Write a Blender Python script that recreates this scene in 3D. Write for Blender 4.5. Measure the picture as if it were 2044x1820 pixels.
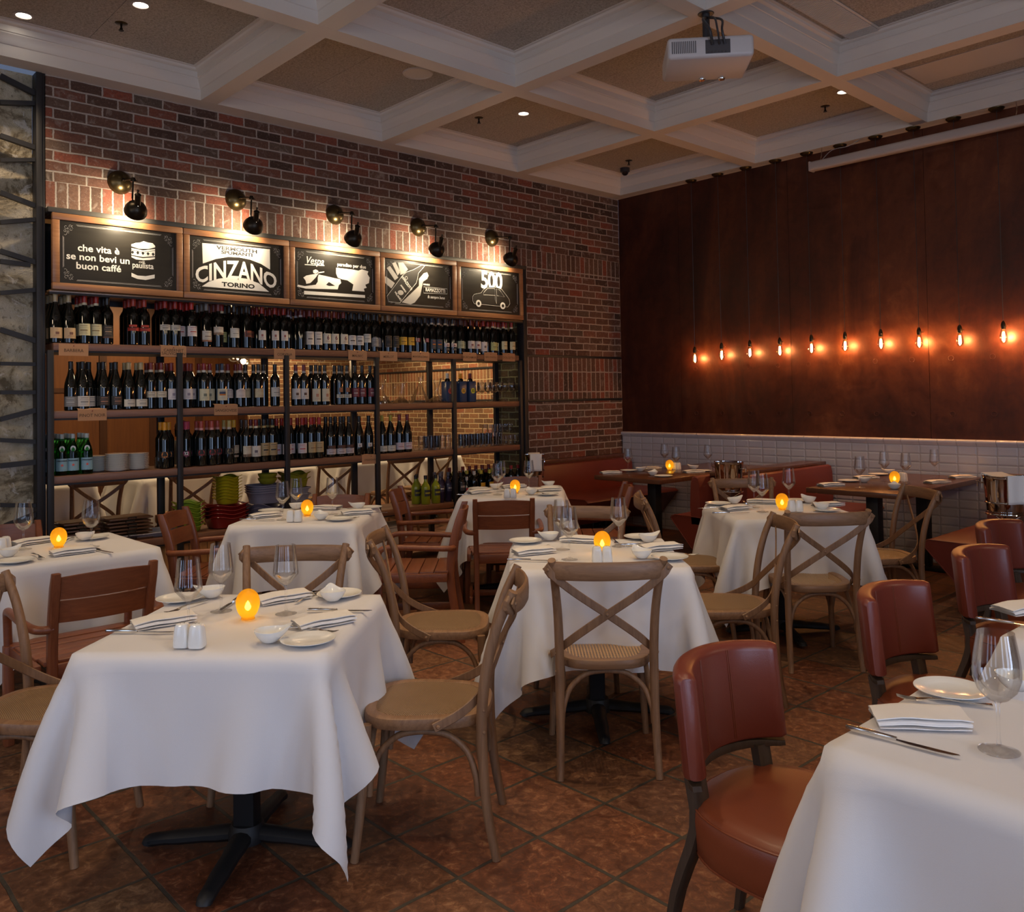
import bpy, bmesh, math, random
import numpy as np
from mathutils import Vector, Matrix
random.seed(7)
PI = math.pi
C = bpy.context.scene.collection
for o in list(bpy.data.objects): bpy.data.objects.remove(o)

# ------------------------------------------------------------------ light levels and aims
EXPOSURE = -0.12
DAY = 26.0
FILL_GLOBES = [(2.2,-9.7,2.75,50), (4.8,-9.9,2.75,50), (7.6,-9.2,2.75,45), (7.9,-5.9,2.75,30), (7.9,-2.6,2.75,30)]  # added fill lamps, unseen, lifting the ceiling: position and watts
SCONCE = 32.0
CANDLE = 0.06
BULB = 8.5
GLOBE = 10.0
PROJ_ROT = 42
# downlights: x, y, aim x, aim y, watts, cone, label of the fitting (None where the fitting is already built)
DOWN = [(0.348,-6.195,0.30,-6.2,70,80,None), (0.974,-5.691,1.2,-5.9,70,75,None), (1.017,-2.458,1.3,-2.9,70,75,None), (3.107,-0.797,3.2,-1.0,60,75,None),
        (2.60,-5.55,3.0,-5.7,75,80,'recessed downlight above the frame over the front table'), (2.55,-4.10,2.2,-4.4,75,80,'recessed downlight above the frame over the second table'),
        (4.20,-5.55,4.3,-5.5,75,80,'recessed downlight above the frame over the leather chairs'), (4.25,-4.10,4.0,-4.3,75,80,'recessed downlight above the frame over the centre table'),
        (2.70,-2.30,2.9,-2.4,60,80,'recessed downlight above the frame behind the projector'), (4.30,-7.20,4.1,-7.0,60,80,'recessed downlight behind the viewer'), (5.9,-5.6,5.8,-5.6,40,80,'recessed downlight over the front right table')]
BACKL = [(-2.4,-5.4,-2.4,-5.4,110), (-2.4,-3.6,-2.4,-3.6,110), (-2.2,-1.6,-2.2,-1.6,110), (-5.4,-1.2,-6.4,-1.0,260), (-3.6,-0.6,-3.6,0.45,260), (-1.6,-0.7,-1.6,0.45,180), (-4.2,-3.6,-5.2,-4.0,130), (-4.2,-5.6,-5.2,-6.0,110)]
TRUSS = [(-6.248,3.654,-6.0,3.57,0.035),(-6.248,3.477,-6.0,3.523,0.03),(-6.248,3.256,-5.994,3.204,0.032),(-6.249,3.093,-6.001,3.138,0.025),(-6.249,2.878,-6.005,2.808,0.032),(-6.249,2.68,-6.008,2.733,0.028),(-6.25,2.491,-6.012,2.428,0.032),(-6.25,2.423,-6.073,2.414,0.03),(-6.25,2.213,-6.012,2.253,0.028),(-6.251,1.972,-6.013,1.896,0.034),(-6.251,1.749,-6.014,1.747,0.024),(-6.251,1.56,-6.014,1.558,0.026),(-6.251,1.383,-6.014,1.446,0.032),(-6.252,1.248,-6.015,1.224,0.028),(-6.252,1.079,-6.015,1.092,0.034),(-6.252,0.824,-6.016,0.797,0.026),(-6.224,0.683,-6.016,0.75,0.034)]

# ------------------------------------------------------------------ camera
cam_d = bpy.data.cameras.new('camera'); cam = bpy.data.objects.new('camera', cam_d); C.objects.link(cam)
cam_d.sensor_width = 36.0; cam_d.sensor_fit = 'HORIZONTAL'
cam_d.lens = 1709.248 / 2044 * 36.0
cam_d.shift_x = (1022 - 1026.646) / 2044
cam_d.shift_y = (748.181 - 910) / 2044
cam_d.clip_start = 0.05; cam_d.clip_end = 60
_y, _p, _r = math.radians(47.20753), math.radians(1.44166), math.radians(-0.96985)
_f = Vector((-math.sin(_y)*math.cos(_p), math.cos(_y)*math.cos(_p), math.sin(_p)))
_rt = Vector((math.cos(_y), math.sin(_y), 0)); _up = _rt.cross(_f)
_R = math.cos(_r)*_rt + math.sin(_r)*_up; _U = -math.sin(_r)*_rt + math.cos(_r)*_up
cam.matrix_world = Matrix(((_R.x, _U.x, -_f.x, 6.3854), (_R.y, _U.y, -_f.y, -7.5900), (_R.z, _U.z, -_f.z, 1.476), (0, 0, 0, 1)))
bpy.context.scene.camera = cam

# ------------------------------------------------------------------ exposure and world
S_ = bpy.context.scene
S_.view_settings.view_transform = 'Standard'; S_.view_settings.look = 'None'
S_.view_settings.gamma = 1.0; S_.view_settings.use_curve_mapping = False
S_.view_settings.exposure = EXPOSURE
w = bpy.data.worlds.new('world'); S_.world = w; w.use_nodes = True
w.node_tree.nodes['Background'].inputs[0].default_value = (0.35, 0.45, 0.7, 1)
w.node_tree.nodes['Background'].inputs[1].default_value = 0.3

def area_light(name, loc, direction, sx, sy, power, color):
    d = bpy.data.lights.new(name, 'AREA'); d.shape = 'RECTANGLE'; d.size = sx; d.size_y = sy
    d.energy = power; d.color = color
    o = bpy.data.objects.new(name, d); C.objects.link(o); o.location = loc
    o.rotation_euler = Vector(direction).to_track_quat('-Z', 'Y').to_euler()
    return o
def point_light(name, loc, power, color, radius=0.02, parent=None):
    d = bpy.data.lights.new(name, 'POINT'); d.energy = power; d.color = color; d.shadow_soft_size = radius
    o = bpy.data.objects.new(name, d); C.objects.link(o); o.location = loc
    if parent: o.parent = parent
    return o
def spot_light(name, loc, target, power, color, angle, blend=0.6, radius=0.03):
    d = bpy.data.lights.new(name, 'SPOT'); d.energy = power; d.color = color; d.shadow_soft_size = radius
    d.spot_size = math.radians(angle); d.spot_blend = blend
    o = bpy.data.objects.new(name, d); C.objects.link(o); o.location = loc
    o.rotation_euler = (Vector(target) - Vector(loc)).to_track_quat('-Z', 'Y').to_euler()
    return o
WARM = (1.0, 0.74, 0.46); COOL = (0.50, 0.66, 1.0); AMBER = (1.0, 0.42, 0.12)
# daylight through the tall windows of the right wall (x = 9.2) and the wall behind the camera
for yy in (-8.6, -6.7, -5.6):
    area_light('daylight_window', (9.15, yy, 1.55), (-1, 0.1, -0.05), 0.70, 2.3, DAY, COOL)
for xx in (3.2, 5.2, 7.2):
    area_light('daylight_window', (xx, -10.9, 1.6), (0, 1, -0.03), 0.75, 2.3, DAY*0.3, COOL)

# ------------------------------------------------------------------ mesh helpers
class MB:
    """collects shapes, then links them as ONE mesh object"""
    def __init__(s): s.v = []; s.f = []; s.m = []; s.fl = []
    def add(s, vs, fs, mi=0, T=None):
        n = len(s.v)
        if T is not None: vs = [tuple(T @ Vector(v)) for v in vs]
        s.v += [tuple(v) for v in vs]; s.f += [tuple(i+n for i in f) for f in fs]; s.m += [mi]*len(fs)
        return s
    def box(s, x0, x1, y0, y1, z0, z1, mi=0, T=None):
        if x0 > x1: x0, x1 = x1, x0
        if y0 > y1: y0, y1 = y1, y0
        if z0 > z1: z0, z1 = z1, z0
        v = [(x0,y0,z0),(x1,y0,z0),(x1,y1,z0),(x0,y1,z0),(x0,y0,z1),(x1,y0,z1),(x1,y1,z1),(x0,y1,z1)]
        return s.add(v, [(0,3,2,1),(4,5,6,7),(0,1,5,4),(1,2,6,5),(2,3,7,6),(3,0,4,7)], mi, T)
    def rbox(s, x0, x1, y0, y1, z0, z1, r=0.004, mi=0, T=None, seg=2):
        b = bmesh.new(); bmesh.ops.create_cube(b, size=1.0)
        for v in b.verts: v.co = Vector(((x0+x1)/2+v.co.x*abs(x1-x0), (y0+y1)/2+v.co.y*abs(y1-y0), (z0+z1)/2+v.co.z*abs(z1-z0)))
        r = min(r, 0.49*min(abs(x1-x0), abs(y1-y0), abs(z1-z0)))
        bmesh.ops.bevel(b, geom=list(b.edges), offset=r, segments=seg, affect='EDGES', profile=0.5)
        b.verts.index_update()
        vs = [tuple(v.co) for v in b.verts]; fs = [tuple(v.index for v in f.verts) for f in b.faces]; b.free()
        return s.add(vs, fs, mi, T)
    def lathe(s, prof, n=24, mi=0, T=None, sx=1.0, sy=1.0, cap=True):
        """prof: list of (r, z); closed at r = 0 ends"""
        vs = []; fs = []; rings = []
        for r, z in prof:
            if r < 1e-6: rings.append([len(vs)]); vs.append((0, 0, z))
            else:
                rings.append(list(range(len(vs), len(vs)+n)))
                vs += [(r*sx*math.cos(2*PI*i/n), r*sy*math.sin(2*PI*i/n), z) for i in range(n)]
        for a, b in zip(rings, rings[1:]):
            if len(a) == 1 and len(b) == 1: continue
            for i in range(n):
                j = (i+1) % n
                if len(a) == 1: fs.append((a[0], b[j], b[i]))
                elif len(b) == 1: fs.append((a[i], a[j], b[0]))
                else: fs.append((a[i], a[j], b[j], b[i]))
        return s.add(vs, fs, mi, T)
    def tube(s, pts, r, n=10, mi=0, T=None, closed=False, flat=None, up=(0,0,1), cap=True):
        """sweep along pts; r scalar/list; flat=(w,h) sweeps a rounded flat strap whose width lies along `up`"""
        P = [Vector(p) for p in pts]; m = len(P)
        R = r if isinstance(r, (list, tuple)) else [r]*m
        vs = []; fs = []; prev = None
        for i in range(m):
            if closed: t = (P[(i+1) % m]-P[i-1])
            else: t = P[min(i+1, m-1)]-P[max(i-1, 0)]
            t.normalize()
            u = Vector(up) if (prev is None or flat) else prev
            u = u - t*u.dot(t)
            if u.length < 1e-4: u = Vector((1, 0, 0)) - t*t.x
            if u.length < 1e-4: u = Vector((0, 1, 0)) - t*t.y
            u.normalize(); prev = u; b = t.cross(u)
            for k in range(n):
                a = 2*PI*k/n
                if flat:
                    ca, sa = math.cos(a), math.sin(a)
                    q = u*(flat[0]*0.5*math.copysign(abs(ca)**0.5, ca)*R[i]) + b*(flat[1]*0.5*math.copysign(abs(sa)**0.5, sa))
                else: q = u*(R[i]*math.cos(a)) + b*(R[i]*math.sin(a))
                vs.append(tuple(P[i]+q))
        rr = m if closed else m-1
        for i in range(rr):
            for k in range(n):
                a, b_ = i*n+k, i*n+(k+1) % n; c, d = ((i+1) % m)*n+(k+1) % n, ((i+1) % m)*n+k
                fs.append((a, b_, c, d))
        if not closed and cap: fs += [tuple(range(n))[::-1], tuple(range((m-1)*n, m*n))]
        return s.add(vs, fs, mi, T)
    def prism(s, poly, h, mi=0, T=None):
        """poly: list of (x, y); extruded along z from 0 to h"""
        n = len(poly)
        a = sum(poly[i][0]*poly[(i+1) % n][1]-poly[(i+1) % n][0]*poly[i][1] for i in range(n))
        if a < 0: poly = poly[::-1]
        vs = [(x, y, 0) for x, y in poly]+[(x, y, h) for x, y in poly]
        fs = [tuple(range(n))[::-1], tuple(range(n, 2*n))]+[(i, (i+1) % n, n+(i+1) % n, n+i) for i in range(n)]
        return s.add(vs, fs, mi, T)
    def grid(s, fn, nu, nv, mi=0, T=None, closed_u=False):
        vs = [fn(i/(nu if closed_u else nu-1), j/(nv-1)) for j in range(nv) for i in range(nu)]
        fs = []
        for j in range(nv-1):
            for i in range(nu if closed_u else nu-1):
                k = (i+1) % nu
                fs.append((j*nu+i, j*nu+k, (j+1)*nu+k, (j+1)*nu+i))
        return s.add(vs, fs, mi, T)
    def mesh(s, name, mats, smooth=True, angle=40):
        me = bpy.data.meshes.new(name); me.from_pydata(s.v, [], s.f)
        for m in (mats if isinstance(mats, (list, tuple)) else [mats]): me.materials.append(m)
        me.polygons.foreach_set('material_index', s.m)
        if smooth:
            me.polygons.foreach_set('use_smooth', [True]*len(s.f)); me.set_sharp_from_angle(angle=math.radians(angle))
        me.update(); return me
    def obj(s, name, mats, parent=None, smooth=True, angle=40, label=None):
        o = bpy.data.objects.new(name, s.mesh(name, mats, smooth, angle)); C.objects.link(o)
        if parent: o.parent = parent
        if label: o['label'] = label
        return o

def T_(x=0, y=0, z=0, rz=0, rx=0, ry=0, s=1):
    return Matrix.Translation((x, y, z)) @ Matrix.Rotation(rz, 4, 'Z') @ Matrix.Rotation(ry, 4, 'Y') @ Matrix.Rotation(rx, 4, 'X') @ Matrix.Scale(s, 4)
def tag(o, label, cat, group=None, kind=None):
    o['label'] = label; o['category'] = cat
    if group: o['group'] = group
    if kind: o['kind'] = kind
    return o
def thing(name, label, cat, loc=(0,0,0), rz=0, group=None):
    o = bpy.data.objects.new(name, None); C.objects.link(o); o.location = loc; o.rotation_euler = (0, 0, rz)
    o.empty_display_size = 0.05
    return tag(o, label, cat, group)
def struct(o): o['kind'] = 'structure'; return o
KIDS = {}
def kids(o):
    return [c for c in bpy.data.objects if c.parent == o]
class Proto:
    """remembers a built thing as a recipe so that copies are cheap"""
    def __init__(s, root):
        s.root = root; s.first = True; s.parts = []
        def walk(o):
            for c in kids(o): s.parts.append((c, o)); walk(c)
        walk(root)
    def place(s, loc, rz=0, label=None, group=None, cat=None, scale=None, tilt=None):
        if s.first: s.first = False; r = s.root
        else:
            r = s.root.copy(); C.objects.link(r); mp = {s.root: r}
            for c, p in s.parts:
                n = c.copy(); C.objects.link(n); n.parent = mp[p]; mp[c] = n
        r.location = loc; r.rotation_euler = (0, 0, rz) if tilt is None else (tilt[0], tilt[1], rz)
        if scale: r.scale = scale if isinstance(scale, (tuple, list)) else (scale,)*3
        if label: r['label'] = label
        if group: r['group'] = group
        elif 'group' in r: del r['group']
        if cat: r['category'] = cat
        return r
def text_mesh(txt, size, T, mi=0, mb=None, bold=0.0, depth=0.0, align='CENTER', sx=1.0, shear=0.0, arc=None, spacing=1.0):
    """lettering as real geometry, added to a mesh collector"""
    cu = bpy.data.curves.new('t', 'FONT'); cu.body = txt; cu.size = size; cu.align_x = align; cu.align_y = 'CENTER'
    cu.offset = bold; cu.extrude = depth; cu.resolution_u = 3; cu.shear = shear; cu.space_character = spacing
    o = bpy.data.objects.new('t', cu); me = bpy.data.meshes.new_from_object(o)
    vs = [Vector((v.co.x*sx, v.co.y, v.co.z)) for v in me.vertices]
    if arc: vs = [Vector(arc(v.x, v.y)+(v.z,)) for v in vs]
    fs = [tuple(p.vertices) for p in me.polygons]
    mb.add([tuple(T @ v) for v in vs], fs, mi)
    bpy.data.objects.remove(o); bpy.data.curves.remove(cu); bpy.data.meshes.remove(me)

# ------------------------------------------------------------------ materials (all procedural)
def mat(name, col=(0.8,0.8,0.8), rough=0.5, metal=0.0, **k):
    m = bpy.data.materials.new(name); m.use_nodes = True
    b = m.node_tree.nodes['Principled BSDF']
    b.inputs['Base Color'].default_value = (*col, 1); b.inputs['Roughness'].default_value = rough; b.inputs['Metallic'].default_value = metal
    for kk, vv in k.items(): b.inputs[kk.replace('_', ' ')].default_value = vv
    return m
class N:
    """small node-graph helper"""
    def __init__(s, m): s.m = m; s.t = m.node_tree; s.b = s.t.nodes.get('Principled BSDF')
    def n(s, typ, **k):
        x = s.t.nodes.new(typ)
        for a, v in k.items():
            if a.startswith('i_'):
                key = a[2:].replace('_', ' ')
                x.inputs[int(key) if key.isdigit() else key].default_value = v
            else: setattr(x, a, v)
        return x
    def l(s, a, b): s.t.links.new(a, b)
    def coord(s, kind='Object', scale=(1,1,1), rot=(0,0,0), loc=(0,0,0)):
        c = s.n('ShaderNodeTexCoord'); mp = s.n('ShaderNodeMapping'); s.l(c.outputs[kind], mp.inputs[0])
        mp.inputs['Scale'].default_value = scale; mp.inputs['Rotation'].default_value = rot; mp.inputs['Location'].default_value = loc
        return mp.outputs[0]
    def noise(s, vec, scale, detail=4, rough=0.55, dist=0.0):
        x = s.n('ShaderNodeTexNoise'); x.inputs['Scale'].default_value = scale; x.inputs['Detail'].default_value = detail
        x.inputs['Roughness'].default_value = rough; x.inputs['Distortion'].default_value = dist; s.l(vec, x.inputs['Vector']); return x.outputs['Fac']
    def ramp(s, fac, stops, interp='LINEAR'):
        x = s.n('ShaderNodeValToRGB'); s.l(fac, x.inputs[0]); cr = x.color_ramp; cr.interpolation = interp
        while len(cr.elements) < len(stops): cr.elements.new(0.5)
        for e, (p, c) in zip(cr.elements, stops): e.position = p; e.color = (*c, 1) if len(c) == 3 else c
        return x.outputs[0]
    def mix(s, fac, a, b, mode='MIX'):
        x = s.n('ShaderNodeMix', data_type='RGBA', blend_type=mode)
        if isinstance(fac, (int, float)): x.inputs[0].default_value = fac
        else: s.l(fac, x.inputs[0])
        for v, i in ((a, 6), (b, 7)):
            if isinstance(v, tuple): x.inputs[i].default_value = (*v, 1)
            else: s.l(v, x.inputs[i])
        return x.outputs[2]
    def math(s, op, a, b=0.0, clamp=False):
        x = s.n('ShaderNodeMath', operation=op, use_clamp=clamp)
        for v, i in ((a, 0), (b, 1)):
            if isinstance(v, (int, float)): x.inputs[i].default_value = v
            else: s.l(v, x.inputs[i])
        return x.outputs[0]
    def bump(s, h, strength=0.3, dist=0.01, inp=None):
        x = s.n('ShaderNodeBump'); x.inputs['Strength'].default_value = strength; x.inputs['Distance'].default_value = dist
        s.l(h, x.inputs['Height']); s.l(x.outputs[0], (inp or s.b.inputs['Normal'])); return x
    def base(s, c): s.l(c, s.b.inputs['Base Color'])

def wood(name, c1, c2, rough=0.45, scale=1.0, axis='X', bump=0.15):
    m = mat(name, c1, rough); g = N(m)
    sc = {'X': (0.6, 9, 9), 'Y': (9, 0.6, 9), 'Z': (9, 9, 0.6)}[axis]
    v = g.coord('Object', tuple(a*scale for a in sc)); info = g.n('ShaderNodeObjectInfo')
    n1 = g.noise(v, 3.0, 6, 0.6, 1.2); n2 = g.noise(v, 14, 3, 0.6, 0.3)
    f = g.math('ADD', g.math('MULTIPLY', n1, 0.75), g.math('MULTIPLY', n2, 0.3))
    col = g.ramp(f, [(0.3, c2), (0.5, tuple((a+b)/2 for a, b in zip(c1, c2))), (0.72, c1)])
    rv = g.math('ADD', g.math('MULTIPLY', info.outputs['Random'], 0.24), 0.88)
    hsv = g.n('ShaderNodeHueSaturation'); g.l(col, hsv.inputs['Color']); g.l(rv, hsv.inputs['Value']); g.base(hsv.outputs[0])
    g.bump(n2, bump, 0.002); return m

def brick(name, soldier=False, pal=None, mort=(0.33,0.28,0.25), jamb=False, soft=False):
    """running-bond brick, 212 x 73 mm; soldier = upright bricks. The wall lies in the object's own y-z (or x-z) plane."""
    m = mat(name, (0.3,0.1,0.06), 0.85); g = N(m)
    c = g.n('ShaderNodeTexCoord'); sp = g.n('ShaderNodeSeparateXYZ'); g.l(c.outputs['Object'], sp.inputs[0])
    cb = g.n('ShaderNodeCombineXYZ')
    g.l(sp.outputs['X' if jamb else 'Y'], cb.inputs[0]); g.l(sp.outputs['Z'], cb.inputs[1])
    jit = g.noise(cb.outputs[0], 9, 2, 0.5); jit2 = g.noise(cb.outputs[0], 40, 2, 0.6)
    ad = g.n('ShaderNodeVectorMath', operation='ADD'); jc = g.n('ShaderNodeCombineXYZ')
    g.l(g.math('MULTIPLY', g.math('SUBTRACT', jit2, 0.5), 0.010), jc.inputs[0]); g.l(g.math('MULTIPLY', g.math('SUBTRACT', jit, 0.5), 0.014), jc.inputs[1])
    g.l(cb.outputs[0], ad.inputs[0]); g.l(jc.outputs[0], ad.inputs[1])
    bt = g.n('ShaderNodeTexBrick'); g.l(ad.outputs[0], bt.inputs['Vector'])
    bt.inputs['Color1'].default_value = (0,0,0,1); bt.inputs['Color2'].default_value = (1,1,1,1); bt.inputs['Mortar'].default_value = (0.5,0.5,0.5,1)
    bt.inputs['Scale'].default_value = 1.0; bt.inputs['Mortar Smooth'].default_value = 0.35; bt.inputs['Bias'].default_value = 0.0
    if soldier:
        bt.inputs['Brick Width'].default_value = 0.074; bt.inputs['Row Height'].default_value = 0.2165; bt.offset = 0.0
    else:
        bt.inputs['Brick Width'].default_value = 0.212; bt.inputs['Row Height'].default_value = 0.073; bt.offset = 0.5
    bt.inputs['Mortar Size'].default_value = 0.0075
    pal = pal or [(0.0,(0.050,0.024,0.016)),(0.18,(0.090,0.045,0.030)),(0.36,(0.125,0.055,0.036)),(0.5,(0.150,0.078,0.052)),(0.62,(0.095,0.065,0.048)),(0.76,(0.165,0.060,0.038)),(0.9,(0.25,0.062,0.034)),(1.0,(0.125,0.088,0.064))]
    col = g.ramp(bt.outputs['Color'], pal)
    n1 = g.noise(cb.outputs[0], 55, 5, 0.65); n2 = g.noise(cb.outputs[0], 14, 4, 0.6, 0.8)
    col = g.mix(g.ramp(n1, [(0.35,(0,0,0)),(0.7,(1,1,1))]), g.mix(1.0, col, (0.62,0.6,0.6), 'MULTIPLY'), col)
    wash = g.ramp(n2, [(0.56,(0,0,0)),(0.72,(0.55,0.55,0.55))])
    col = g.mix(wash, col, (0.30,0.25,0.22))
    fk = g.ramp(g.noise(cb.outputs[0], 90, 3, 0.7), [(0.62,(0,0,0)),(0.70,(0.6,0.6,0.6))])
    col = g.mix(fk, col, (0.42,0.37,0.33))
    edge = g.noise(cb.outputs[0], 120, 2, 0.5)
    mf = g.math('GREATER_THAN', g.math('ADD', bt.outputs['Fac'], g.math('MULTIPLY', g.math('SUBTRACT', edge, 0.5), 0.5)), 0.45)
    mcol = g.mix(g.noise(cb.outputs[0], 60, 3, 0.6), tuple(a*0.75 for a in mort), tuple(a*1.2 for a in mort))
    g.base(g.mix(mf, col, mcol))
    h = g.math('ADD', g.math('MULTIPLY', g.math('SUBTRACT', 1.0, bt.outputs['Fac']), 1.0), g.math('MULTIPLY', n1, 0.35))
    g.bump(h, 0.9, 0.006); return m

M = {}
M['brick'] = brick('brick_wall'); M['soldier'] = brick('brick_soldier_course', True)
M['brick_far'] = brick('brick_far_room', pal=[(0,(0.10,0.045,0.022)),(0.3,(0.20,0.10,0.045)),(0.6,(0.27,0.13,0.06)),(0.85,(0.17,0.085,0.04)),(1,(0.28,0.10,0.045))], mort=(0.45,0.34,0.20))
M['brick_side'] = brick('brick_side_room', pal=[(0,(0.10,0.045,0.022)),(0.3,(0.20,0.10,0.045)),(0.6,(0.27,0.13,0.06)),(0.85,(0.17,0.085,0.04)),(1,(0.30,0.10,0.045))], mort=(0.45,0.34,0.20), jamb=True)
M['brick_jamb'] = brick('brick_jamb', jamb=True, pal=[(0,(0.07,0.05,0.02)),(0.5,(0.16,0.12,0.05)),(1,(0.22,0.14,0.06))], mort=(0.34,0.33,0.16))
M['steel'] = mat('black_steel', (0.022,0.022,0.026), 0.5, 0.3)
g = N(M['steel']); g.bump(g.noise(g.coord('Object'), 60, 3), 0.08, 0.002)
M['steel_gray'] = mat('gray_steel_band', (0.075,0.07,0.062), 0.55, 0.4)
# terracotta floor: 341 mm square tiles laid square to the room
m = mat('terracotta_tiles', (0.2,0.07,0.03), 0.5); M['floor'] = m; g = N(m)
v = g.coord('Object', loc=(-0.202, -0.222, 0)); jc = g.n('ShaderNodeVectorMath', operation='ADD')
nz = g.n('ShaderNodeTexNoise'); nz.inputs['Scale'].default_value = 14; nz.inputs['Detail'].default_value = 2; g.l(v, nz.inputs['Vector'])
sc_ = g.n('ShaderNodeVectorMath', operation='SCALE'); g.l(nz.outputs['Color'], sc_.inputs[0]); sc_.inputs['Scale'].default_value = 0.008
g.l(v, jc.inputs[0]); g.l(sc_.outputs[0], jc.inputs[1])
bt = g.n('ShaderNodeTexBrick'); g.l(jc.outputs[0], bt.inputs['Vector']); bt.offset = 0.0
for k_, v_ in (('Scale',1.0),('Brick Width',0.341),('Row Height',0.341),('Mortar Size',0.0075),('Mortar Smooth',0.25)): bt.inputs[k_].default_value = v_
bt.inputs['Color1'].default_value = (0,0,0,1); bt.inputs['Color2'].default_value = (1,1,1,1)
col = g.ramp(bt.outputs['Color'], [(0,(0.17,0.050,0.020)),(0.25,(0.30,0.095,0.036)),(0.45,(0.24,0.105,0.045)),(0.65,(0.36,0.13,0.055)),(0.82,(0.29,0.16,0.08)),(1,(0.20,0.06,0.026))])
n1 = g.noise(v, 30, 7, 0.72, 0.6); n2 = g.noise(v, 5, 3, 0.5); n3 = g.noise(v, 75, 4, 0.7)
col = g.mix(g.ramp(n1, [(0.42,(0,0,0)),(0.62,(0.8,0.8,0.8))]), g.mix(1.0, col, (0.40,0.36,0.32), 'MULTIPLY'), col)
col = g.mix(g.ramp(n1, [(0.56,(0,0,0)),(0.72,(0.55,0.55,0.55))]), col, (0.46,0.27,0.13))
col = g.mix(g.ramp(n3, [(0.60,(0,0,0)),(0.68,(0.5,0.5,0.5))]), col, (0.07,0.03,0.016))
col = g.mix(g.ramp(n2, [(0.35,(0.35,0.35,0.35)),(0.7,(0,0,0))]), col, (0.09,0.04,0.025))
col = g.mix(bt.outputs['Fac'], col, g.mix(n3, (0.035,0.028,0.02), (0.075,0.06,0.043)))
g.base(col)
g.l(g.ramp(n1, [(0.3,(0.42,0.42,0.42)),(0.7,(0.68,0.68,0.68))]), g.b.inputs['Roughness'])
g.bump(g.math('ADD', g.math('SUBTRACT', 1.0, bt.outputs['Fac']), g.math('MULTIPLY', n1, 0.35)), 0.55, 0.006)
# ceiling
M['ceil_wood'] = mat('painted_ceiling_wood', (0.62,0.57,0.52), 0.42)
g = N(M['ceil_wood']); g.bump(g.noise(g.coord('Object', (1,1,1)), 5, 3), 0.1, 0.004)
m = mat('acoustic_panel', (0.4,0.36,0.31), 0.9); M['acoustic'] = m; g = N(m); v = g.coord('Object')
n1 = g.noise(v, 160, 4, 0.75); n2 = g.noise(v, 60, 3, 0.7)
g.base(g.ramp(g.math('ADD', g.math('MULTIPLY', n1, 0.6), g.math('MULTIPLY', n2, 0.4)), [(0.36,(0.19,0.16,0.13)),(0.46,(0.38,0.335,0.28)),(0.6,(0.56,0.50,0.43))])); g.bump(n1, 0.8, 0.006)
# rust wall
m = mat('oxidised_steel_panel', (0.12,0.03,0.01), 0.42, 0.25); M['rust'] = m; g = N(m)
v = g.coord('Object', (1,1,0.35)); v2 = g.coord('Object', (1,1,1)); v3 = g.coord('Object', (6,1,0.25))
n1 = g.noise(v, 1.3, 7, 0.62, 1.5); n2 = g.noise(v2, 9, 6, 0.7, 1.0); n3 = g.noise(v3, 1.5, 4, 0.6, 0.4)
f = g.math('ADD', g.math('ADD', g.math('MULTIPLY', n1, 0.62), g.math('MULTIPLY', n2, 0.26)), g.math('MULTIPLY', n3, 0.12))
g.base(g.ramp(f, [(0.36,(0.030,0.009,0.006)),(0.48,(0.068,0.016,0.008)),(0.58,(0.105,0.027,0.010)),(0.70,(0.18,0.055,0.018))]))
g.l(g.ramp(n2, [(0.3,(0.3,0.3,0.3)),(0.75,(0.6,0.6,0.6))]), g.b.inputs['Roughness']); g.bump(n2, 0.15, 0.006)
# tiles and grout
M['tile'] = mat('white_glazed_tile', (0.60,0.56,0.56), 0.12); M['grout'] = mat('grout', (0.34,0.29,0.25), 0.8)
# plaster column
m = mat('rough_plaster', (0.4,0.36,0.28), 0.9); M['plaster'] = m; g = N(m); v = g.coord('Object')
n1 = g.noise(v, 3.2, 7, 0.7, 0.6); n2 = g.noise(v, 22, 6, 0.75); n3 = g.noise(v, 7, 5, 0.65, 1.0)
c_ = g.ramp(n1, [(0.40,(0.16,0.125,0.075)),(0.47,(0.42,0.36,0.25)),(0.60,(0.55,0.49,0.38))])
c_ = g.mix(g.ramp(n2, [(0.56,(0,0,0)),(0.64,(0.75,0.75,0.75))]), c_, (0.13,0.10,0.065))
c_ = g.mix(g.ramp(n3, [(0.58,(0,0,0)),(0.63,(0.8,0.8,0.8))]), c_, (0.62,0.58,0.52)); g.base(c_); g.bump(g.math('ADD', n2, g.math('MULTIPLY', n3, 1.5)), 0.9, 0.02)
# woods
M['shelf_wood'] = wood('shelf_oak', (0.23,0.105,0.058), (0.12,0.05,0.03), 0.45, 1.0, 'Y')
M['frame_wood'] = wood('sign_frame_oak', (0.40,0.19,0.085), (0.24,0.10,0.042), 0.38, 1.0, 'Y')
M['soffit_wood'] = wood('soffit_oak', (0.26,0.14,0.06), (0.15,0.075,0.03), 0.22, 0.8, 'Y')
M['dark_wall'] = mat('dark_painted_wall', (0.07,0.05,0.04), 0.7)
M['panel_wood'] = wood('wall_panelling', (0.20,0.075,0.022), (0.12,0.04,0.014), 0.5, 0.5, 'Z')
M['panel_wood_dark'] = wood('wall_panelling_stile', (0.085,0.03,0.012), (0.05,0.018,0.008), 0.5, 0.5, 'Z')
M['oak'] = wood('weathered_oak', (0.30,0.165,0.085), (0.155,0.078,0.038), 0.5, 1.4, 'Z')
M['oak_x'] = wood('weathered_oak_rail', (0.30,0.165,0.085), (0.155,0.078,0.038), 0.45, 1.4, 'X')
M['teak'] = wood('oiled_teak', (0.25,0.078,0.030), (0.145,0.040,0.017), 0.36, 1.2, 'Z')
M['teak_x'] = wood('oiled_teak_slat', (0.25,0.078,0.030), (0.145,0.040,0.017), 0.36, 1.2, 'X')
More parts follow.
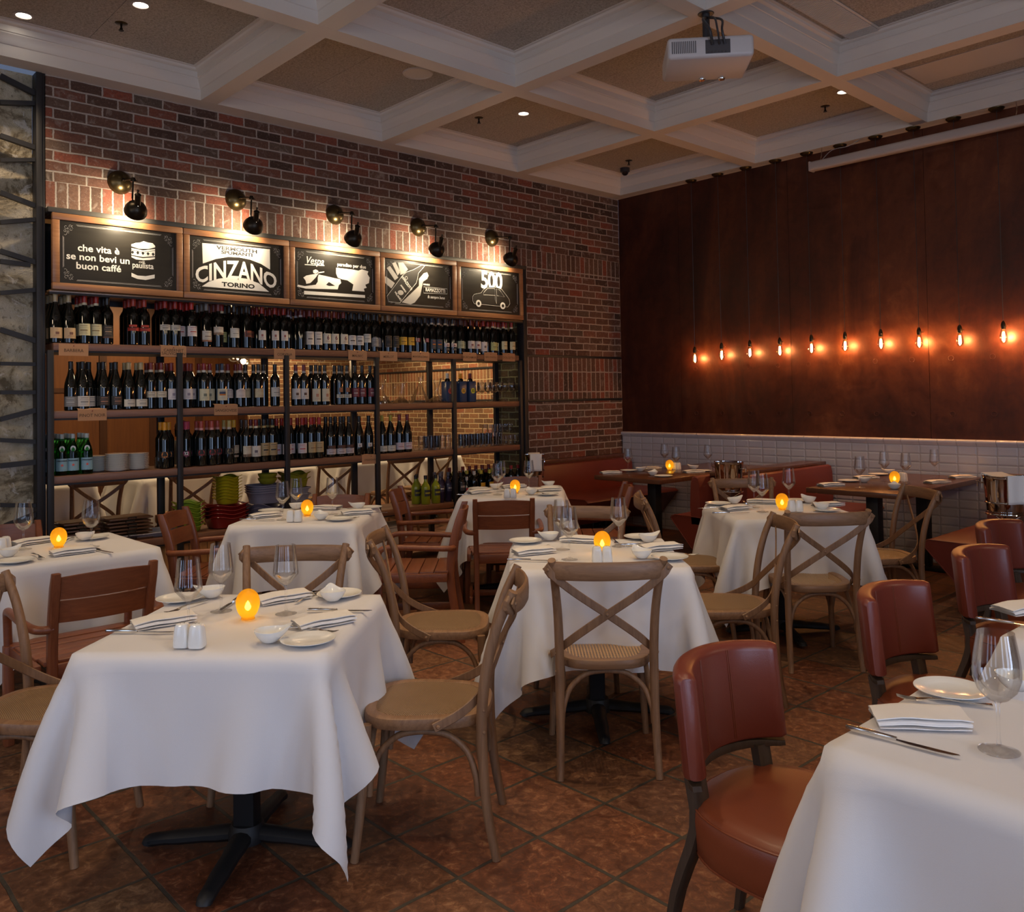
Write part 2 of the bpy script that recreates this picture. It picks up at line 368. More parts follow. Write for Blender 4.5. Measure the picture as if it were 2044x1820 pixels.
M['dark_oak'] = wood('smoked_oak', (0.075,0.048,0.030), (0.035,0.022,0.014), 0.5, 1.2, 'Z')
M['booth_wood'] = wood('walnut', (0.12,0.045,0.022), (0.065,0.024,0.012), 0.25, 0.8, 'X')
M['crate_wood'] = wood('pine_crate', (0.55,0.27,0.09), (0.38,0.17,0.05), 0.6, 1.2, 'Z')
# leather
def leather(name, col, rough=0.32):
    m = mat(name, col, rough); g = N(m); v = g.coord('Object')
    vo = g.n('ShaderNodeTexVoronoi', feature='DISTANCE_TO_EDGE'); vo.inputs['Scale'].default_value = 260; g.l(v, vo.inputs['Vector'])
    g.bump(g.math('ADD', vo.outputs['Distance'], g.math('MULTIPLY', g.noise(v, 12, 3), 0.6)), 0.12, 0.002)
    g.base(g.mix(g.noise(v, 3, 3), tuple(a*0.8 for a in col), tuple(min(1, a*1.15) for a in col))); return m
M['leather'] = leather('oxblood_leather', (0.175,0.036,0.022)); M['leather_seat'] = leather('rust_leather', (0.205,0.048,0.018), 0.36)
M['booth_leather'] = leather('booth_leather', (0.16,0.026,0.014), 0.42)
# rattan seats
m = mat('woven_rattan', (0.42,0.26,0.13), 0.55); M['rattan'] = m; g = N(m); v = g.coord('Object', rot=(0,0,PI/4))
wv = g.n('ShaderNodeTexWave', wave_type='BANDS', bands_direction='X'); wv.inputs['Scale'].default_value = 60; wv.inputs['Distortion'].default_value = 0.6; g.l(v, wv.inputs['Vector'])
wv2 = g.n('ShaderNodeTexWave', wave_type='BANDS', bands_direction='Y'); wv2.inputs['Scale'].default_value = 60; wv2.inputs['Distortion'].default_value = 0.6; g.l(v, wv2.inputs['Vector'])
h = g.math('MULTIPLY', wv.outputs['Fac'], wv2.outputs['Fac'])
g.base(g.mix(g.noise(v, 9, 4), g.ramp(h, [(0.1,(0.16,0.085,0.035)),(0.6,(0.44,0.27,0.13))]), g.ramp(h, [(0.1,(0.20,0.11,0.05)),(0.6,(0.55,0.36,0.19))]))); g.bump(h, 0.9, 0.003)
m = mat('open_cane', (0.50,0.31,0.15), 0.5); M['cane'] = m; g = N(m); c = g.n('ShaderNodeTexCoord'); sp = g.n('ShaderNodeSeparateXYZ'); g.l(c.outputs['Object'], sp.inputs[0])
K_ = 2*PI/0.0125
sx_ = g.math('SINE', g.math('MULTIPLY', sp.outputs['X'], K_/2)); sy_ = g.math('SINE', g.math('MULTIPLY', sp.outputs['Y'], K_/2))
pr = g.math('MULTIPLY', g.math('ABSOLUTE', sx_), g.math('ABSOLUTE', sy_)); hole = g.math('GREATER_THAN', pr, 0.60)
g.base(g.ramp(pr, [(0.1,(0.50,0.31,0.15)),(0.6,(0.26,0.14,0.06))])); g.bump(pr, -0.6, 0.002)
tr = g.n('ShaderNodeBsdfTransparent'); mx = g.n('ShaderNodeMixShader'); g.l(hole, mx.inputs[0]); g.l(g.b.outputs[0], mx.inputs[1]); g.l(tr.outputs[0], mx.inputs[2])
g.l(mx.outputs[0], g.t.nodes['Material Output'].inputs['Surface'])
# cloth, china, metal, glass
m = mat('white_table_linen', (0.68,0.66,0.66), 0.75); M['linen'] = m; g = N(m); v = g.coord('Object')
m.node_tree.nodes['Principled BSDF'].inputs['Sheen Weight'].default_value = 0.15
g.bump(g.math('ADD', g.noise(v, 6, 4, 0.5), g.math('MULTIPLY', g.noise(v, 400, 1), 0.12)), 0.12, 0.01)
M['napkin'] = mat('white_napkin', (0.80,0.77,0.74), 0.75)
M['china'] = mat('white_china', (0.80,0.79,0.75), 0.12)
M['silver'] = mat('polished_steel', (0.62,0.60,0.57), 0.16, 1.0)
M['chrome'] = mat('chrome', (0.75,0.74,0.72), 0.06, 1.0)
M['iron'] = mat('cast_iron', (0.010,0.010,0.011), 0.55, 0.1)
M['bronze'] = mat('dark_bronze', (0.035,0.028,0.020), 0.34, 0.85)
M['brass'] = mat('aged_brass', (0.09,0.065,0.03), 0.3, 0.9)
def glass(name, col=(1,1,1), rough=0.0, ior=1.5):
    m = mat(name, col, rough); b = m.node_tree.nodes['Principled BSDF']
    b.inputs['Transmission Weight'].default_value = 1.0; b.inputs['IOR'].default_value = ior; return m
M['solid_glass'] = glass('solid_glass', (0.97,0.98,0.98))
def thin_glass(name, clear=(0.99,0.992,0.992), edge=(0.74,0.75,0.76)):
    m = mat(name, (1,1,1), 0.0); g = N(m); t = g.t
    lw = g.n('ShaderNodeLayerWeight'); lw.inputs['Blend'].default_value = 0.28
    tr = g.n('ShaderNodeBsdfTransparent'); g.l(g.ramp(lw.outputs['Facing'], [(0.80,clear),(1.0,edge)]), tr.inputs['Color'])
    gl = g.n('ShaderNodeBsdfGlossy'); gl.inputs['Roughness'].default_value = 0.015; gl.inputs['Color'].default_value = (1,1,1,1)
    fr = g.n('ShaderNodeFresnel'); fr.inputs['IOR'].default_value = 1.5
    mx = g.n('ShaderNodeMixShader'); g.l(g.math('MULTIPLY', fr.outputs[0], 0.55), mx.inputs[0]); g.l(tr.outputs[0], mx.inputs[1]); g.l(gl.outputs[0], mx.inputs[2])
    g.l(mx.outputs[0], t.nodes['Material Output'].inputs['Surface']); return m
M['glass'] = thin_glass('clear_glass')
M['bottle_glass'] = mat('dark_bottle_glass', (0.004,0.005,0.004), 0.05); M['bottle_glass'].node_tree.nodes['Principled BSDF'].inputs['Coat Weight'].default_value = 0.3
M['green_glass'] = glass('green_bottle_glass', (0.05,0.42,0.09), 0.02, 1.35)
M['clear_bottle'] = glass('gin_bottle_glass', (0.55,0.72,0.52), 0.03, 1.35)
M['lemon'] = mat('lemon_liqueur', (0.27,0.31,0.02), 0.18)
M['purple_glass'] = mat('purple_bottle', (0.025,0.02,0.05), 0.08)
m = mat('amber_glass', (1.0,0.58,0.04), 0.4); M['amber'] = m; g = N(m)
g.b.inputs['Transmission Weight'].default_value = 1.0; g.b.inputs['IOR'].default_value = 1.05
tl = g.n('ShaderNodeBsdfTranslucent'); tl.inputs['Color'].default_value = (1.0,0.58,0.04,1); df = g.n('ShaderNodeBsdfPrincipled'); df.inputs['Base Color'].default_value = (0.75,0.36,0.015,1); df.inputs['Roughness'].default_value = 0.35
m1 = g.n('ShaderNodeMixShader'); m1.inputs[0].default_value = 0.60; g.l(g.b.outputs[0], m1.inputs[1]); g.l(tl.outputs[0], m1.inputs[2])
m2 = g.n('ShaderNodeMixShader'); m2.inputs[0].default_value = 0.30; g.l(m1.outputs[0], m2.inputs[1]); g.l(df.outputs[0], m2.inputs[2]); g.l(m2.outputs[0], g.t.nodes['Material Output'].inputs['Surface'])
def emit(name, col, s):
    m = bpy.data.materials.new(name); m.use_nodes = True; t = m.node_tree; t.nodes.clear()
    e = t.nodes.new('ShaderNodeEmission'); e.inputs[0].default_value = (*col, 1); e.inputs[1].default_value = s
    o = t.nodes.new('ShaderNodeOutputMaterial'); t.links.new(e.outputs[0], o.inputs[0]); return m
M['flame'] = emit('candle_flame', (1.0,0.78,0.25), 22.0)
M['filament'] = emit('filament', (1.0,0.48,0.16), 130.0)
M['filament_hot'] = emit('globe_filament', (1.0,0.70,0.36), 120.0)
M['lamp_face'] = emit('lamp_face', (1.0,0.90,0.74), 14.0)
M['sky_pane'] = emit('window_daylight', (0.55,0.72,1.0), 2.2)
M['plastic_white'] = mat('projector_plastic', (0.55,0.52,0.52), 0.45)
M['plastic_dark'] = mat('dark_plastic', (0.03,0.03,0.035), 0.4)
M['grille_dark'] = mat('grille_gap', (0.06,0.055,0.06), 0.7)
M['screen_white'] = mat('painted_case', (0.42,0.37,0.35), 0.4)
m = mat('slate_chalkboard', (0.016,0.014,0.012), 0.30); M['slate'] = m; g = N(m); v = g.coord('Object', (1, 1.5, 14))
g.base(g.mix(g.noise(v, 2, 4), (0.010,0.009,0.008), (0.030,0.026,0.021)))
M['chalk'] = mat('white_paint', (0.80,0.78,0.73), 0.6); M['chalk_gray'] = mat('chalk_line', (0.42,0.41,0.40), 0.7); M['ink'] = mat('black_paint', (0.012,0.011,0.010), 0.5)
M['card'] = mat('kraft_card', (0.42,0.22,0.11), 0.7); M['pin'] = mat('red_pin', (0.20,0.03,0.02), 0.3); M['card_ink'] = mat('card_ink', (0.07,0.035,0.015), 0.7)
M['skin'] = mat('skin', (0.26,0.13,0.075), 0.5); M['hair'] = mat('black_hair', (0.008,0.006,0.006), 0.45); M['shirt'] = mat('black_shirt', (0.01,0.01,0.012), 0.7)
_cols = {}
def paint(col, rough=0.45, nm='paint'):
    k = (tuple(round(c, 3) for c in col), rough)
    if k not in _cols: _cols[k] = mat('%s_%d' % (nm, len(_cols)), col, rough)
    return _cols[k]

M['soldier_side'] = brick('brick_soldier_side', True, pal=[(0,(0.10,0.045,0.022)),(0.3,(0.20,0.10,0.045)),(0.6,(0.27,0.13,0.06)),(1,(0.30,0.10,0.045))], mort=(0.45,0.34,0.20), jamb=True)
M['ceil_far'] = mat('ochre_ceiling', (0.40,0.30,0.17), 0.8)

# ------------------------------------------------------------------ measured positions in metres
D = {'T1': {'G': [(3.507, -6.322), (3.705, -6.182), (3.698, -6.512)], 'C': [(3.672, -6.303)], 'S': [(3.832, -6.585), (3.87, -6.556)], 'B': [(3.978, -6.38), (3.657, -5.973), (3.276, -6.255)], 'P': [(4.063, -6.299), (3.605, -5.915), (3.233, -6.359)], 'N': [(3.905, -6.154, 85.0, 0.193), (3.501, -6.087, 86.0, 0.113), (3.514, -6.521, 85.0, 0.189)], 'F': [(3.956, -6.229, 23.0, 0.241), (3.541, -6.001, 122.0, 0.104), (3.367, -6.385, -64.0, 0.135)], 'K': [(3.809, -6.037, 43.0, 0.226), (3.581, -6.62, 42.0, 0.229), (3.426, -6.245, -46.0, 0.126)]}, 'T2': {'G': [(3.558, -4.685), (3.754, -4.841), (3.705, -4.446)], 'C': [(3.749, -4.617)], 'S': [(3.882, -4.802), (3.914, -4.773)], 'B': [(3.729, -4.256), (3.966, -4.601), (3.325, -4.534)], 'P': [(3.625, -4.189), (4.064, -4.529), (3.277, -4.656)], 'N': [(3.882, -4.359, 69.0, 0.231), (3.463, -4.452, 30.0, 0.153), (3.513, -4.828, 72.0, 0.206)], 'F': [(3.436, -4.765, 79.0, 0.242), (3.596, -4.353, -39.0, 0.118), (4.026, -4.427, 20.0, 0.097)], 'K': [(3.654, -4.97, 39.0, 0.224), (3.76, -4.342, 54.0, 0.126)]}, 'T3': {'G': [(1.601, -5.092), (1.482, -4.936), (1.62, -4.76)], 'C': [(1.536, -4.891)], 'S': [(1.697, -5.092), (1.732, -5.061)], 'B': [(1.187, -4.779), (1.764, -4.925), (1.515, -4.505)], 'P': [(1.173, -4.952), (1.871, -4.861), (1.553, -4.44)], 'N': [(1.371, -5.088, 84.0, 0.193), (1.343, -4.648, 40.0, 0.138), (1.7, -4.632, 72.0, 0.177)], 'F': [(1.809, -4.775, 14.0, 0.243), (1.452, -4.59, 40.0, 0.075)], 'K': [(1.482, -5.2, 38.0, 0.21), (1.741, -4.558, 40.0, 0.049)]}, 'T4': {'G': [(1.636, -3.381), (1.481, -3.209), (1.626, -3.049)], 'C': [(1.642, -3.21)], 'S': [(1.841, -3.474), (1.877, -3.445)], 'B': [(1.313, -3.117), (1.808, -3.202), (1.515, -2.722)], 'P': [(1.234, -3.225), (1.925, -3.149), (1.607, -2.792)], 'N': [(1.43, -3.379, 81.0, 0.199), (1.345, -2.951, 65.0, 0.164), (1.728, -2.946, 69.0, 0.202)], 'F': [(1.834, -3.14, -7.0, 0.091)], 'K': [(1.509, -3.525, 39.0, 0.154)]}, 'T5': {'G': [(3.431, -2.813), (3.578, -2.963), (3.519, -2.546)], 'C': [(3.609, -2.788)], 'S': [(3.697, -2.834), (3.73, -2.806)], 'B': [(3.226, -2.721), (3.569, -2.385), (3.789, -2.638)], 'P': [(3.174, -2.831), (3.475, -2.38), (3.843, -2.682)], 'N': [(3.386, -2.959, 73.0, 0.217), (3.345, -2.572, 29.0, 0.145), (3.739, -2.461, 71.0, 0.187)], 'F': [(3.274, -3.026, 46.0, 0.069)], 'K': [(3.473, -3.139, 47.0, 0.156), (3.312, -2.714, -47.0, 0.256)]}, 'T6': {'G': [(1.55, -6.479), (1.737, -6.217)], 'C': [(1.606, -6.333)], 'S': [(1.529, -6.571), (1.497, -6.545)], 'B': [(1.471, -6.17), (1.716, -6.581)], 'P': [(1.449, -6.125), (1.905, -6.593)], 'N': [(1.844, -6.334, 91.0, 0.124), (1.351, -6.39, 104.0, 0.155)], 'F': [(1.831, -6.483, -1.0, 0.277), (1.42, -6.236, 148.0, 0.066)], 'K': [(1.901, -6.219, 9.0, 0.15), (1.415, -6.503, 3.0, 0.185)]}, 'T7': {'G': [(5.766, -5.715)], 'N': [(5.591, -5.668, 41.0, 0.178)], 'K': [(5.612, -5.81, 4.0, 0.23)], 'P': [(5.57, -5.432)], 'B': [(5.674, -5.305)], 'F': [(5.585, -5.515, -151.0, 0.192)], 'C': [], 'S': []}, 'T8': {'G': [], 'N': [(5.445, -4.475, 67.0, 0.066)], 'K': [(5.487, -4.682, 9.0, 0.076)], 'P': [], 'B': [], 'F': [], 'C': [], 'S': []}, 'B1': {'G': [(1.288, -1.463), (1.18, -0.774), (1.547, -1.081), (1.596, -0.645)], 'C': [(1.385, -0.968)], 'S': [(1.395, -0.893), (1.418, -0.876)], 'B': [(1.248, -1.235), (1.589, -1.486), (1.52, -0.768)], 'P': [(1.142, -1.28), (1.735, -1.524), (1.711, -0.896)], 'N': [(1.159, -1.559, 65.0, 0.212), (1.155, -0.962, 68.0, 0.211), (1.702, -1.032, 67.0, 0.201)], 'K': [], 'F': []}, 'B2': {'G': [(3.414, -1.328), (3.33, -0.725), (3.538, -0.813), (3.553, -0.294)], 'C': [(3.503, -0.937)], 'S': [(3.45, -0.684), (3.481, -0.71)], 'B': [(3.267, -0.949), (3.646, -1.277), (3.124, -0.165)], 'P': [(3.148, -0.966), (3.091, -0.307)], 'N': [(3.189, -1.344, 65.0, 0.239), (3.145, -0.655, 58.0, 0.242), (3.716, -0.676, 68.0, 0.305), (3.719, -0.168, 58.0, 0.236)], 'K': [], 'F': []}, 'shelf1': [-5.918, -5.834, -5.733, -5.655, -5.581, -5.403, -5.326, -5.176, -5.1, -5.041, -4.977, -4.861, -4.769, -4.716, -4.639, -4.537, -4.489, -4.404, -4.292, -4.214, -4.147, -4.06, -3.978, -3.901, -3.819, -3.741, -3.655, -3.572, -3.489, -3.416, -3.336, -3.269, -3.191, -3.115, -3.028, -2.942, -2.863, -2.778, -2.696, -2.617, -2.539, -2.445, -2.351, -2.292, -2.225, -2.139, -2.062, -1.932, -1.862, -1.79, -1.681], 'shelf2': [-5.821, -5.747, -5.692, -5.61, -5.527, -5.438, -5.354, -5.28, -5.207, -5.131, -5.012, -4.964, -4.885, -4.816, -4.741, -4.67, -4.593, -4.522, -4.439, -4.369, -4.297, -4.111, -4.037, -3.925, -3.841, -3.698, -3.624, -3.54, -3.469, -3.389], 'shelf3': [-5.185, -5.133, -5.028, -4.99, -4.909, -4.826, -4.756, -4.687, -4.623, -4.545, -4.467, -4.394, -4.321, -4.26, -4.201, -4.131, -4.056, -3.974, -3.9, -3.787, -3.693, -3.609, -3.504, -3.406, -3.264, -3.173, -3.077, -2.989], 'dec': [-3.208, -2.999, -2.782, -2.581], 'sleeve': [-2.457, -2.295, -2.175], 'goblet': [-2.127, -2.049, -1.97, -1.89, -1.809, -1.726, -1.643, -1.566], 'water': [-5.875, -5.805, -5.715], 'plates': [-5.607, -5.5, -5.347], 'tumbler': [-5.199], 'highball': [-2.762, -2.697, -2.632, -2.567, -2.5, -2.34, -2.271, -2.201, -2.131, -2.059, -1.987, -1.914, -1.84], 'cards': [('BARBERA', -5.818, 1.846), ('CABERNET\nSAUVIGNON', -5.135, 1.852), ('CORVINA', -4.237, 1.852), ('MALBEC', -3.546, 1.854), ('MERLOT', -3.224, 1.852), ('MONTEPULCIANO', -2.873, 1.859), ('NEGROAMARO', -2.283, 1.865), ("NERO D'AVOLA", -2.012, 1.871), ('DOLCETTO', -1.771, 1.87), ('PINOT NOIR', -5.7, 1.398), ('SANGIOVESE', -4.735, 1.41), ('SYRAH/SHIRAZ', -3.422, 0.948)], 's4': {'boards': -5.683, 'tray': -5.261, 'green': -4.969, 'reddish': -4.669, 'lilac': -4.33, 'square': -4.06, 'lemonf1': -2.773, 'lemonf2': -2.668, 'lemonb1': -2.82, 'lemonb2': -2.783, 'pur1': -2.608, 'pur2': -2.506, 'g1': -2.098, 'g2': -1.987, 'pern': -2.191, 'dk1': -2.352, 'dk2': -2.302, 'redc1': -1.687, 'redc2': -1.589}, 'sconce': [(0.03, -5.502, 3.049, 0.265, 0.265, -5.498, 2.773), (0.03, -4.631, 3.052, 0.315, 0.315, -4.626, 2.783), (0.03, -3.743, 3.055, 0.24, 0.24, -3.737, 2.768), (0.03, -2.864, 3.079, 0.275, 0.275, -2.857, 2.793), (0.03, -1.958, 3.066, 0.215, 0.215, -1.951, 2.773)], 'art': {'bounds': [-5.077, -4.21, -3.333, -2.466], 'txt1': [(-5.659, 2.527), (-5.662, 2.479), (-5.662, 2.421), (-5.365, 2.463), (-5.365, 2.488)], 'can_top': [(-5.445, 2.61), (-5.417, 2.623), (-5.383, 2.63), (-5.359, 2.643), (-5.33, 2.636), (-5.296, 2.635), (-5.278, 2.617), (-5.278, 2.606), (-5.325, 2.589), (-5.393, 2.584), (-5.445, 2.597)], 'can_band': [(-5.444, 2.584), (-5.364, 2.575), (-5.279, 2.594), (-5.279, 2.584), (-5.364, 2.564), (-5.444, 2.573)], 'can_mid': [(-5.444, 2.569), (-5.364, 2.561), (-5.279, 2.58), (-5.28, 2.541), (-5.365, 2.527), (-5.444, 2.534)], 'can_low': [(-5.444, 2.528), (-5.365, 2.518), (-5.28, 2.534), (-5.28, 2.522), (-5.316, 2.51), (-5.365, 2.504), (-5.413, 2.505), (-5.444, 2.518)], 'can_bot': [(-5.445, 2.406), (-5.404, 2.39), (-5.346, 2.39), (-5.282, 2.407), (-5.283, 2.38), (-5.346, 2.362), (-5.404, 2.365), (-5.445, 2.379)], 'cz_top': [(-4.928, 2.677), (-4.376, 2.686), (-4.376, 2.523), (-4.451, 2.561), (-4.543, 2.587), (-4.634, 2.596), (-4.723, 2.591), (-4.822, 2.565), (-4.924, 2.521)], 'cz_bot': [(-4.933, 2.347), (-4.877, 2.387), (-4.802, 2.416), (-4.691, 2.438), (-4.579, 2.434), (-4.475, 2.407), (-4.386, 2.344)], 'cz_txt': [(-4.657, 2.49), (-4.642, 2.375), (-4.65, 2.654), (-4.651, 2.622), (-4.92, 2.415), (-4.382, 2.404)], 'v_txt': [(-3.978, 2.63), (-3.617, 2.619)], 'v_line': [(-4.067, 2.596), (-3.884, 2.604), (-3.884, 2.597), (-4.067, 2.589)], 'v_bar': [(-4.076, 2.375), (-3.487, 2.379), (-3.487, 2.355), (-4.076, 2.346)], 'v_rider': [(-3.771, 2.593), (-3.606, 2.591), (-3.551, 2.587), (-3.516, 2.602), (-3.45, 2.59), (-3.46, 2.565), (-3.437, 2.536), (-3.446, 2.487), (-3.483, 2.47), (-3.469, 2.444), (-3.498, 2.435), (-3.491, 2.41), (-3.616, 2.409), (-3.603, 2.463), (-3.662, 2.494), (-3.716, 2.499), (-3.757, 2.51), (-3.772, 2.544)], 'v_body': [(-3.947, 2.495), (-3.938, 2.521), (-3.876, 2.514), (-3.783, 2.502), (-3.733, 2.498), (-3.724, 2.466), (-3.747, 2.446), (-3.758, 2.41), (-4.057, 2.394), (-4.138, 2.405), (-4.132, 2.421), (-4.069, 2.414), (-3.967, 2.433), (-3.948, 2.46)], 'v_front': [(-4.081, 2.484), (-4.053, 2.503), (-3.979, 2.521), (-3.94, 2.541), (-3.885, 2.552), (-3.886, 2.544), (-3.94, 2.53), (-3.967, 2.493), (-4.005, 2.455), (-4.018, 2.443), (-4.054, 2.434), (-4.062, 2.462)], 'v_hole': [(-3.843, 2.466), (-3.784, 2.438), (-3.844, 2.433), (-3.87, 2.441)], 'v_cap': [(-3.991, 2.55), (-3.966, 2.562), (-3.943, 2.552), (-3.94, 2.532), (-3.966, 2.525), (-3.989, 2.53)], 'r_f1': [(-3.258, 2.637), (-3.221, 2.659), (-3.133, 2.561), (-3.171, 2.534)], 'r_f2': [(-3.198, 2.686), (-3.161, 2.698), (-3.11, 2.613), (-3.141, 2.579)], 'r_f3': [(-3.134, 2.698), (-3.078, 2.703), (-3.026, 2.645), (-3.065, 2.604), (-3.11, 2.588)], 'r_f4': [(-3.284, 2.549), (-3.269, 2.562), (-3.172, 2.509), (-3.209, 2.457), (-3.275, 2.501)], 'r_palm': [(-2.905, 2.504), (-2.904, 2.568), (-2.848, 2.625), (-2.809, 2.637), (-2.793, 2.608), (-2.81, 2.575), (-2.858, 2.546), (-2.891, 2.417), (-2.954, 2.349), (-3.001, 2.328), (-3.099, 2.34)], 'r_bot': [(-3.258, 2.386), (-3.088, 2.584), (-3.042, 2.619), (-2.973, 2.644), (-2.871, 2.697), (-2.836, 2.695), (-2.911, 2.618), (-2.923, 2.566), (-2.936, 2.527), (-3.122, 2.333), (-3.241, 2.338)], 'r_box': [(-2.852, 2.499), (-2.577, 2.5), (-2.578, 2.451), (-2.853, 2.442)], 'r_txt': [(-2.716, 2.474), (-2.709, 2.41), (-2.819, 2.521), (-3.044, 2.519), (-3.082, 2.478), (-3.113, 2.439), (-3.151, 2.393)], 'f_txt': [(-2.017, 2.612)], 'f_car': [(-2.269, 2.446), (-2.247, 2.471), (-2.159, 2.491), (-2.132, 2.522), (-2.087, 2.55), (-1.96, 2.562), (-1.887, 2.547), (-1.824, 2.489), (-1.787, 2.45), (-1.779, 2.409), (-1.808, 2.373), (-2.249, 2.38), (-2.269, 2.405)], 'f_win1': [(-2.124, 2.498), (-2.078, 2.54), (-1.982, 2.547), (-1.977, 2.479), (-2.128, 2.475)], 'f_win2': [(-1.961, 2.545), (-1.915, 2.538), (-1.852, 2.473), (-1.953, 2.478)], 'f_wh': [(-2.193, 2.386), (-1.876, 2.382)]}}

# ------------------------------------------------------------------ room shell
def plane_obj(name, verts, m, kind=True):
    mb = MB(); mb.add(verts, [tuple(range(len(verts)))]); o = mb.obj(name, m, smooth=False)
    return struct(o) if kind else o
RX, RY = 9.4, -11.2     # right wall, rear wall
mb = MB(); mb.box(-7.2, RX+0.2, RY-0.2, 1.2, -0.12, 0.0); struct(mb.obj('floor', M['floor'], smooth=False))
# brick wall, x = 0 plane, with the opening that holds the wine shelf (y -5.96..-1.58, z 0..2.80)
Y0, Y1 = -5.985, -1.565
def wall_slab(mb, y0, y1, z0, z1, mi): mb.box(-0.34, 0.0, y0, y1, z0, z1, mi)
mb = MB()
ZB = [(0.0, 1.418, 0), (1.438, 1.886, 1), (1.905, 2.779, 0), (2.779, 2.995, 1), (2.995, 3.78, 0)]
for z0, z1, mi in ZB: wall_slab(mb, Y1, 0.0, z0, z1, mi)
for z0, z1, mi in ZB[3:]: wall_slab(mb, Y0+0.002, Y1, max(z0, 2.80), z1, mi)
mb.box(-0.34, -0.004, Y1, 0.0, 1.418, 1.438, 2); mb.box(-0.34, -0.004, Y1, 0.0, 1.886, 1.905, 2)
struct(mb.obj('wall_left', [M['brick'], M['soldier'], M['steel']], smooth=False))
mb = MB(); mb.box(-0.42, -0.342, Y1, 0.3, 0, 3.6); mb.box(-0.345, -0.0, Y1-0.004, Y1+0.02, 0.0, 2.8); struct(mb.obj('trim_1', M['brick_jamb'], smooth=False))
for i, zz in enumerate((1.414, 1.882)):
    mb = MB(); mb.rbox(-0.01, 0.012, Y1+0.04, -0.012, zz, zz+0.026, 0.002); struct(mb.obj('trim_%d' % (i+2), M['steel']))
# rust-coloured steel wall above a white tiled dado, y = 0 plane
mb = MB()
xs_ = [0.0, 0.836, 2.135, 3.419, 4.70, 6.0, RX]
for a, b in zip(xs_, xs_[1:]): mb.box(a+0.0015, b-0.0015, 0.0, 0.05, 1.0, 3.75)
mb.box(0, RX, 0.02, 0.1, 0.0, 3.75)
wb = struct(mb.obj('wall_back', M['rust'], smooth=False))
for row, z in ((0, 1.735), (1, 1.268)):
    k = 0
    for x in [0.70+0.322*i for i in range(12)]:
        if row == 0 and x < 1.0: continue
        q = MB(); q.tube([(x+0.021*math.cos(a*PI/8), -0.001, z+0.021*math.sin(a*PI/8)) for a in range(16)], 0.0022, 6, closed=True, up=(0,1,0)); q.add([(x+0.02*math.cos(a*PI/8), -0.0006, z+0.02*math.sin(a*PI/8)) for a in range(16)], [tuple(range(16))])
        q.obj('tie_hole', M['rust'], wb)
mb = MB()
tw, th, gp, bv = 0.1525, 0.0745, 0.0016, 0.011
for r in range(14):
    z1 = 1.000 - r*th; z0 = max(z1-th, 0.0)
    if z1-z0 < 0.02: continue
    x = -0.031
    while x < 6.9:
        a, b = max(x, 0.0)+gp, x+tw-gp
        if b-a > 0.03:
            o_ = -0.006; i_ = -0.0105
            vs = [(a,o_,z0+gp),(b,o_,z0+gp),(b,o_,z1-gp),(a,o_,z1-gp),(a+bv,i_,z0+gp+bv),(b-bv,i_,z0+gp+bv),(b-bv,i_,z1-gp-bv),(a+bv,i_,z1-gp-bv),(a,0,z0+gp),(b,0,z0+gp),(b,0,z1-gp),(a,0,z1-gp)]
            mb.add(vs, [(4,5,6,7),(0,1,5,4),(1,2,6,5),(2,3,7,6),(3,0,4,7),(8,9,1,0),(9,10,2,1),(10,11,3,2),(11,8,0,3)])
        x += tw
mb.box(0, 6.9, -0.0045, 0.004, 0.0, 1.004, 1)
struct(mb.obj('trim_4', [M['tile'], M['grout']], smooth=False))
mb = MB()
x = -0.031
while x < 6.9:
    a, b = max(x, 0.0)+gp, x+tw-gp
    prof = [(-0.004,1.001),(-0.010,1.004),(-0.013,1.012),(-0.022,1.020),(-0.032,1.030),(-0.034,1.040),(-0.030,1.049),(-0.018,1.054),(0.002,1.055),(0.002,1.001)]
    n = len(prof)
    mb.add([(a, p[0], p[1]) for p in prof]+[(b, p[0], p[1]) for p in prof], [(i, (i+1) % n, n+(i+1) % n, n+i) for i in range(n)]+[tuple(range(n)), tuple(range(n, 2*n))[::-1]])
    x += tw
struct(mb.obj('trim_5', M['tile'], angle=50))
# walls nobody sees directly, closing the room, with the tall windows the daylight comes through
mb = MB(); mb.box(RX, RX+0.2, RY, 0.1, 0, 4.0); struct(mb.obj('wall_right', M['dark_wall'], smooth=False))
mb = MB(); mb.box(-0.34, RX+0.2, RY-0.2, RY, 0, 4.0); struct(mb.obj('wall_rear', M['dark_wall'], smooth=False))
mb = MB(); mb.box(-0.34, 0.0, RY, -6.95, 0, 3.78); struct(mb.obj('wall_left_front', M['plaster'], smooth=False))
wn = 0
for yy in (-8.6, -6.7, -5.6):
    wn += 1; mb = MB()
    mb.box(RX-0.02, RX, yy-0.375, yy+0.375, 0.4, 2.7, 0)
    for s_ in (-1, 1): mb.box(RX-0.07, RX, yy+s_*0.42-0.045, yy+s_*0.42+0.045, 0.31, 2.79, 1)
    for zz in (0.355, 2.745): mb.box(RX-0.07, RX, yy-0.42, yy+0.42, zz-0.045, zz+0.045, 1)
    struct(mb.obj('window_%d' % wn, [M['sky_pane'], M['steel']], smooth=False))
for xx in (3.2, 5.2, 7.2):
    wn += 1; mb = MB()
    mb.box(xx-0.375, xx+0.375, RY, RY+0.02, 0.45, 2.75, 0)
    for s_ in (-1, 1): mb.box(xx+s_*0.42-0.045, xx+s_*0.42+0.045, RY, RY+0.07, 0.36, 2.84, 1)
    for zz in (0.405, 2.795): mb.box(xx-0.42, xx+0.42, RY, RY+0.07, zz-0.045, zz+0.045, 1)
    struct(mb.obj('window_%d' % wn, [M['sky_pane'], M['steel']], smooth=False))
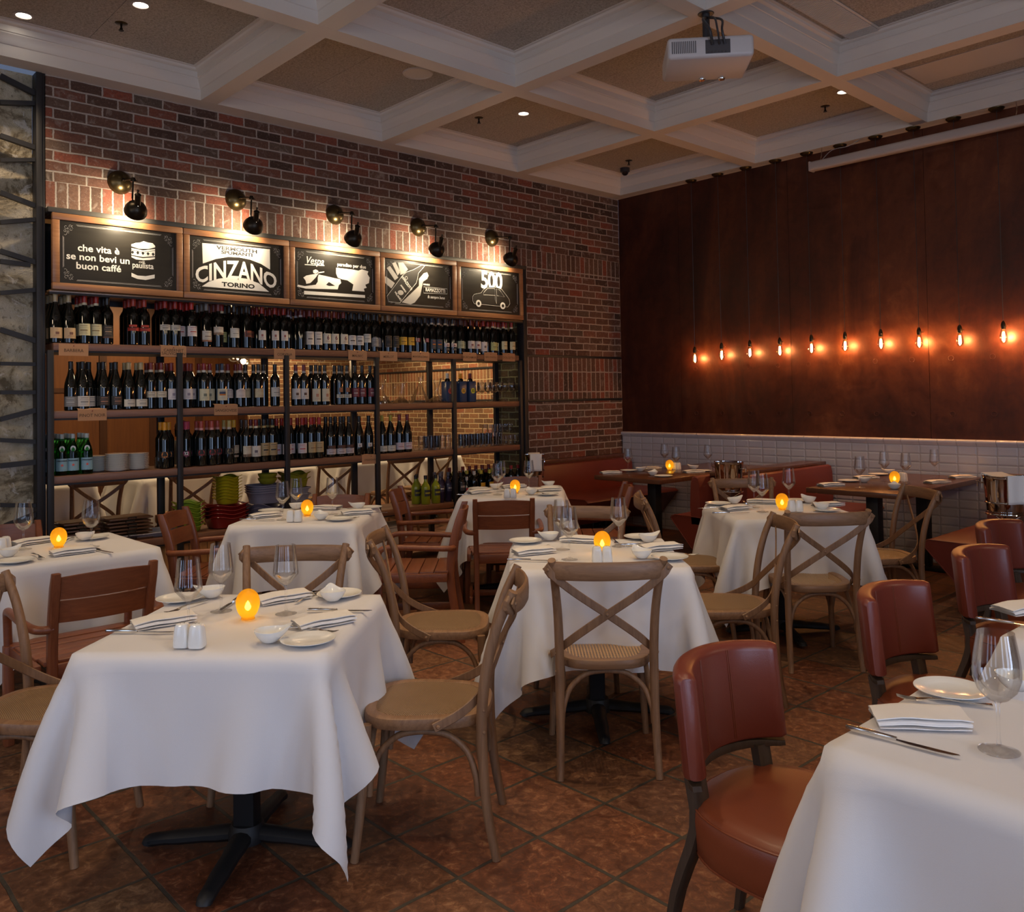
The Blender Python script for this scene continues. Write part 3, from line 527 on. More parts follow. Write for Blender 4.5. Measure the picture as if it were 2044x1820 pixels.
# ------------------------------------------------------------------ coffered ceiling
ZS = 3.726; CW, BW = 1.523, 0.127
xc = [(0.163+i*(CW+0.122), 0.163+i*(CW+0.122)+CW+0.03) for i in range(6)]
xc = [(0.163, 1.742), (1.879, 3.403), (3.520, 5.05), (5.17, 6.70), (6.82, 8.35)]
yc = [(-1.599, -0.149), (-3.226, -1.735), (-4.844, -3.359), (-6.46, -4.975), (-8.08, -6.59), (-9.70, -8.21)]
xe = [0.0]+[v for p in xc for v in p]+[RX]; ye = [RY]+[v for p in yc[::-1] for v in p]+[0.0]
mb = MB()
for i in range(0, len(xe)-1, 2): mb.box(xe[i], xe[i+1], RY, 0.02, ZS, ZS+0.006)
for i in range(0, len(ye)-1, 2): mb.box(0.0, RX, ye[i], ye[i+1], ZS+0.0004, ZS+0.0056)
ceil = struct(mb.obj('ceiling', M['ceil_wood'], smooth=False))
prof = [(-0.001,0.0003),(-0.0005,0.078),(0.007,0.082),(0.012,0.090),(0.016,0.110),(0.030,0.135),(0.034,0.142),(0.034,0.150),(0.040,0.153),(0.040,0.192),(0.052,0.196),(0.060,0.202),(0.066,0.215),(0.085,0.217),(0.085,0.225)]
tn = 5
for (x0, x1) in xc:
    for (y0, y1) in yc:
        tn += 1; mb = MB(); vs = []
        for d, h in prof: vs += [(x0+d, y0+d, ZS+h), (x1-d, y0+d, ZS+h), (x1-d, y1-d, ZS+h), (x0+d, y1-d, ZS+h)]
        fs = []
        for k in range(len(prof)-1):
            for i in range(4): j = (i+1) % 4; fs.append((4*k+i, 4*(k+1)+i, 4*(k+1)+j, 4*k+j))
        mb.add(vs, fs); struct(mb.obj('trim_%d' % tn, M['ceil_wood'], angle=25))
mb = MB(); ZP = ZS+0.222
for (x0, x1) in xc:
    for (y0, y1) in yc:
        ym = (y0+y1)/2-0.06
        mb.box(x0+0.06, x1-0.06, y0+0.06, ym-0.0016, ZP, ZP+0.03); mb.box(x0+0.06, x1-0.06, ym+0.0016, y1-0.06, ZP, ZP+0.03)
        mb.box(x0+0.06, x1-0.06, y0+0.06, y1-0.06, ZP+0.012, ZP+0.04)
struct(mb.obj('ceiling_panels', M['acoustic'], smooth=False))
mb = MB(); mb.box(-0.34, RX+0.2, RY-0.2, 0.1, ZS+0.30, ZS+0.4); struct(mb.obj('ceiling_slab', M['ceil_wood'], smooth=False))
# ------------------------------------------------------------------ plaster pier behind a black steel truss, left of the shelf
mb = MB()
mb.grid(lambda u, v: (-0.10+0.012*math.sin(9*u+3*v)*math.cos(14*v), -6.95+u*0.91, v*3.73), 26, 70)
mb.box(-0.34, -0.13, -6.95, -6.045, 0, 3.73)
struct(mb.obj('wall_pier', M['plaster'], smooth=True, angle=180))
mb = MB(); mb.rbox(-0.08, 0.02, -6.045, -6.008, 0, 3.722, 0.003); mb.rbox(-0.07, -0.0, -6.008, -5.988, 0, 3.722, 0.002)
tr = mb.obj('steel_truss', M['steel']); tag(tr, 'black steel lattice upright in front of the rough plaster pier, left of the wine shelf', 'steel frame')
def zz_at(px0, px1): return px0, px1
for (yl, zl, yr, zr, w_) in TRUSS:
    q = MB(); d = Vector((0, yr-yl, zr-zl)); d.normalize(); nrm = Vector((0, -d.z, d.y))*w_/2
    a = Vector((0, yl, zl)); b = Vector((0, yr, zr))
    vs = []
    for x in (-0.045, -0.012): vs += [tuple(Vector((x, p.y, p.z))+s_*nrm) for p, s_ in ((a,-1),(b,-1),(b,1),(a,1))]
    q.add(vs, [(0,1,2,3),(7,6,5,4),(0,4,5,1),(1,5,6,2),(2,6,7,3),(3,7,4,0)]); q.obj('lattice_bar', M['steel'], tr, smooth=False)
# ------------------------------------------------------------------ room beyond the shelf
mb = MB(); mb.box(-6.75, -6.6, -2.45, 0.9, 0, 3.3); struct(mb.obj('wall_far', M['brick_far'], smooth=False))
mb = MB()
mb.box(-6.6, -0.42, 0.45, 0.6, 0, 1.418, 0); mb.box(-6.6, -0.42, 0.45, 0.6, 1.44, 1.886, 1); mb.box(-6.6, -0.42, 0.45, 0.6, 1.905, 3.3, 0)
mb.box(-6.6, -0.42, 0.44, 0.5, 1.414, 1.442, 2); mb.box(-6.6, -0.42, 0.44, 0.5, 1.882, 1.909, 2)
struct(mb.obj('wall_side', [M['brick_side'], M['soldier_side'], M['steel']], smooth=False))
mb = MB(); mb.box(-5.4, -5.25, -9.0, -2.05, 0, 3.3)
pw = mb.obj('wall_far_left', M['panel_wood'], smooth=False); struct(pw)
mb = MB()
for y in [-2.1-0.62*i for i in range(10)]: mb.box(-5.25, -5.235, y-0.09, y+0.0, 0, 3.3)
for z in (0.62, 1.30, 1.62): mb.box(-5.25, -5.238, -9.0, -2.05, z, z+0.055)
struct(mb.obj('trim_60', M['panel_wood_dark'], smooth=False))
mb = MB(); mb.box(-6.7, -0.34, -9.0, 0.9, 3.12, 3.25); struct(mb.obj('ceiling_far', M['ceil_far'], smooth=False))
mb = MB(); mb.box(-6.7, -0.34, -9.1, -9.0, 0, 3.3); struct(mb.obj('wall_far_front', M['panel_wood'], smooth=False))

# ------------------------------------------------------------------ wine shelf
SD = 0.38          # depth
sh = thing('wine_shelf', 'long open wine shelf of black steel posts and oak boards set into the brick wall', 'shelf unit', (0, -3.77, 0))
def rel(o): o.location = (0, 3.77, 0); return o
for y in (-5.965, -5.092, -4.222, -3.352, -2.482, -1.612):
    mb = MB(); mb.rbox(0.0, 0.035, y-0.02, y+0.02, 0.0, 1.842, 0.003); rel(mb.obj('post', M['steel'], sh))
    mb = MB(); mb.rbox(-SD, -SD+0.035, y-0.026, y+0.026, 0.0, 2.25, 0.003); rel(mb.obj('post', M['steel'], sh))
for z0, z1 in ((1.842, 1.892), (1.378, 1.428), (0.936, 0.987), (0.438, 0.488)):
    mb = MB(); mb.rbox(-SD, 0.02, -5.945, -1.628, z0, z1, 0.003); mb.box(-SD, 0.012, -5.945, -1.628, z0-0.012, z0-0.0005, 1)
    rel(mb.obj('shelf_board', [M['shelf_wood'], M['steel']], sh))
mb = MB(); mb.rbox(-SD, 0.02, -5.945, -1.628, 0.09, 0.12, 0.003); rel(mb.obj('shelf_board', M['shelf_wood'], sh))
# black frame around the opening
mb = MB(); mb.rbox(-0.05, 0.06, -5.985, -1.535, 2.775, 2.81, 0.003); rel(mb.obj('frame_rail', M['steel_gray'], sh))
mb = MB(); mb.rbox(-0.05, 0.05, -1.585, -1.535, 0.0, 2.775, 0.003); rel(mb.obj('frame_upright', M['steel'], sh))
mb = MB(); mb.rbox(-0.38, 0.045, -5.975, -1.59, 2.235, 2.25, 0.002)
rel(mb.obj('soffit', M['soffit_wood'], sh))
mb = MB(); mb.box(0.035, 0.046, -5.975, -1.59, 2.222, 2.235); mb.box(-0.38, -0.35, -5.975, -1.59, 2.2, 2.77); rel(mb.obj('soffit_rail', M['steel'], sh))
# ------------------------------------------------------------------ chalkboard signs
A = D['art']; sb = [-5.965]+A['bounds']+[-1.598]
descs = ['chalkboard sign with three lines of lettering and a drum-shaped tin, leftmost above the shelf',
         'chalkboard sign with big arched white capitals on black, second from the left',
         'chalkboard sign with a scooter rider drawn in white, middle of the five',
         'chalkboard sign with a hand holding a slanted bottle, fourth from the left',
         'chalkboard sign with large white numerals above a small car, rightmost of the five']
SX, ZB0, ZB1 = 0.062, 2.252, 2.772
def u2x(mb_pts, y0): return [(p[0], p[1]) for p in mb_pts]
YZ = Matrix(((0,0,1,0),(1,0,0,0),(0,1,0,0),(0,0,0,1)))     # local (x,y,z) -> world (y,z,x)
for k in range(5):
    y0, y1 = sb[k]+0.003, sb[k+1]-0.003; yc_ = (y0+y1)/2
    s = thing('chalkboard_sign', descs[k], 'sign', (0, yc_, ZB0), group='chalkboard signs above the wine shelf')
    def off(o): o.location = (0, -yc_, -ZB0); return o
    fw = 0.046
    for a in ((y0, y1, ZB1-fw, ZB1), (y0, y1, ZB0, ZB0+fw), (y0, y0+fw, ZB0+fw, ZB1-fw), (y1-fw, y1, ZB0+fw, ZB1-fw)):
        mb = MB(); mb.rbox(0.036, 0.072, a[0], a[1], a[2], a[3], 0.004); off(mb.obj('frame_strip', M['frame_wood'], s))
    mb = MB(); mb.box(0.04, 0.058, y0+0.03, y1-0.03, ZB0+0.03, ZB1-0.03); off(mb.obj('board', M['slate'], s, smooth=False))
    b0, b1, c0, c1 = y0+fw, y1-fw, ZB0+fw, ZB1-fw
    q = MB()     # chalk border with scrolled corners
    e = 0.022
    for off_ in (0.0, 0.006):
        i0, i1, j0, j1 = b0+e+off_, b1-e-off_, c0+e+off_, c1-e-off_; cl = 0.085
        for (p, r_) in (((i0+cl, j0), (i1-cl, j0)), ((i0+cl, j1), (i1-cl, j1)), ((i0, j0+cl), (i0, j1-cl)), ((i1, j0+cl), (i1, j1-cl))):
            q.tube([(0.0586, p[0], p[1]), (0.0586, r_[0], r_[1])], 0.0011, 5)
    for sy_, cy_ in ((1, b0+e), (-1, b1-e)):
        for sz_, cz_ in ((1, c0+e), (-1, c1-e)):
            for (uu, vv, rr, t0, t1) in ((0.02,0.02,0.014,0,5.6),(0.048,0.012,0.010,2,8),(0.012,0.048,0.010,-2,4),(0.05,0.034,0.009,0,5.4),(0.034,0.052,0.009,1,6.5),(0.066,0.012,0.014,1.6,4.2),(0.012,0.068,0.014,-0.6,2.2),(0.03,0.03,0.006,0,6)):
                q.tube([(0.0586, cy_+sy_*(uu+rr*(1-0.05*i)*math.cos(t0+(t1-t0)*i/12)), cz_+sz_*(vv+rr*(1-0.05*i)*math.sin(t0+(t1-t0)*i/12))) for i in range(13)], 0.0010, 4)
    off(q.obj('chalk_border', M['chalk_gray'], s))
    w_ = MB(); bk = MB()
    def P(key, h=0.0008, m_=None, z=0.058): (m_ or w_).prism(A[key], h, T=Matrix.Translation((z, 0, 0)) @ YZ)
    def TX(t, u, v, size, m_=None, z=0.0592, **kw): text_mesh(t, size, Matrix.Translation((z, u, v)) @ YZ @ kw.pop('R', Matrix.Identity(4)), mb=(m_ or w_), **kw)
    if k == 0:
        t = A['txt1']
        for i, st in enumerate(('che vita è', 'se non bevi un', 'buon caffé')): TX(st, t[0][0]-0.005, 2.548-0.062*i, 0.066, bold=0.0012, sx=1.08)
        yc2 = t[3][0]
        TX('paulista', yc2, t[3][1], 0.058, bold=0.0009, sx=0.86); TX('café', yc2-0.01, t[4][1]+0.002, 0.026, shear=0.3)
        for kk in ('can_top', 'can_band', 'can_mid', 'can_low', 'can_bot'): P(kk)
        ym, zm = yc2, (A['can_mid'][0][1]+A['can_mid'][3][1])/2
        for i in range(5):
            q_ = ym-0.072+0.036*i
            bk.prism([(q_, zm+0.012), (q_+0.011, zm), (q_, zm-0.014), (q_-0.011, zm)], 0.0006, T=Matrix.Translation((0.0592, 0, 0)) @ YZ)
    elif k == 1:
        P('cz_top'); P('cz_bot'); t = A['cz_txt']; cy2, cz2 = t[0]
        hw = (t[5][0]-t[4][0])/2; cm = (t[5][0]+t[4][0])/2
        def arc(x, y):   # letters rise towards the middle of the arch
            u_ = max(-1.05, min(1.05, x/hw)); hgt = 1.0+0.22*(1-u_*u_)
            return (x, y*hgt-0.052*u_*u_)
        TX('CINZANO', cm, cz2-0.004, 0.165, bold=0.004, sx=hw*2/0.62, arc=arc)
        TX('TORINO', t[1][0], t[1][1], 0.046, bk, bold=0.0016, sx=1.5, z=0.0595); TX('VERMOUTH', t[2][0], t[2][1], 0.040, bk, bold=0.0016, sx=1.55, z=0.0595); TX('SPUMANTI', t[3][0], t[3][1], 0.036, bk, bold=0.0015, sx=1.5, z=0.0595)
    elif k == 2:
        t = A['v_txt']; TX('Vespa', t[0][0], t[0][1], 0.085, bold=0.001, shear=0.35, sx=0.85); P('v_line'); TX('paradiso per due', t[1][0], t[1][1]+0.004, 0.042, bold=0.0007)
        for kk in ('v_bar', 'v_rider', 'v_body', 'v_front', 'v_cap'): P(kk)
        P('v_hole', 0.0005, bk, 0.0592)
    elif k == 3:
        gq = MB()
        for kk in ('r_f1', 'r_f2', 'r_f3', 'r_f4', 'r_palm'): P(kk, 0.0007, gq)
        off(gq.obj('painted_hand', paint((0.42,0.40,0.37), 0.6), s))
        bt_ = MB(); P('r_bot', 0.0008, bt_, 0.0588); off(bt_.obj('painted_bottle', M['ink'], s))
        pts_ = [(0.0600, a, b) for a, b in A['r_bot']]; w_.tube(pts_, 0.0016, 5, closed=True)
        w_.tube([(0.0596, a, b) for a, b in A['r_box']], 0.0018, 5, closed=True)
        t = A['r_txt']; TX('RAMAZZOTTI', t[0][0], t[0][1], 0.046, bold=0.001, sx=0.80); TX('fa sempre bene', t[1][0], t[1][1], 0.038, shear=0.3, bold=0.0006, sx=0.85); TX('AMARO', t[2][0], t[2][1], 0.022, bold=0.0008)
        Rr = Matrix.Rotation(math.radians(-48), 4, 'Z')
        TX('RAMAZZOTTI', t[3][0], t[3][1], 0.036, z=0.0605, R=Rr, bold=0.0006, sx=0.7); TX('AMARO', t[4][0], t[4][1]-0.012, 0.024, z=0.0605, R=Rr, bold=0.0006); TX('MILANO', t[6][0]+0.01, t[6][1], 0.026, z=0.0605, R=Rr, bold=0.0006)
        q2 = MB(); q2.lathe([(0, 0), (0.032, 0), (0.032, 0.0008), (0, 0.0008)], 24, T=Matrix.Translation((0.0598, t[5][0]+0.002, t[5][1]-0.012)) @ YZ @ Matrix.Scale(0.7, 4, (0,1,0))); off(q2.obj('painted_label', paint((0.42,0.40,0.37), 0.6), s))
        w_.tube([(0.0602, t[3][0]-0.003+0.013*math.cos(i*PI/8), t[3][1]+0.045+0.013*math.sin(i*PI/8)) for i in range(16)], 0.0022, 5, closed=True)
    else:
        t = A['f_txt'][0]; TX('500', t[0], t[1]+0.002, 0.235, bold=0.006, sx=0.86, spacing=0.92)
        P('f_car', 0.0008, bk, 0.0596)
        def loop(pts, r_=0.0014, z=0.0612): w_.tube([(z, a, b) for a, b in pts], r_, 5, closed=True)
        loop(A['f_car']); loop(A['f_win1']); loop(A['f_win2'])
        for (a, b) in A['f_wh']:
            w_.lathe([(0, 0), (0.034, 0), (0.034, 0.0015), (0, 0.0015)], 28, T=Matrix.Translation((0.0608, a, b)) @ YZ)
            bk.lathe([(0, 0), (0.016, 0), (0.016, 0.0015), (0, 0.0015)], 20, T=Matrix.Translation((0.0620, a, b)) @ YZ)
        a, b = A['f_win1'][3]; c_, d_ = A['f_wh'][0]
        loop([(a, b), (A['f_win2'][3][0]-0.006, A['f_win2'][3][1]), (A['f_win2'][3][0]-0.006, d_+0.012), (a+0.02, d_+0.012), (a, b-0.04)], 0.0009)
    off(w_.obj('white_artwork', M['chalk'], s, smooth=False))
    if bk.v: off(bk.obj('black_artwork', M['ink'], s, smooth=False))
# ------------------------------------------------------------------ sconces: domed wall plate, jointed arm, shaded head
ords = ['first', 'second', 'third', 'fourth', 'fifth', 'sixth', 'seventh', 'eighth', 'ninth', 'tenth', 'eleventh', 'twelfth', 'thirteenth', 'fourteenth', 'fifteenth', 'sixteenth', 'seventeenth', 'eighteenth', 'nineteenth', 'twentieth']
def ordn(n):
    if n <= 20: return ords[n-1]
    tens = {2: 'twenty', 3: 'thirty', 4: 'forty', 5: 'fifty'}[n//10]
    return tens+'-'+ords[n % 10-1] if n % 10 else {20: 'twentieth', 30: 'thirtieth', 40: 'fortieth', 50: 'fiftieth'}[n]
whichs = ['above the first sign, leftmost of five', 'above the arched-lettering sign, second of five', 'above the scooter-rider sign, middle of five', 'above the hand-and-bottle sign, fourth of five', 'above the small-car sign, rightmost of five']
for k, sc in enumerate(D['sconce']):
    y = sc[1]; zb = 3.058; ex = 0.27
    o = thing('wall_sconce', 'dark bronze swing-arm wall lamp '+whichs[k], 'wall lamp', (0, y, zb), group='sconces over the signs')
    mb = MB(); mb.lathe([(0, 0.058), (0.022, 0.056), (0.05, 0.046), (0.072, 0.028), (0.083, 0.010), (0.086, 0.0), (0.0, 0.0)], 32, T=Matrix.Rotation(PI/2, 4, 'Y')); mb.obj('wall_plate', M['brass'], o)
    mb = MB(); mb.tube([(0.05, 0, 0), (0.08, 0, 0.004), (ex-0.01, 0, -0.03)], 0.0065, 10); mb.lathe([(0, -0.013), (0.011, -0.012), (0.011, 0.012), (0, 0.013)], 14, T=T_(0.085, 0, 0.003, rx=PI/2))
    mb.lathe([(0, -0.016), (0.017, -0.014), (0.019, 0.0), (0.012, 0.016), (0, 0.018)], 14, T=T_(ex, 0, -0.035)); mb.tube([(ex, 0, -0.035), (ex, 0.03, -0.04)], 0.004, 8); mb.obj('upper_arm', M['bronze'], o)
    mb = MB(); mb.tube([(ex, 0, -0.03), (ex, -0.006, -0.165)], 0.0062, 10); mb.tube([(ex, -0.02, -0.185), (ex, -0.03, -0.205), (ex, -0.012, -0.218), (ex, 0.0, -0.2), (ex, -0.006, -0.165)], 0.005, 8); mb.obj('lower_arm', M['bronze'], o)
    tilt = T_(ex+0.035, 0.016, -0.215, ry=math.radians(32), rx=math.radians(8))
    mb = MB(); mb.lathe([(0, 0.112), (0.006, 0.110), (0.009, 0.103), (0.005, 0.096), (0.006, 0.088), (0.020, 0.080), (0.023, 0.074), (0.021, 0.068), (0.0205, 0.0), (0.0, -0.001)], 20, T=tilt); mb.obj('lamp_neck', M['bronze'], o)
    sh_ = tilt @ T_(0.0, 0, 0.004, ry=math.radians(30))
    mb = MB(); mb.lathe([(0.018, 0.004), (0.040, -0.006), (0.062, -0.026), (0.074, -0.054), (0.077, -0.078), (0.0745, -0.078), (0.071, -0.054), (0.059, -0.029), (0.038, -0.010), (0.016, 0.0)], 32, T=sh_); mb.obj('lamp_shade', M['bronze'], o)
    mb = MB(); mb.lathe([(0, -0.012), (0.012, -0.02), (0.022, -0.042), (0.020, -0.058), (0, -0.066)], 16, T=sh_); mb.obj('bulb', M['lamp_face'], o)
    p = sh_ @ Vector((0, 0, -0.072)); tg = Vector((0.0, y-0.05, zb-0.48))
    spot_light('sconce_glow', (p.x, y+p.y, zb+p.z), (-0.02, y-0.10, zb-0.30), SCONCE, (1.0, 0.80, 0.52), 158, 0.7, 0.03)
# ------------------------------------------------------------------ grape-variety cards
for (nm, y, z) in D['cards']:
    nmw = nm.replace('\n', ' ').lower()
    shelf_w = 'top' if z > 1.7 else 'second' if z > 1.3 else 'third'
    o = thing('variety_card', 'small kraft card lettered %s pinned to the %s shelf edge' % (nmw, shelf_w), 'card', (0.0205, y, z), group='variety cards on the shelf edges')
    hw = 0.094 if len(nm) < 13 or '\n' in nm else 0.1
    if nm == 'DOLCETTO' or nm.startswith('NERO') or nm == 'NEGROAMARO': hw = 0.085
    sg = Matrix.Rotation(random.uniform(-0.02, 0.02), 4, 'X')
    mb = MB(); mb.box(0.001, 0.0025, -hw, hw, -0.040, 0.040, T=sg); mb.add([(0.0025,-hw,0.04),(0.0025,hw,0.04),(-0.03,hw,0.047),(-0.03,-hw,0.047)], [(0,1,2,3)], T=sg); mb.obj('card', M['card'], o, smooth=False)
    mb = MB(); ls = nm.split('\n')
    for i, l in enumerate(ls): text_mesh(l, 0.030 if len(l) < 11 else 0.024, sg @ Matrix.Translation((0.0029, 0, (-0.004 if len(ls) == 1 else 0.007-0.024*i))) @ YZ, mb=mb, bold=0.0002, sx=1.0 if len(l) < 12 else 0.86)
    mb.obj('lettering', M['card_ink'], o, smooth=False)
    mb = MB(); mb.lathe([(0, 0.003), (0.004, 0.002), (0.0045, 0), (0, 0)], 10, T=sg @ Matrix.Translation((0.0026, 0, 0.028)) @ Matrix.Rotation(PI/2, 4, 'Y')); mb.obj('pin', M['pin'], o)

# ------------------------------------------------------------------ bottles
BX = [(0,0.001),(0.030,0.001),(0.0365,0.006),(0.037,0.014),(0.037,0.186),(0.0355,0.200),(0.028,0.216),(0.0185,0.232),(0.0148,0.246),(0.0142,0.262),(0.0142,0.302),(0.0,0.302)]
BG = [(0,0.001),(0.034,0.001),(0.0405,0.006),(0.041,0.014),(0.041,0.140),(0.0385,0.165),(0.031,0.195),(0.022,0.222),(0.0165,0.246),(0.0145,0.266),(0.0142,0.300),(0.0,0.300)]
def sector(mb, r, z0, z1, a0, a1, mi=0, n=12, arch=0.0, t=0.0004):
    vs = []
    for i in range(n+1):
        a = a0+(a1-a0)*i/n; u = 2*i/n-1
        top = z1-arch*(u*u)
        vs += [((r)*math.cos(a), (r)*math.sin(a), z0), (r*math.cos(a), r*math.sin(a), top)]
    mb.add(vs, [(2*i, 2*i+2, 2*i+3, 2*i+1) for i in range(n)], mi)
_lab = {}
_meshes = {}
def bottle_meshes(shape, cap, ring, label):
    """label: tuple of bands (z0, z1, half angle, colour, print colour, motif)"""
    k = (shape,)
    if k not in _meshes:
        mb = MB(); mb.lathe(BX if shape == 'bx' else BG, 20); _meshes[k] = mb.mesh('wine_bottle', M['bottle_glass'])
    kc = ('cap', shape, cap, ring)
    if kc not in _meshes:
        mb = MB(); mb.lathe([(0.0148,0.252),(0.0154,0.254),(0.0154,0.296),(0.0165,0.297),(0.0165,0.302),(0.0135,0.305),(0,0.305)], 16)
        if ring: mb.lathe([(0.0149,0.243),(0.0158,0.243),(0.0158,0.258),(0.0149,0.258)], 16, 1)
        _meshes[kc] = mb.mesh('capsule', [paint(cap, 0.35), paint(ring or (0.5,0.5,0.5), 0.5)])
    kl = ('lab', shape, label)
    if label and kl not in _meshes:
        mb = MB(); mats = []; r = (0.037 if shape == 'bx' else 0.041)+0.0005
        def mi(c):
            p = paint(c, 0.6)
            if p not in mats: mats.append(p)
            return mats.index(p)
        for (z0, z1, ha, c, pc, motif) in label:
            sector(mb, r, z0, z1, -ha, ha, mi(c), arch=0.014 if motif == 'arch' else 0)
            if pc:
                rr = r+0.0005; h = z1-z0
                for (fz, fa, th_) in ((0.80, 0.5, 0.0035), (0.64, 0.62, 0.0016), (0.25, 0.45, 0.0014), (0.16, 0.55, 0.0012)):
                    if motif in ('six', 'thirtytwo', 'star', 'crest', 'disc') and fz > 0.3: continue
                    sector(mb, rr, z0+h*fz, z0+h*fz+th_, -ha*fa, ha*fa, mi(pc), 6)
                if motif == 'line': sector(mb, rr, z0+h*0.38, z0+h*0.5, -ha*0.5, ha*0.5, mi(pc), 6)
                if motif == 'frame':
                    for a_, b_ in ((0.0,0.03),(0.97,1.0)): sector(mb, rr, z0+h*a_, z0+h*b_, -ha, ha, mi(pc), 6)
                    sector(mb, rr, z0, z1, -ha, -ha*0.93, mi(pc), 2); sector(mb, rr, z0, z1, ha*0.93, ha, mi(pc), 2)
                if motif == 'crest': sector(mb, rr, z0+h*0.36, z0+h*0.60, -ha*0.25, ha*0.25, mi(pc), 4)
                if motif == 'pic': sector(mb, rr, z0+h*0.42, z0+h*0.75, -ha*0.5, ha*0.5, mi((0.02,0.04,0.10)), 5); sector(mb, rr+0.0003, z0+h*0.42, z0+h*0.55, -ha*0.5, ha*0.5, mi((0.5,0.16,0.02)), 5)
                if motif in ('six', 'thirtytwo'):
                    if motif == 'thirtytwo':
                        R_ = 0.021; zc = (z0+z1)/2
                        vs = [((r+0.0004)*math.cos(R_*math.cos(t*PI/10)/r), (r+0.0004)*math.sin(R_*math.cos(t*PI/10)/r), zc+R_*math.sin(t*PI/10)) for t in range(20)]
                        mb.add(vs, [tuple(range(20))], mi(pc))
                        tq = MB(); text_mesh('32', 0.030, Matrix.Identity(4), mb=tq, bold=0.001)
                        ic = mi((0.8,0.75,0.75)) if pc[0] > 0.4 and pc[2] > 0.1 else mi((0.02,0.015,0.015))
                    else:
                        zc = (z0+z1)/2+0.006; tq = MB(); text_mesh('6', 0.046, Matrix.Identity(4), mb=tq, bold=0.0005); ic = mi(pc)
                    mb.add([((r+0.001)*math.cos(v[0]/r), (r+0.001)*math.sin(v[0]/r), zc+v[1]) for v in tq.v], tq.f, ic)
        _meshes[kl] = mb.mesh('label', mats)
    return _meshes[k], _meshes[kc], _meshes.get(kl)
def put_bottle(x, y, z, st, label, group, rz=0, s=1.0, withlabel=True):
    shape, cap, ring, lab = st[:4]
    b, c, l = bottle_meshes(shape, cap, ring, lab if withlabel else None)
    o = bpy.data.objects.new('wine_bottle', b); C.objects.link(o); o.location = (x, y, z); o.rotation_euler = (0, 0, rz); o.scale = (1.05*s, 1.05*s, 1.12*s)
    tag(o, label, 'bottle', group)
    q = bpy.data.objects.new('capsule', c); C.objects.link(q); q.parent = o
    if l: q = bpy.data.objects.new('label', l); C.objects.link(q); q.parent = o
    return o
cr, wh, bk_, rd, dr, nv, tan, gy = (0.62,0.56,0.40), (0.62,0.57,0.54), (0.012,0.012,0.014), (0.30,0.012,0.010), (0.13,0.012,0.012), (0.02,0.03,0.06), (0.20,0.13,0.07), (0.22,0.21,0.20)
pk = (0.20,0.09,0.06)
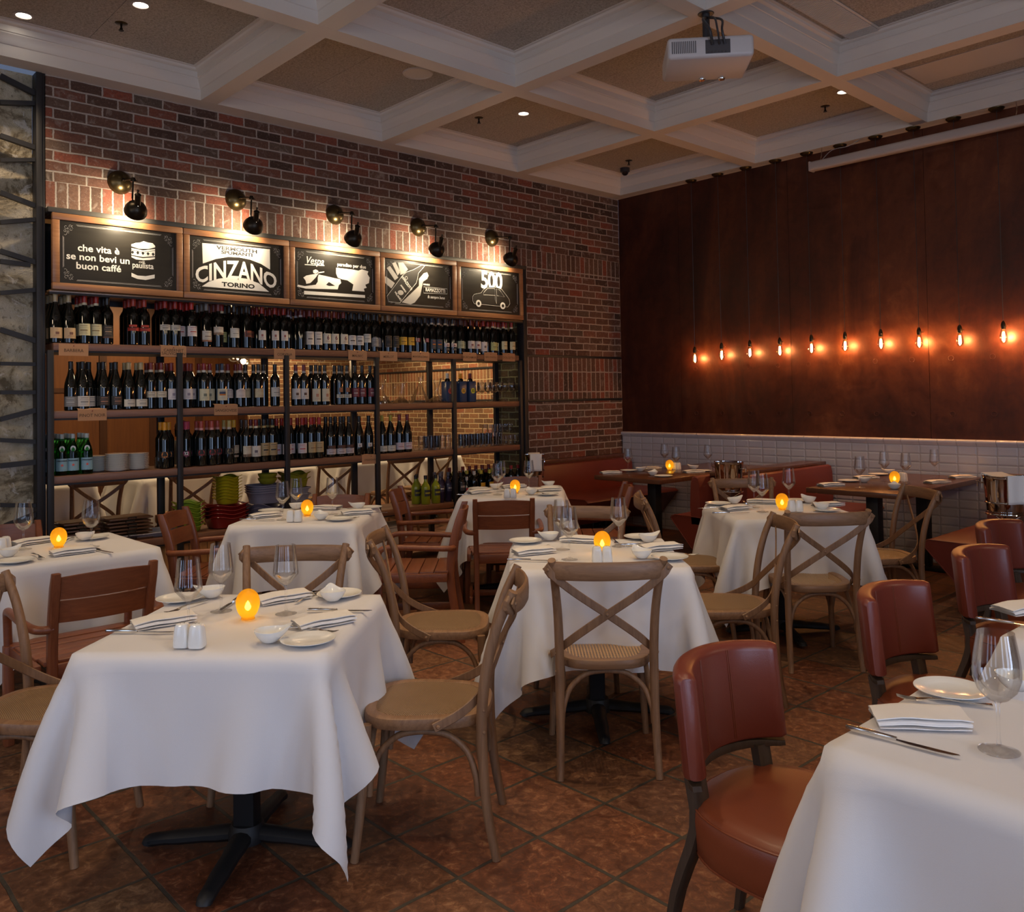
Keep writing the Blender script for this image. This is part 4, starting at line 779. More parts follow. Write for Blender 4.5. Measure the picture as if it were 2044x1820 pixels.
ST = {
 'peach': ('bg', (0.45,0.36,0.20), (0.45,0.40,0.33), ((0.030,0.095,1.1,(0.56,0.38,0.21),pk,'crest'),), 'peach-labelled', 'cream capsule'),
 'cream': ('bx', rd, cr, ((0.052,0.125,1.25,(0.64,0.58,0.34),(0.3,0.22,0.1),'line'),), 'cream-labelled', 'red capsule'),
 'black': ('bx', bk_, None, ((0.050,0.120,1.1,(0.03,0.025,0.022),(0.30,0.20,0.12),'line'),(0.040,0.050,1.1,(0.10,0.045,0.03),None,None)), 'black-labelled', 'black capsule'),
 'redband': ('bx', (0.36,0.035,0.02), None, ((0.092,0.114,1.3,(0.42,0.035,0.02),(0.05,0.01,0.01),None),(0.118,0.132,0.75,(0.42,0.045,0.025),None,None)), 'red-banded', 'red capsule'),
 'short': ('bx', (0.28,0.015,0.012), None, ((0.105,0.142,1.15,(0.62,0.57,0.48),(0.12,0.10,0.08),'line'),), 'short white-labelled', 'red capsule'),
 'white': ('bx', (0.42,0.012,0.010), None, ((0.071,0.140,1.2,(0.66,0.60,0.58),(0.42,0.10,0.09),'line'),), 'white-labelled', 'bright red capsule'),
 'lowcream': ('bx', (0.16,0.15,0.14), None, ((0.045,0.112,1.2,(0.58,0.53,0.44),(0.22,0.16,0.12),'line'),(0.038,0.050,1.2,(0.35,0.14,0.07),None,None)), 'low cream-labelled', 'grey capsule'),
 'hill': ('bx', (0.16,0.03,0.03), None, ((0.090,0.142,1.2,(0.60,0.52,0.42),(0.28,0.18,0.10),None),(0.088,0.102,1.2,(0.36,0.20,0.11),None,None)), 'cream-and-tan-labelled', 'dark red capsule'),
 'plain': ('bx', bk_, None, ((0.071,0.138,1.2,(0.60,0.57,0.50),(0.3,0.28,0.25),'line'),), 'off-white-labelled', 'black capsule'),
 'orange': ('bx', bk_, None, ((0.080,0.124,0.9,(0.07,0.02,0.014),(0.48,0.12,0.05),'frame'),), 'brown-labelled', 'black capsule'),
 'narrow': ('bx', (0.25,0.012,0.010), None, ((0.062,0.132,0.8,(0.62,0.56,0.50),(0.32,0.10,0.08),'crest'),), 'narrow white-labelled', 'red capsule'),
 'none': ('bx', (0.09,0.012,0.016), (0.35,0.33,0.36), None, 'unlabelled dark', 'burgundy capsule'),
 'tall': ('bx', (0.15,0.012,0.010), None, ((0.040,0.138,0.95,(0.62,0.56,0.49),(0.14,0.11,0.1),'line'),), 'tall white-labelled', 'dark red capsule'),
 'six': ('bx', (0.15,0.012,0.012), None, ((0.052,0.128,1.2,(0.62,0.56,0.45),(0.16,0.02,0.03),'six'),), 'figure-six-labelled', 'dark red capsule'),
 'spoon': ('bx', bk_, None, ((0.048,0.122,1.1,(0.62,0.58,0.55),(0.05,0.03,0.02),'line'),), 'white-labelled', 'black capsule'),
 'archgray': ('bx', bk_, None, ((0.040,0.118,0.95,gy,(0.6,0.58,0.55),'arch'),), 'grey arch-labelled', 'black capsule'),
 'tanframe': ('bx', tan, None, ((0.040,0.130,0.8,(0.014,0.012,0.012),(0.30,0.20,0.11),'frame'),), 'dark gold-framed-label', 'tan capsule'),
 'yellow': ('bx', (0.14,0.11,0.10), None, ((0.062,0.126,1.25,(0.62,0.36,0.03),(0.15,0.08,0.02),'line'),), 'yellow-labelled', 'grey capsule'),
 'smallred': ('bx', bk_, None, ((0.090,0.122,0.5,(0.20,0.02,0.025),(0.5,0.4,0.4),'line'),), 'small-red-labelled', 'black capsule'),
 'picture': ('bx', nv, (0.5,0.46,0.36), ((0.035,0.118,0.9,(0.03,0.05,0.07),(0.40,0.12,0.05),'pic'),), 'picture-labelled', 'navy capsule'),
 'lowwhite': ('bx', bk_, (0.5,0.42,0.28), ((0.058,0.090,0.9,(0.58,0.50,0.47),(0.2,0.04,0.03),'crest'),(0.030,0.048,0.6,(0.12,0.11,0.10),None,None)), 'low white-labelled', 'black capsule'),
 'olive': ('bx', (0.05,0.012,0.012), None, ((0.050,0.112,1.1,(0.40,0.42,0.28),(0.2,0.2,0.1),'line'),), 'olive-labelled', 'dark capsule'),
 'white2': ('bx', (0.11,0.010,0.010), None, ((0.050,0.116,1.2,(0.62,0.55,0.50),(0.25,0.08,0.08),'crest'),), 'white-labelled', 'maroon capsule'),
 'tallwhite': ('bx', (0.30,0.012,0.012), None, ((0.030,0.112,1.2,(0.64,0.58,0.55),(0.15,0.12,0.12),'crest'),), 'tall white-labelled', 'red capsule'),
 'lime': ('bx', rd, cr, ((0.040,0.112,1.2,(0.46,0.48,0.20),(0.2,0.2,0.08),'line'),), 'lime-tinted-labelled', 'red capsule'),
 'grayscale': ('bg', bk_, None, ((0.026,0.088,1.2,(0.20,0.20,0.20),(0.4,0.4,0.4),'line'),), 'grey-labelled', 'black capsule'),
 'bgwhite': ('bg', bk_, None, ((0.026,0.090,1.2,(0.56,0.52,0.48),(0.2,0.2,0.2),'line'),), 'white-labelled', 'black capsule'),
 'bgblack': ('bg', bk_, None, ((0.030,0.088,1.1,(0.02,0.02,0.02),(0.32,0.16,0.11),'line'),), 'black-labelled', 'black capsule'),
 'bgcream': ('bg', (0.40,0.32,0.17), None, ((0.020,0.066,1.2,(0.60,0.56,0.48),(0.2,0.2,0.2),'line'),), 'low white-labelled', 'cream capsule'),
 'shortring': ('bx', (0.18,0.02,0.014), (0.5,0.46,0.38), ((0.076,0.116,1.25,(0.58,0.53,0.42),(0.2,0.17,0.14),'line'),), 'short cream-labelled', 'red capsule'),
 'lilac': ('bx', (0.20,0.018,0.014), None, ((0.060,0.132,1.1,(0.58,0.54,0.56),(0.25,0.22,0.28),'crest'),), 'pale lilac-labelled', 'red capsule'),
 'chateau': ('bx', (0.24,0.015,0.02), (0.6,0.56,0.46), ((0.050,0.130,1.25,(0.56,0.53,0.38),(0.16,0.18,0.14),'crest'),), 'engraved-cream-labelled', 'red capsule'),
 'bluepic': ('bx', nv, (0.45,0.45,0.45), ((0.050,0.130,1.2,(0.56,0.52,0.40),(0.2,0.2,0.2),'pic'),), 'blue-picture-labelled', 'navy capsule'),
 'round': ('bx', (0.18,0.015,0.02), (0.55,0.50,0.38), ((0.066,0.130,1.2,(0.60,0.54,0.50),(0.3,0.2,0.2),'arch'),), 'rounded white-labelled', 'burgundy capsule'),
 'parch': ('bx', (0.03,0.024,0.016), (0.36,0.32,0.26), ((0.066,0.130,1.2,(0.55,0.47,0.30),(0.3,0.2,0.12),'frame'),), 'parchment-labelled', 'dark capsule'),
 'bare': ('bx', (0.012,0.012,0.014), (0.45,0.44,0.38), None, 'unlabelled black', 'black capsule'),
 'crest': ('bx', (0.16,0.02,0.03), (0.4,0.38,0.35), ((0.050,0.128,1.2,(0.60,0.56,0.52),(0.10,0.05,0.03),'crest'),), 'dark-crest-labelled', 'burgundy capsule'),
 'tallcream': ('bx', (0.02,0.016,0.012), (0.4,0.38,0.33), ((0.030,0.126,1.2,(0.58,0.52,0.38),(0.42,0.20,0.13),'crest'),), 'tall cream-labelled', 'black capsule'),
 'tworow': ('bx', bk_, (0.33,0.30,0.24), ((0.055,0.082,1.0,(0.56,0.52,0.42),(0.1,0.1,0.1),'line'),(0.098,0.132,0.4,(0.30,0.12,0.05),None,None)), 'small-cream-labelled', 'black capsule'),
 'claret': ('bx', bk_, None, ((0.060,0.128,0.95,(0.16,0.012,0.024),(0.45,0.40,0.38),'line'),), 'claret-labelled', 'black capsule'),
 'orange32': ('bx', (0.72,0.30,0.02), None, ((0.071,0.112,1.0,bk_,(0.72,0.25,0.03),'thirtytwo'),), 'orange-disc', 'orange capsule'),
 'pink32': ('bx', (0.50,0.06,0.12), None, ((0.071,0.112,1.0,bk_,(0.50,0.04,0.16),'thirtytwo'),), 'pink-disc', 'pink capsule'),
 'red32': ('bx', (0.42,0.07,0.05), (0.60,0.28,0.26), ((0.071,0.112,1.0,bk_,(0.40,0.03,0.03),'thirtytwo'),), 'red-disc', 'coral capsule'),
 'gold32': ('bx', (0.42,0.32,0.10), (0.5,0.42,0.34), ((0.071,0.112,1.0,bk_,(0.30,0.23,0.12),'thirtytwo'),), 'gold-disc', 'gold capsule'),
 'amberlab': ('bx', (0.60,0.33,0.03), None, ((0.071,0.128,1.2,(0.48,0.40,0.28),(0.2,0.1,0.06),'frame'),(0.045,0.058,0.8,(0.42,0.34,0.26),None,None)), 'parchment-labelled', 'amber capsule'),
 'hillside': ('bx', (0.05,0.03,0.025), None, ((0.045,0.120,1.2,(0.56,0.50,0.38),(0.3,0.2,0.14),None),(0.044,0.062,1.2,(0.18,0.09,0.05),None,None)), 'hillside-labelled', 'dark capsule'),
 'flower': ('bx', (0.16,0.015,0.02), (0.6,0.55,0.38), ((0.042,0.118,1.2,(0.60,0.55,0.48),(0.12,0.10,0.12),'crest'),), 'flower-labelled', 'red capsule'),
 'slash': ('bx', bk_, (0.34,0.27,0.10), ((0.045,0.135,1.1,(0.40,0.29,0.14),(0.02,0.02,0.02),'line'),), 'gold-labelled', 'black-and-gold capsule'),
 'redwhite': ('bx', (0.34,0.022,0.018), None, ((0.045,0.118,1.15,(0.60,0.55,0.55),(0.45,0.08,0.08),'line'),), 'white-labelled', 'red capsule'),
 'redgold': ('bx', (0.38,0.022,0.018), None, ((0.045,0.124,1.15,(0.46,0.34,0.17),(0.25,0.15,0.07),'line'),), 'gold-labelled', 'red capsule'),
 'bglow': ('bg', (0.018,0.018,0.02), None, ((0.022,0.062,1.2,(0.58,0.53,0.53),(0.2,0.1,0.1),'line'),(0.066,0.088,0.9,(0.08,0.03,0.02),None,None)), 'low white-labelled', 'black capsule'),
 'bgsmall': ('bg', bk_, None, ((0.064,0.094,0.45,(0.56,0.52,0.48),(0.2,0.1,0.06),'crest'),), 'small square-labelled', 'black capsule'),
 'bgyellow': ('bg', (0.48,0.40,0.06), None, ((0.018,0.062,1.2,(0.60,0.57,0.48),(0.2,0.2,0.2),'line'),), 'white-labelled', 'yellow capsule'),
 'bgburg': ('bg', (0.18,0.02,0.03), None, ((0.024,0.080,1.2,(0.56,0.50,0.53),(0.32,0.12,0.14),'line'),), 'lilac-labelled', 'burgundy capsule'),
}
s1 = ['peach','peach','cream','cream','black','redband','redband','short','short','white','white','lowcream','hill','lime','plain','orange','orange','narrow','narrow','narrow','none','none','tall','tall','six','six','six','spoon','spoon','plain','archgray','archgray','tanframe','tanframe','yellow','yellow','smallred','smallred','picture','picture','lowwhite','lowwhite','olive','olive','white2','white2','tallwhite','lime','lime','cream','cream']
s2 = ['grayscale','bgwhite','bgwhite','bgblack','bgblack','bgcream','bgcream','shortring','shortring','lilac','lilac','lilac','chateau','chateau','bluepic','round','round','parch','parch','bare','plain','crest','crest','tallcream','tallcream','tworow','tworow','claret','claret','claret']
s3 = ['orange32','orange32','pink32','pink32','red32','red32','red32','gold32','amberlab','hillside','flower','slash','slash','redwhite','redwhite','redwhite','redwhite','redgold','redgold','bglow','bglow','bglow','bgsmall','bgsmall','bgyellow','bgyellow','bgburg','bgburg']
behind = set()
def row_of(ys, sts, z, shelf, depth_rows, skip_behind=(), s=1.0, x0=-0.032, push=()):
    n = len(ys); last = -9
    for i, (y, st) in enumerate(zip(ys, sts)):
        S = ST[st]
        x = x0+random.uniform(-0.004, 0.004)
        if i in push or (y-last) < 0.071: x -= 0.055 if (y-last) < 0.071 else 0.05
        else: last = y
        put_bottle(x, y, z, S, '%s wine bottle, %s, %s from left in %s shelf front row' % (S[4], S[5], ordn(i+1), shelf), 'wine bottles on the %s shelf' % shelf, rz=random.uniform(-0.45, 0.15), s=s)
        for d in range(depth_rows if i not in skip_behind else 0):
            put_bottle(x-0.083*(d+1), y+random.uniform(-0.003, 0.003), z, S, 'bottle with %s behind the %s front bottle, %s shelf, row %s' % (S[5], ordn(i+1), shelf, ('two', 'three', 'four')[d]), 'rear bottles on the %s shelf' % shelf, s=s, withlabel=(i in (0,1,2,3) or x < -0.06))
row_of(D['shelf1'], s1, 1.8925, 'top', 2)
row_of(D['shelf2'], s2, 1.4285, 'second', 1, skip_behind=(0,20,21,22,27,28,29))
row_of(D['shelf3'], s3, 0.9875, 'third', 1, skip_behind=(22,23,24,25,26,27), x0=-0.034)

# ------------------------------------------------------------------ the rest of the shelf
def gmesh(name, prof, n, m, **k): mb = MB(); mb.lathe(prof, n, **k); return mb.mesh(name, m)
YY = lambda k: D['s4'][k]
# green mineral-water bottles, three deep
wb = gmesh('water_bottle', [(0,0.001),(0.036,0.001),(0.039,0.008),(0.039,0.150),(0.036,0.175),(0.026,0.205),(0.0165,0.232),(0.0135,0.262),(0.0135,0.268),(0,0.268)], 20, M['green_glass'])
cp = gmesh('bottle_cap', [(0.0140,0.236),(0.0146,0.236),(0.0150,0.262),(0.0155,0.268),(0.0150,0.282),(0,0.283)], 14, paint((0.42,0.47,0.46), 0.3))
mb = MB(); sector(mb, 0.0396, 0.030, 0.115, -1.5, 1.5, 0); sector(mb, 0.0399, 0.098, 0.103, -0.8, 0.8, 1, 6); sector(mb, 0.0399, 0.030, 0.036, -1.5, 1.5, 3, 6)
st_ = [(0.012 if i % 2 == 0 else 0.005, PI/2+i*PI/5) for i in range(10)]
mb.add([(0.0403*math.cos(r*math.cos(a)/0.04), 0.0403*math.sin(r*math.cos(a)/0.04), 0.070+r*math.sin(a)) for r, a in st_], [tuple(range(10))], 2)
tq = MB(); text_mesh('S.PELLEGRINO', 0.0125, Matrix.Identity(4), mb=tq, bold=0.0003); mb.add([(0.0402*math.cos(v[0]/0.04), 0.0402*math.sin(v[0]/0.04), 0.0985+v[1]) for v in tq.v], tq.f, 1)
wl = mb.mesh('label', [paint((0.22,0.38,0.46), 0.5), paint((0.03,0.04,0.06), 0.5), paint((0.60,0.07,0.03), 0.5), paint((0.10,0.25,0.38), 0.5)])
mb = MB(); vs = []
for i in range(16): a = i*PI/8; u_ = 0.017*math.cos(a); v_ = 0.019*math.sin(a); vs.append((0.0365-0.35*max(0, v_+0.02)*0.6, u_, 0.182+v_))
mb.add(vs, [tuple(range(16))]); ob = mb.mesh('neck_label', paint((0.50,0.55,0.60), 0.5))
for j in range(3):
    for i, y in enumerate([D['water'][0]-0.085]+D['water']):
        o = bpy.data.objects.new('water_bottle', wb); C.objects.link(o); o.location = (-0.055-0.085*j, y, 0.9875); o.rotation_euler = (0,0,-0.2)
        tag(o, 'green water bottle with blue label, %s from left, %s row, third shelf' % (ordn(i+1), ('front', 'middle', 'back')[j]), 'bottle', 'green water bottles on the third shelf')
        for me in ([cp, wl, ob] if j == 0 else [cp]): q = bpy.data.objects.new(me.name.split('.')[0], me); C.objects.link(q); q.parent = o
# stacks of side plates
pl = gmesh('side_plate', [(0,0.0),(0.045,0.0),(0.052,0.004),(0.078,0.010),(0.080,0.012),(0.076,0.0125),(0.05,0.007),(0,0.005)], 32, M['china'])
for k, (y, x, n) in enumerate(((D['plates'][0], -0.20, 15), (D['plates'][1], -0.10, 17), (D['plates'][2], -0.13, 16))):
    for i in range(n):
        o = bpy.data.objects.new('side_plate', pl); C.objects.link(o); o.location = (x+random.uniform(-0.001,0.001), y+random.uniform(-0.001,0.001), 0.9878+i*0.0072)
        tag(o, 'white side plate, %s up in the %s stack beside the green bottles' % (ordn(i+1), ('left rear', 'middle', 'right')[k]), 'plate', 'white side plates stacked on the third shelf')
def drink(name, prof, n=20): return gmesh(name, prof, n, M['glass'])
tumb = drink('tumbler', [(0,0),(0.034,0),(0.036,0.004),(0.037,0.085),(0.0355,0.085),(0.0345,0.014),(0,0.012)])
o = bpy.data.objects.new('candle_tumbler', tumb); C.objects.link(o); o.location = (-0.10, D['tumbler'][0], 0.9878); tag(o, 'clear tumbler on the third shelf left of the orange-topped bottle', 'glass')
# decanters
def dec(prof, y, x, label, handle=False, hole=False, rz=0, tilt=0):
    t = thing('decanter', label, 'decanter', (x, y, 1.4285), rz, 'glass decanters on the second shelf')
    mb = MB(); pr = prof+[(max(r-0.0022, 0), z+(0.002 if i < 2 else 0)) for i, (r, z) in list(enumerate(prof))[::-1]]
    mb.lathe(pr, 32)
    mb.v = [(v[0], v[1]+(tilt*max(0, v[2]-0.10)), v[2]+(0.25*v[1] if v[2] > 0.17 else 0)) for v in mb.v]
    mb.obj('vessel', M['glass'], t)
    if handle: q = MB(); q.tube([(0, -0.022, 0.165), (0, -0.045, 0.172), (0, -0.062, 0.160), (0, -0.070, 0.130), (0, -0.068, 0.095)], 0.005, 8); q.obj('handle', M['glass'], t)
    if hole: q = MB(); q.tube([(0.01, 0.030*math.cos(i*PI/10), 0.062+0.032*math.sin(i*PI/10)) for i in range(20)], 0.006, 8, closed=True); q.obj('ring_handle', M['glass'], t)
dd = D['dec']
dec([(0,0),(0.09,0.001),(0.098,0.008),(0.07,0.04),(0.030,0.09),(0.020,0.13),(0.024,0.19),(0.030,0.22)], dd[0], -0.12, 'clear flared-neck decanter at the left end of the row of four', tilt=0.15)
dec([(0,0),(0.095,0.001),(0.100,0.008),(0.070,0.022),(0.030,0.05),(0.019,0.08),(0.022,0.14),(0.030,0.19)], dd[1], -0.11, 'clear decanter with a hooked side handle, second of four', handle=True, tilt=0.2)
dec([(0,0),(0.085,0.001),(0.094,0.01),(0.078,0.05),(0.050,0.105),(0.022,0.16),(0.018,0.20),(0.026,0.25)], dd[2], -0.12, 'clear decanter with a round hole through its body, third of four', hole=True, tilt=0.1)
dec([(0,0),(0.10,0.001),(0.108,0.010),(0.085,0.028),(0.035,0.055),(0.016,0.10),(0.020,0.16),(0.045,0.225)], dd[3], -0.12, 'clear wide-based decanter beside the blue bottle sleeves, last of four', tilt=0.1)
# blue bottle sleeves with capped bottles in them
for k, (y, cc, dc, ds) in enumerate(zip(D['sleeve'], ((0.62,0.62,0.56), (0.75,0.33,0.02), (0.16,0.02,0.02)), ((0.45,0.05,0.08), (0.70,0.45,0.06), (0.40,0.55,0.04)), ('pale-capped bottle and pink disc', 'orange-capped bottle and yellow disc', 'dark red-capped bottle and green disc'))):
    t = thing('bottle_sleeve', 'tall navy gift sleeve with %s on the second shelf' % ds, 'bottle sleeve', (-0.11, y, 1.4285), group='navy sleeves on the second shelf')
    mb = MB(); mb.rbox(-0.045, 0.045, -0.046, 0.046, 0, 0.205, 0.012); mb.obj('sleeve', paint((0.025,0.055,0.13), 0.25), t)
    mb = MB(); mb.lathe([(0.028,0.200),(0.026,0.222),(0.0155,0.232),(0.0155,0.242),(0.0,0.243)], 16); mb.obj('bottle_neck', M['bottle_glass'], t)
    mb = MB(); mb.lathe([(0.0165,0.232),(0.0175,0.234),(0.0175,0.282),(0,0.283)], 16); mb.obj('cap', paint(cc, 0.35), t)
    mb = MB(); mb.lathe([(0,0.0015),(0.026,0.0015),(0.026,0),(0,0)], 24, T=T_(0.0452, 0, 0.11, ry=PI/2)); text_mesh('32', 0.036, Matrix.Translation((0.0475,0,0.11)) @ YZ, 1, mb, bold=0.001); mb.obj('disc_label', [paint(dc, 0.5), M['ink']], t)
GOB = [(0,0),(0.034,0.0),(0.0345,0.002),(0.012,0.006),(0.0042,0.016),(0.0036,0.085),(0.010,0.094),(0.030,0.106),(0.038,0.128),(0.036,0.170),(0.032,0.195),(0.031,0.195),(0.035,0.170),(0.037,0.128),(0.029,0.1075),(0.008,0.0965),(0,0.0955)]
gob = drink('goblet', GOB)
for j in range(2):
    for i, y in enumerate(D['goblet']):
        if j and i > 5: continue
        o = bpy.data.objects.new('wine_goblet', gob); C.objects.link(o); o.location = (-0.075-0.10*j-0.02*(i % 2), y+0.02*j, 1.4285)
        tag(o, 'clear stemmed glass on the second shelf, %s from left, %s row' % (ordn(i+1), ('front', 'rear')[j]), 'wine glass', 'stemmed glasses on the second shelf')
HB = [(0,0),(0.027,0),(0.029,0.003),(0.031,0.128),(0.0295,0.128),(0.0275,0.016),(0,0.013)]
hb = drink('highball_glass', HB, 16)
for j in range(3):
    for i, y in enumerate(D['highball']):
        o = bpy.data.objects.new('highball_glass', hb); C.objects.link(o); o.location = (-0.06-0.072*j, y-0.004*j, 0.9878)
        tag(o, 'tall clear tumbler on the third shelf, %s from left, %s row' % (ordn(i+1), ('front', 'middle', 'back')[j]), 'glass', 'tumblers on the third shelf')
for i in range(5):
    for j in range(2):
        o = bpy.data.objects.new('highball_glass', hb); C.objects.link(o); o.location = (-0.10-0.08*j, -1.93+0.068*i, 0.9878+0.1285); o.scale = (1,1,0.62)
        tag(o, 'short clear tumbler stacked on top, %s from left, %s row' % (ordn(i+1), ('front', 'back')[j]), 'glass', 'upper tier of tumblers')
for i in range(5):
    o = bpy.data.objects.new('highball_glass', hb); C.objects.link(o); o.location = (-0.06, -1.93+0.068*i+0.0, 0.9878); o.scale = (1,1,0.72); o.location.y = -1.875+0.062*i if i > 0 else -1.885
    tag(o, 'short clear tumbler on the board, %s from left beside the right upright' % ordn(i+1), 'glass', 'short tumblers by the upright')
# bottom shelf ------------------------------------------------------
mbd = MB(); mbd.rbox(-0.13, 0.13, -0.19, 0.19, 0, 0.013, 0.004); mbd.tube([(0.0, -0.19, 0.0065), (0.0, -0.245, 0.0065)], 0.010, 8)
bm_ = mbd.mesh('chopping_board', wood('dark_serving_board', (0.13,0.065,0.036), (0.07,0.033,0.02), 0.4, 1, 'Y'))
mh = MB(); mh.tube([(0.132, -0.035, 0.004), (0.144, -0.035, 0.012), (0.144, 0.035, 0.012), (0.132, 0.035, 0.004)], 0.004, 6); mhm = mh.mesh('board_handle', M['iron'])
for c_, yy in enumerate((YY('boards')-0.07, YY('boards')+0.26)):
    for i in range(7):
        o = bpy.data.objects.new('serving_board', bm_); C.objects.link(o); o.location = (-0.17+random.uniform(-.006,.006), yy+random.uniform(-.012,.012)-0.0, 0.4885+0.0245*i); o.scale = (1, 0.8 if c_ else 0.62, 1)
        tag(o, 'dark wooden serving board, %s up in the %s pile, bottom shelf' % (ordn(i+1), ('left', 'right')[c_]), 'serving board', 'serving boards on the bottom shelf')
        q = bpy.data.objects.new('board_handle', mhm); C.objects.link(q); q.parent = o; q.location = (0,0,0.006)
def dish(w, d, h, flare=1.18, wav=0.0, n=40, th=0.004, sq=4.0, rim=0.004):
    """wavy-rimmed rectangular dish as one closed shell"""
    mb = MB()
    def ring(fx, z, dz=0): 
        out = []
        for i in range(n):
            a = 2*PI*i/n; c_, s_ = math.cos(a), math.sin(a); k_ = (abs(c_)**sq+abs(s_)**sq)**(-1/sq)
            out.append((fx*w/2*c_*k_, fx*d/2*s_*k_, z+dz*wav*(math.cos(4*a)*-1)))
        return out
    rings = [ring(0.01, 0.0), ring(0.78, 0.0), ring(0.86, 0.006), ring(0.80+0.2*0.6, h*0.5, 0.4), ring(1.0, h*0.86, 0.9), ring(flare, h, 1.0), ring(flare-0.02, h+rim, 1.0), ring(0.98, h*0.9, 0.9), ring(0.88, h*0.5, 0.4), ring(0.80, 0.012), ring(0.01, 0.010)]
    vs = [p for r_ in rings for p in r_]; fs = []
    for k in range(len(rings)-1):
        for i in range(n): j = (i+1) % n; fs.append((k*n+i, k*n+j, (k+1)*n+j, (k+1)*n+i))
    mb.add(vs, fs); return mb
def stack(mesh, name, x, y, z, n, step, label, grp, rz=0, cat='dish', s=1):
    for i in range(n):
        o = bpy.data.objects.new(name, mesh); C.objects.link(o); o.location = (x, y, z+i*step); o.rotation_euler = (0,0,rz+random.uniform(-.02,.02)); o.scale = (s,)*3
        tag(o, label % ordn(i+1), cat, grp)
    return z+n*step
two = lambda c1: [paint(c1, 0.25)]
gr, ye, re_, li, ol = (0.24,0.36,0.03), (0.42,0.34,0.01), (0.20,0.012,0.010), (0.22,0.21,0.28), (0.26,0.24,0.02)
tr_ = dish(0.24, 0.42, 0.035, 1.2, 0, 40).mesh('serving_tray', two((0.26,0.27,0.36)))
o = bpy.data.objects.new('serving_tray', tr_); C.objects.link(o); o.location = (-0.15, YY('tray'), 0.4885); tag(o, 'pale grey-blue rectangular tray on the bottom shelf right of the serving boards', 'tray')
gd = dish(0.17, 0.16, 0.05, 1.25, 0.010).mesh('green_bowl', two(gr)); stack(gd, 'wavy_bowl', -0.14, YY('green'), 0.4885, 6, 0.034, 'lime green wavy-rimmed bowl, %s up in the stack behind the slatted chair', 'lime green bowls', 0.3, 'bowl')
rd_ = dish(0.24, 0.29, 0.085, 1.14, 0.010).mesh('red_dish', two(re_)); zt = stack(rd_, 'wavy_dish', -0.15, YY('reddish'), 0.4885, 4, 0.030, 'deep red rectangular dish, %s up in the stack on the bottom shelf', 'deep red dishes', 0.1)
yd = dish(0.15, 0.16, 0.045, 1.25, 0.008).mesh('yellow_bowl', two(ye)); stack(yd, 'wavy_bowl', -0.16, YY('reddish')+0.02, zt+0.060, 8, 0.024, 'mustard yellow wavy bowl, %s up above the red dishes', 'mustard yellow bowls', 0.2, 'bowl')
ld = dish(0.27, 0.30, 0.080, 1.1, 0.022).mesh('lilac_dish', two((0.14,0.135,0.20))); zt = stack(ld, 'wavy_dish', -0.17, YY('lilac'), 0.4885, 3, 0.032, 'slate lilac wave-rimmed dish, %s up, bottom of the tall pile', 'slate lilac dishes', 0.1)
lb = dish(0.23, 0.25, 0.095, 1.12, 0.0).mesh('lilac_bowl', two(li)); zt = stack(lb, 'deep_bowl', -0.17, YY('lilac'), zt+0.055, 4, 0.018, 'deep pale lilac bowl, %s up, above the wave-rimmed dishes', 'pale lilac bowls', 0, 'bowl')
ob_ = gmesh('round_bowl', [(0,0),(0.045,0),(0.06,0.01),(0.075,0.035),(0.078,0.05),(0.075,0.05),(0.06,0.014),(0,0.006)], 32, paint(ol, 0.25)); stack(ob_, 'round_bowl', -0.17, YY('lilac')+0.03, zt+0.082, 2, 0.036, 'olive green round bowl, %s up at the top of the lilac pile', 'olive round bowls', 0, 'bowl')
sd = dish(0.19, 0.19, 0.10, 1.18, 0.0, sq=8).mesh('square_bowl', two((0.30,0.30,0.34))); zt = stack(sd, 'square_bowl', -0.17, YY('square'), 0.4885, 4, 0.052, 'pale grey square bowl, %s up, right of the lilac pile', 'pale grey square bowls', 0, 'bowl')
sg = dish(0.19, 0.20, 0.07, 1.2, 0.012).mesh('olive_dish', two(ol)); stack(sg, 'wavy_bowl', -0.17, YY('square'), zt+0.052, 2, 0.045, 'olive green wavy bowl, %s up above the pale square bowls', 'olive wavy bowls', 0, 'bowl')
# liqueur bottles
def liq(name, body, capc, lab, y, x, prof, label, cat='bottle', h=1.0, grp=None, extra=None):
    mb = MB(); mb.lathe(prof, 20); o = mb.obj(name, body); o.location = (x, y, 0.4885); o.scale = (1,1,h); tag(o, label, cat, grp)
    top = prof[-2][1]; rn = prof[-2][0]
    mb = MB(); mb.lathe([(rn+0.001, top-0.030), (rn+0.0022, top-0.030), (rn+0.0025, top+0.004), (0, top+0.005)], 14); mb.obj('cap', paint(capc, 0.35), o)
    if lab:
        mb = MB(); r = max(p[0] for p in prof)+0.0006
        z0, z1, ha, c1, c2, tx = lab
        sector(mb, r, z0, z1, -ha, ha, 0); sector(mb, r+0.0004, z0+(z1-z0)*0.38, z0+(z1-z0)*0.62, -ha*0.8, ha*0.8, 1, 8)
        if tx:
            tq = MB(); text_mesh(tx, 0.017, Matrix.Identity(4), mb=tq, bold=0.0006)
            mb.add([((r+0.0010)*math.cos(v[0]/r), (r+0.0010)*math.sin(v[0]/r), (z0+z1)/2+v[1]) for v in tq.v], tq.f, 2)
        mb.obj('label', [paint(c1, 0.5), paint(c2, 0.5), M['ink'] if c1[0] > 0.2 else M['chalk']], o)
    return o
LP = [(0,0.001),(0.038,0.001),(0.042,0.006),(0.042,0.150),(0.038,0.170),(0.020,0.200),(0.0150,0.215),(0.0150,0.262),(0,0.262)]
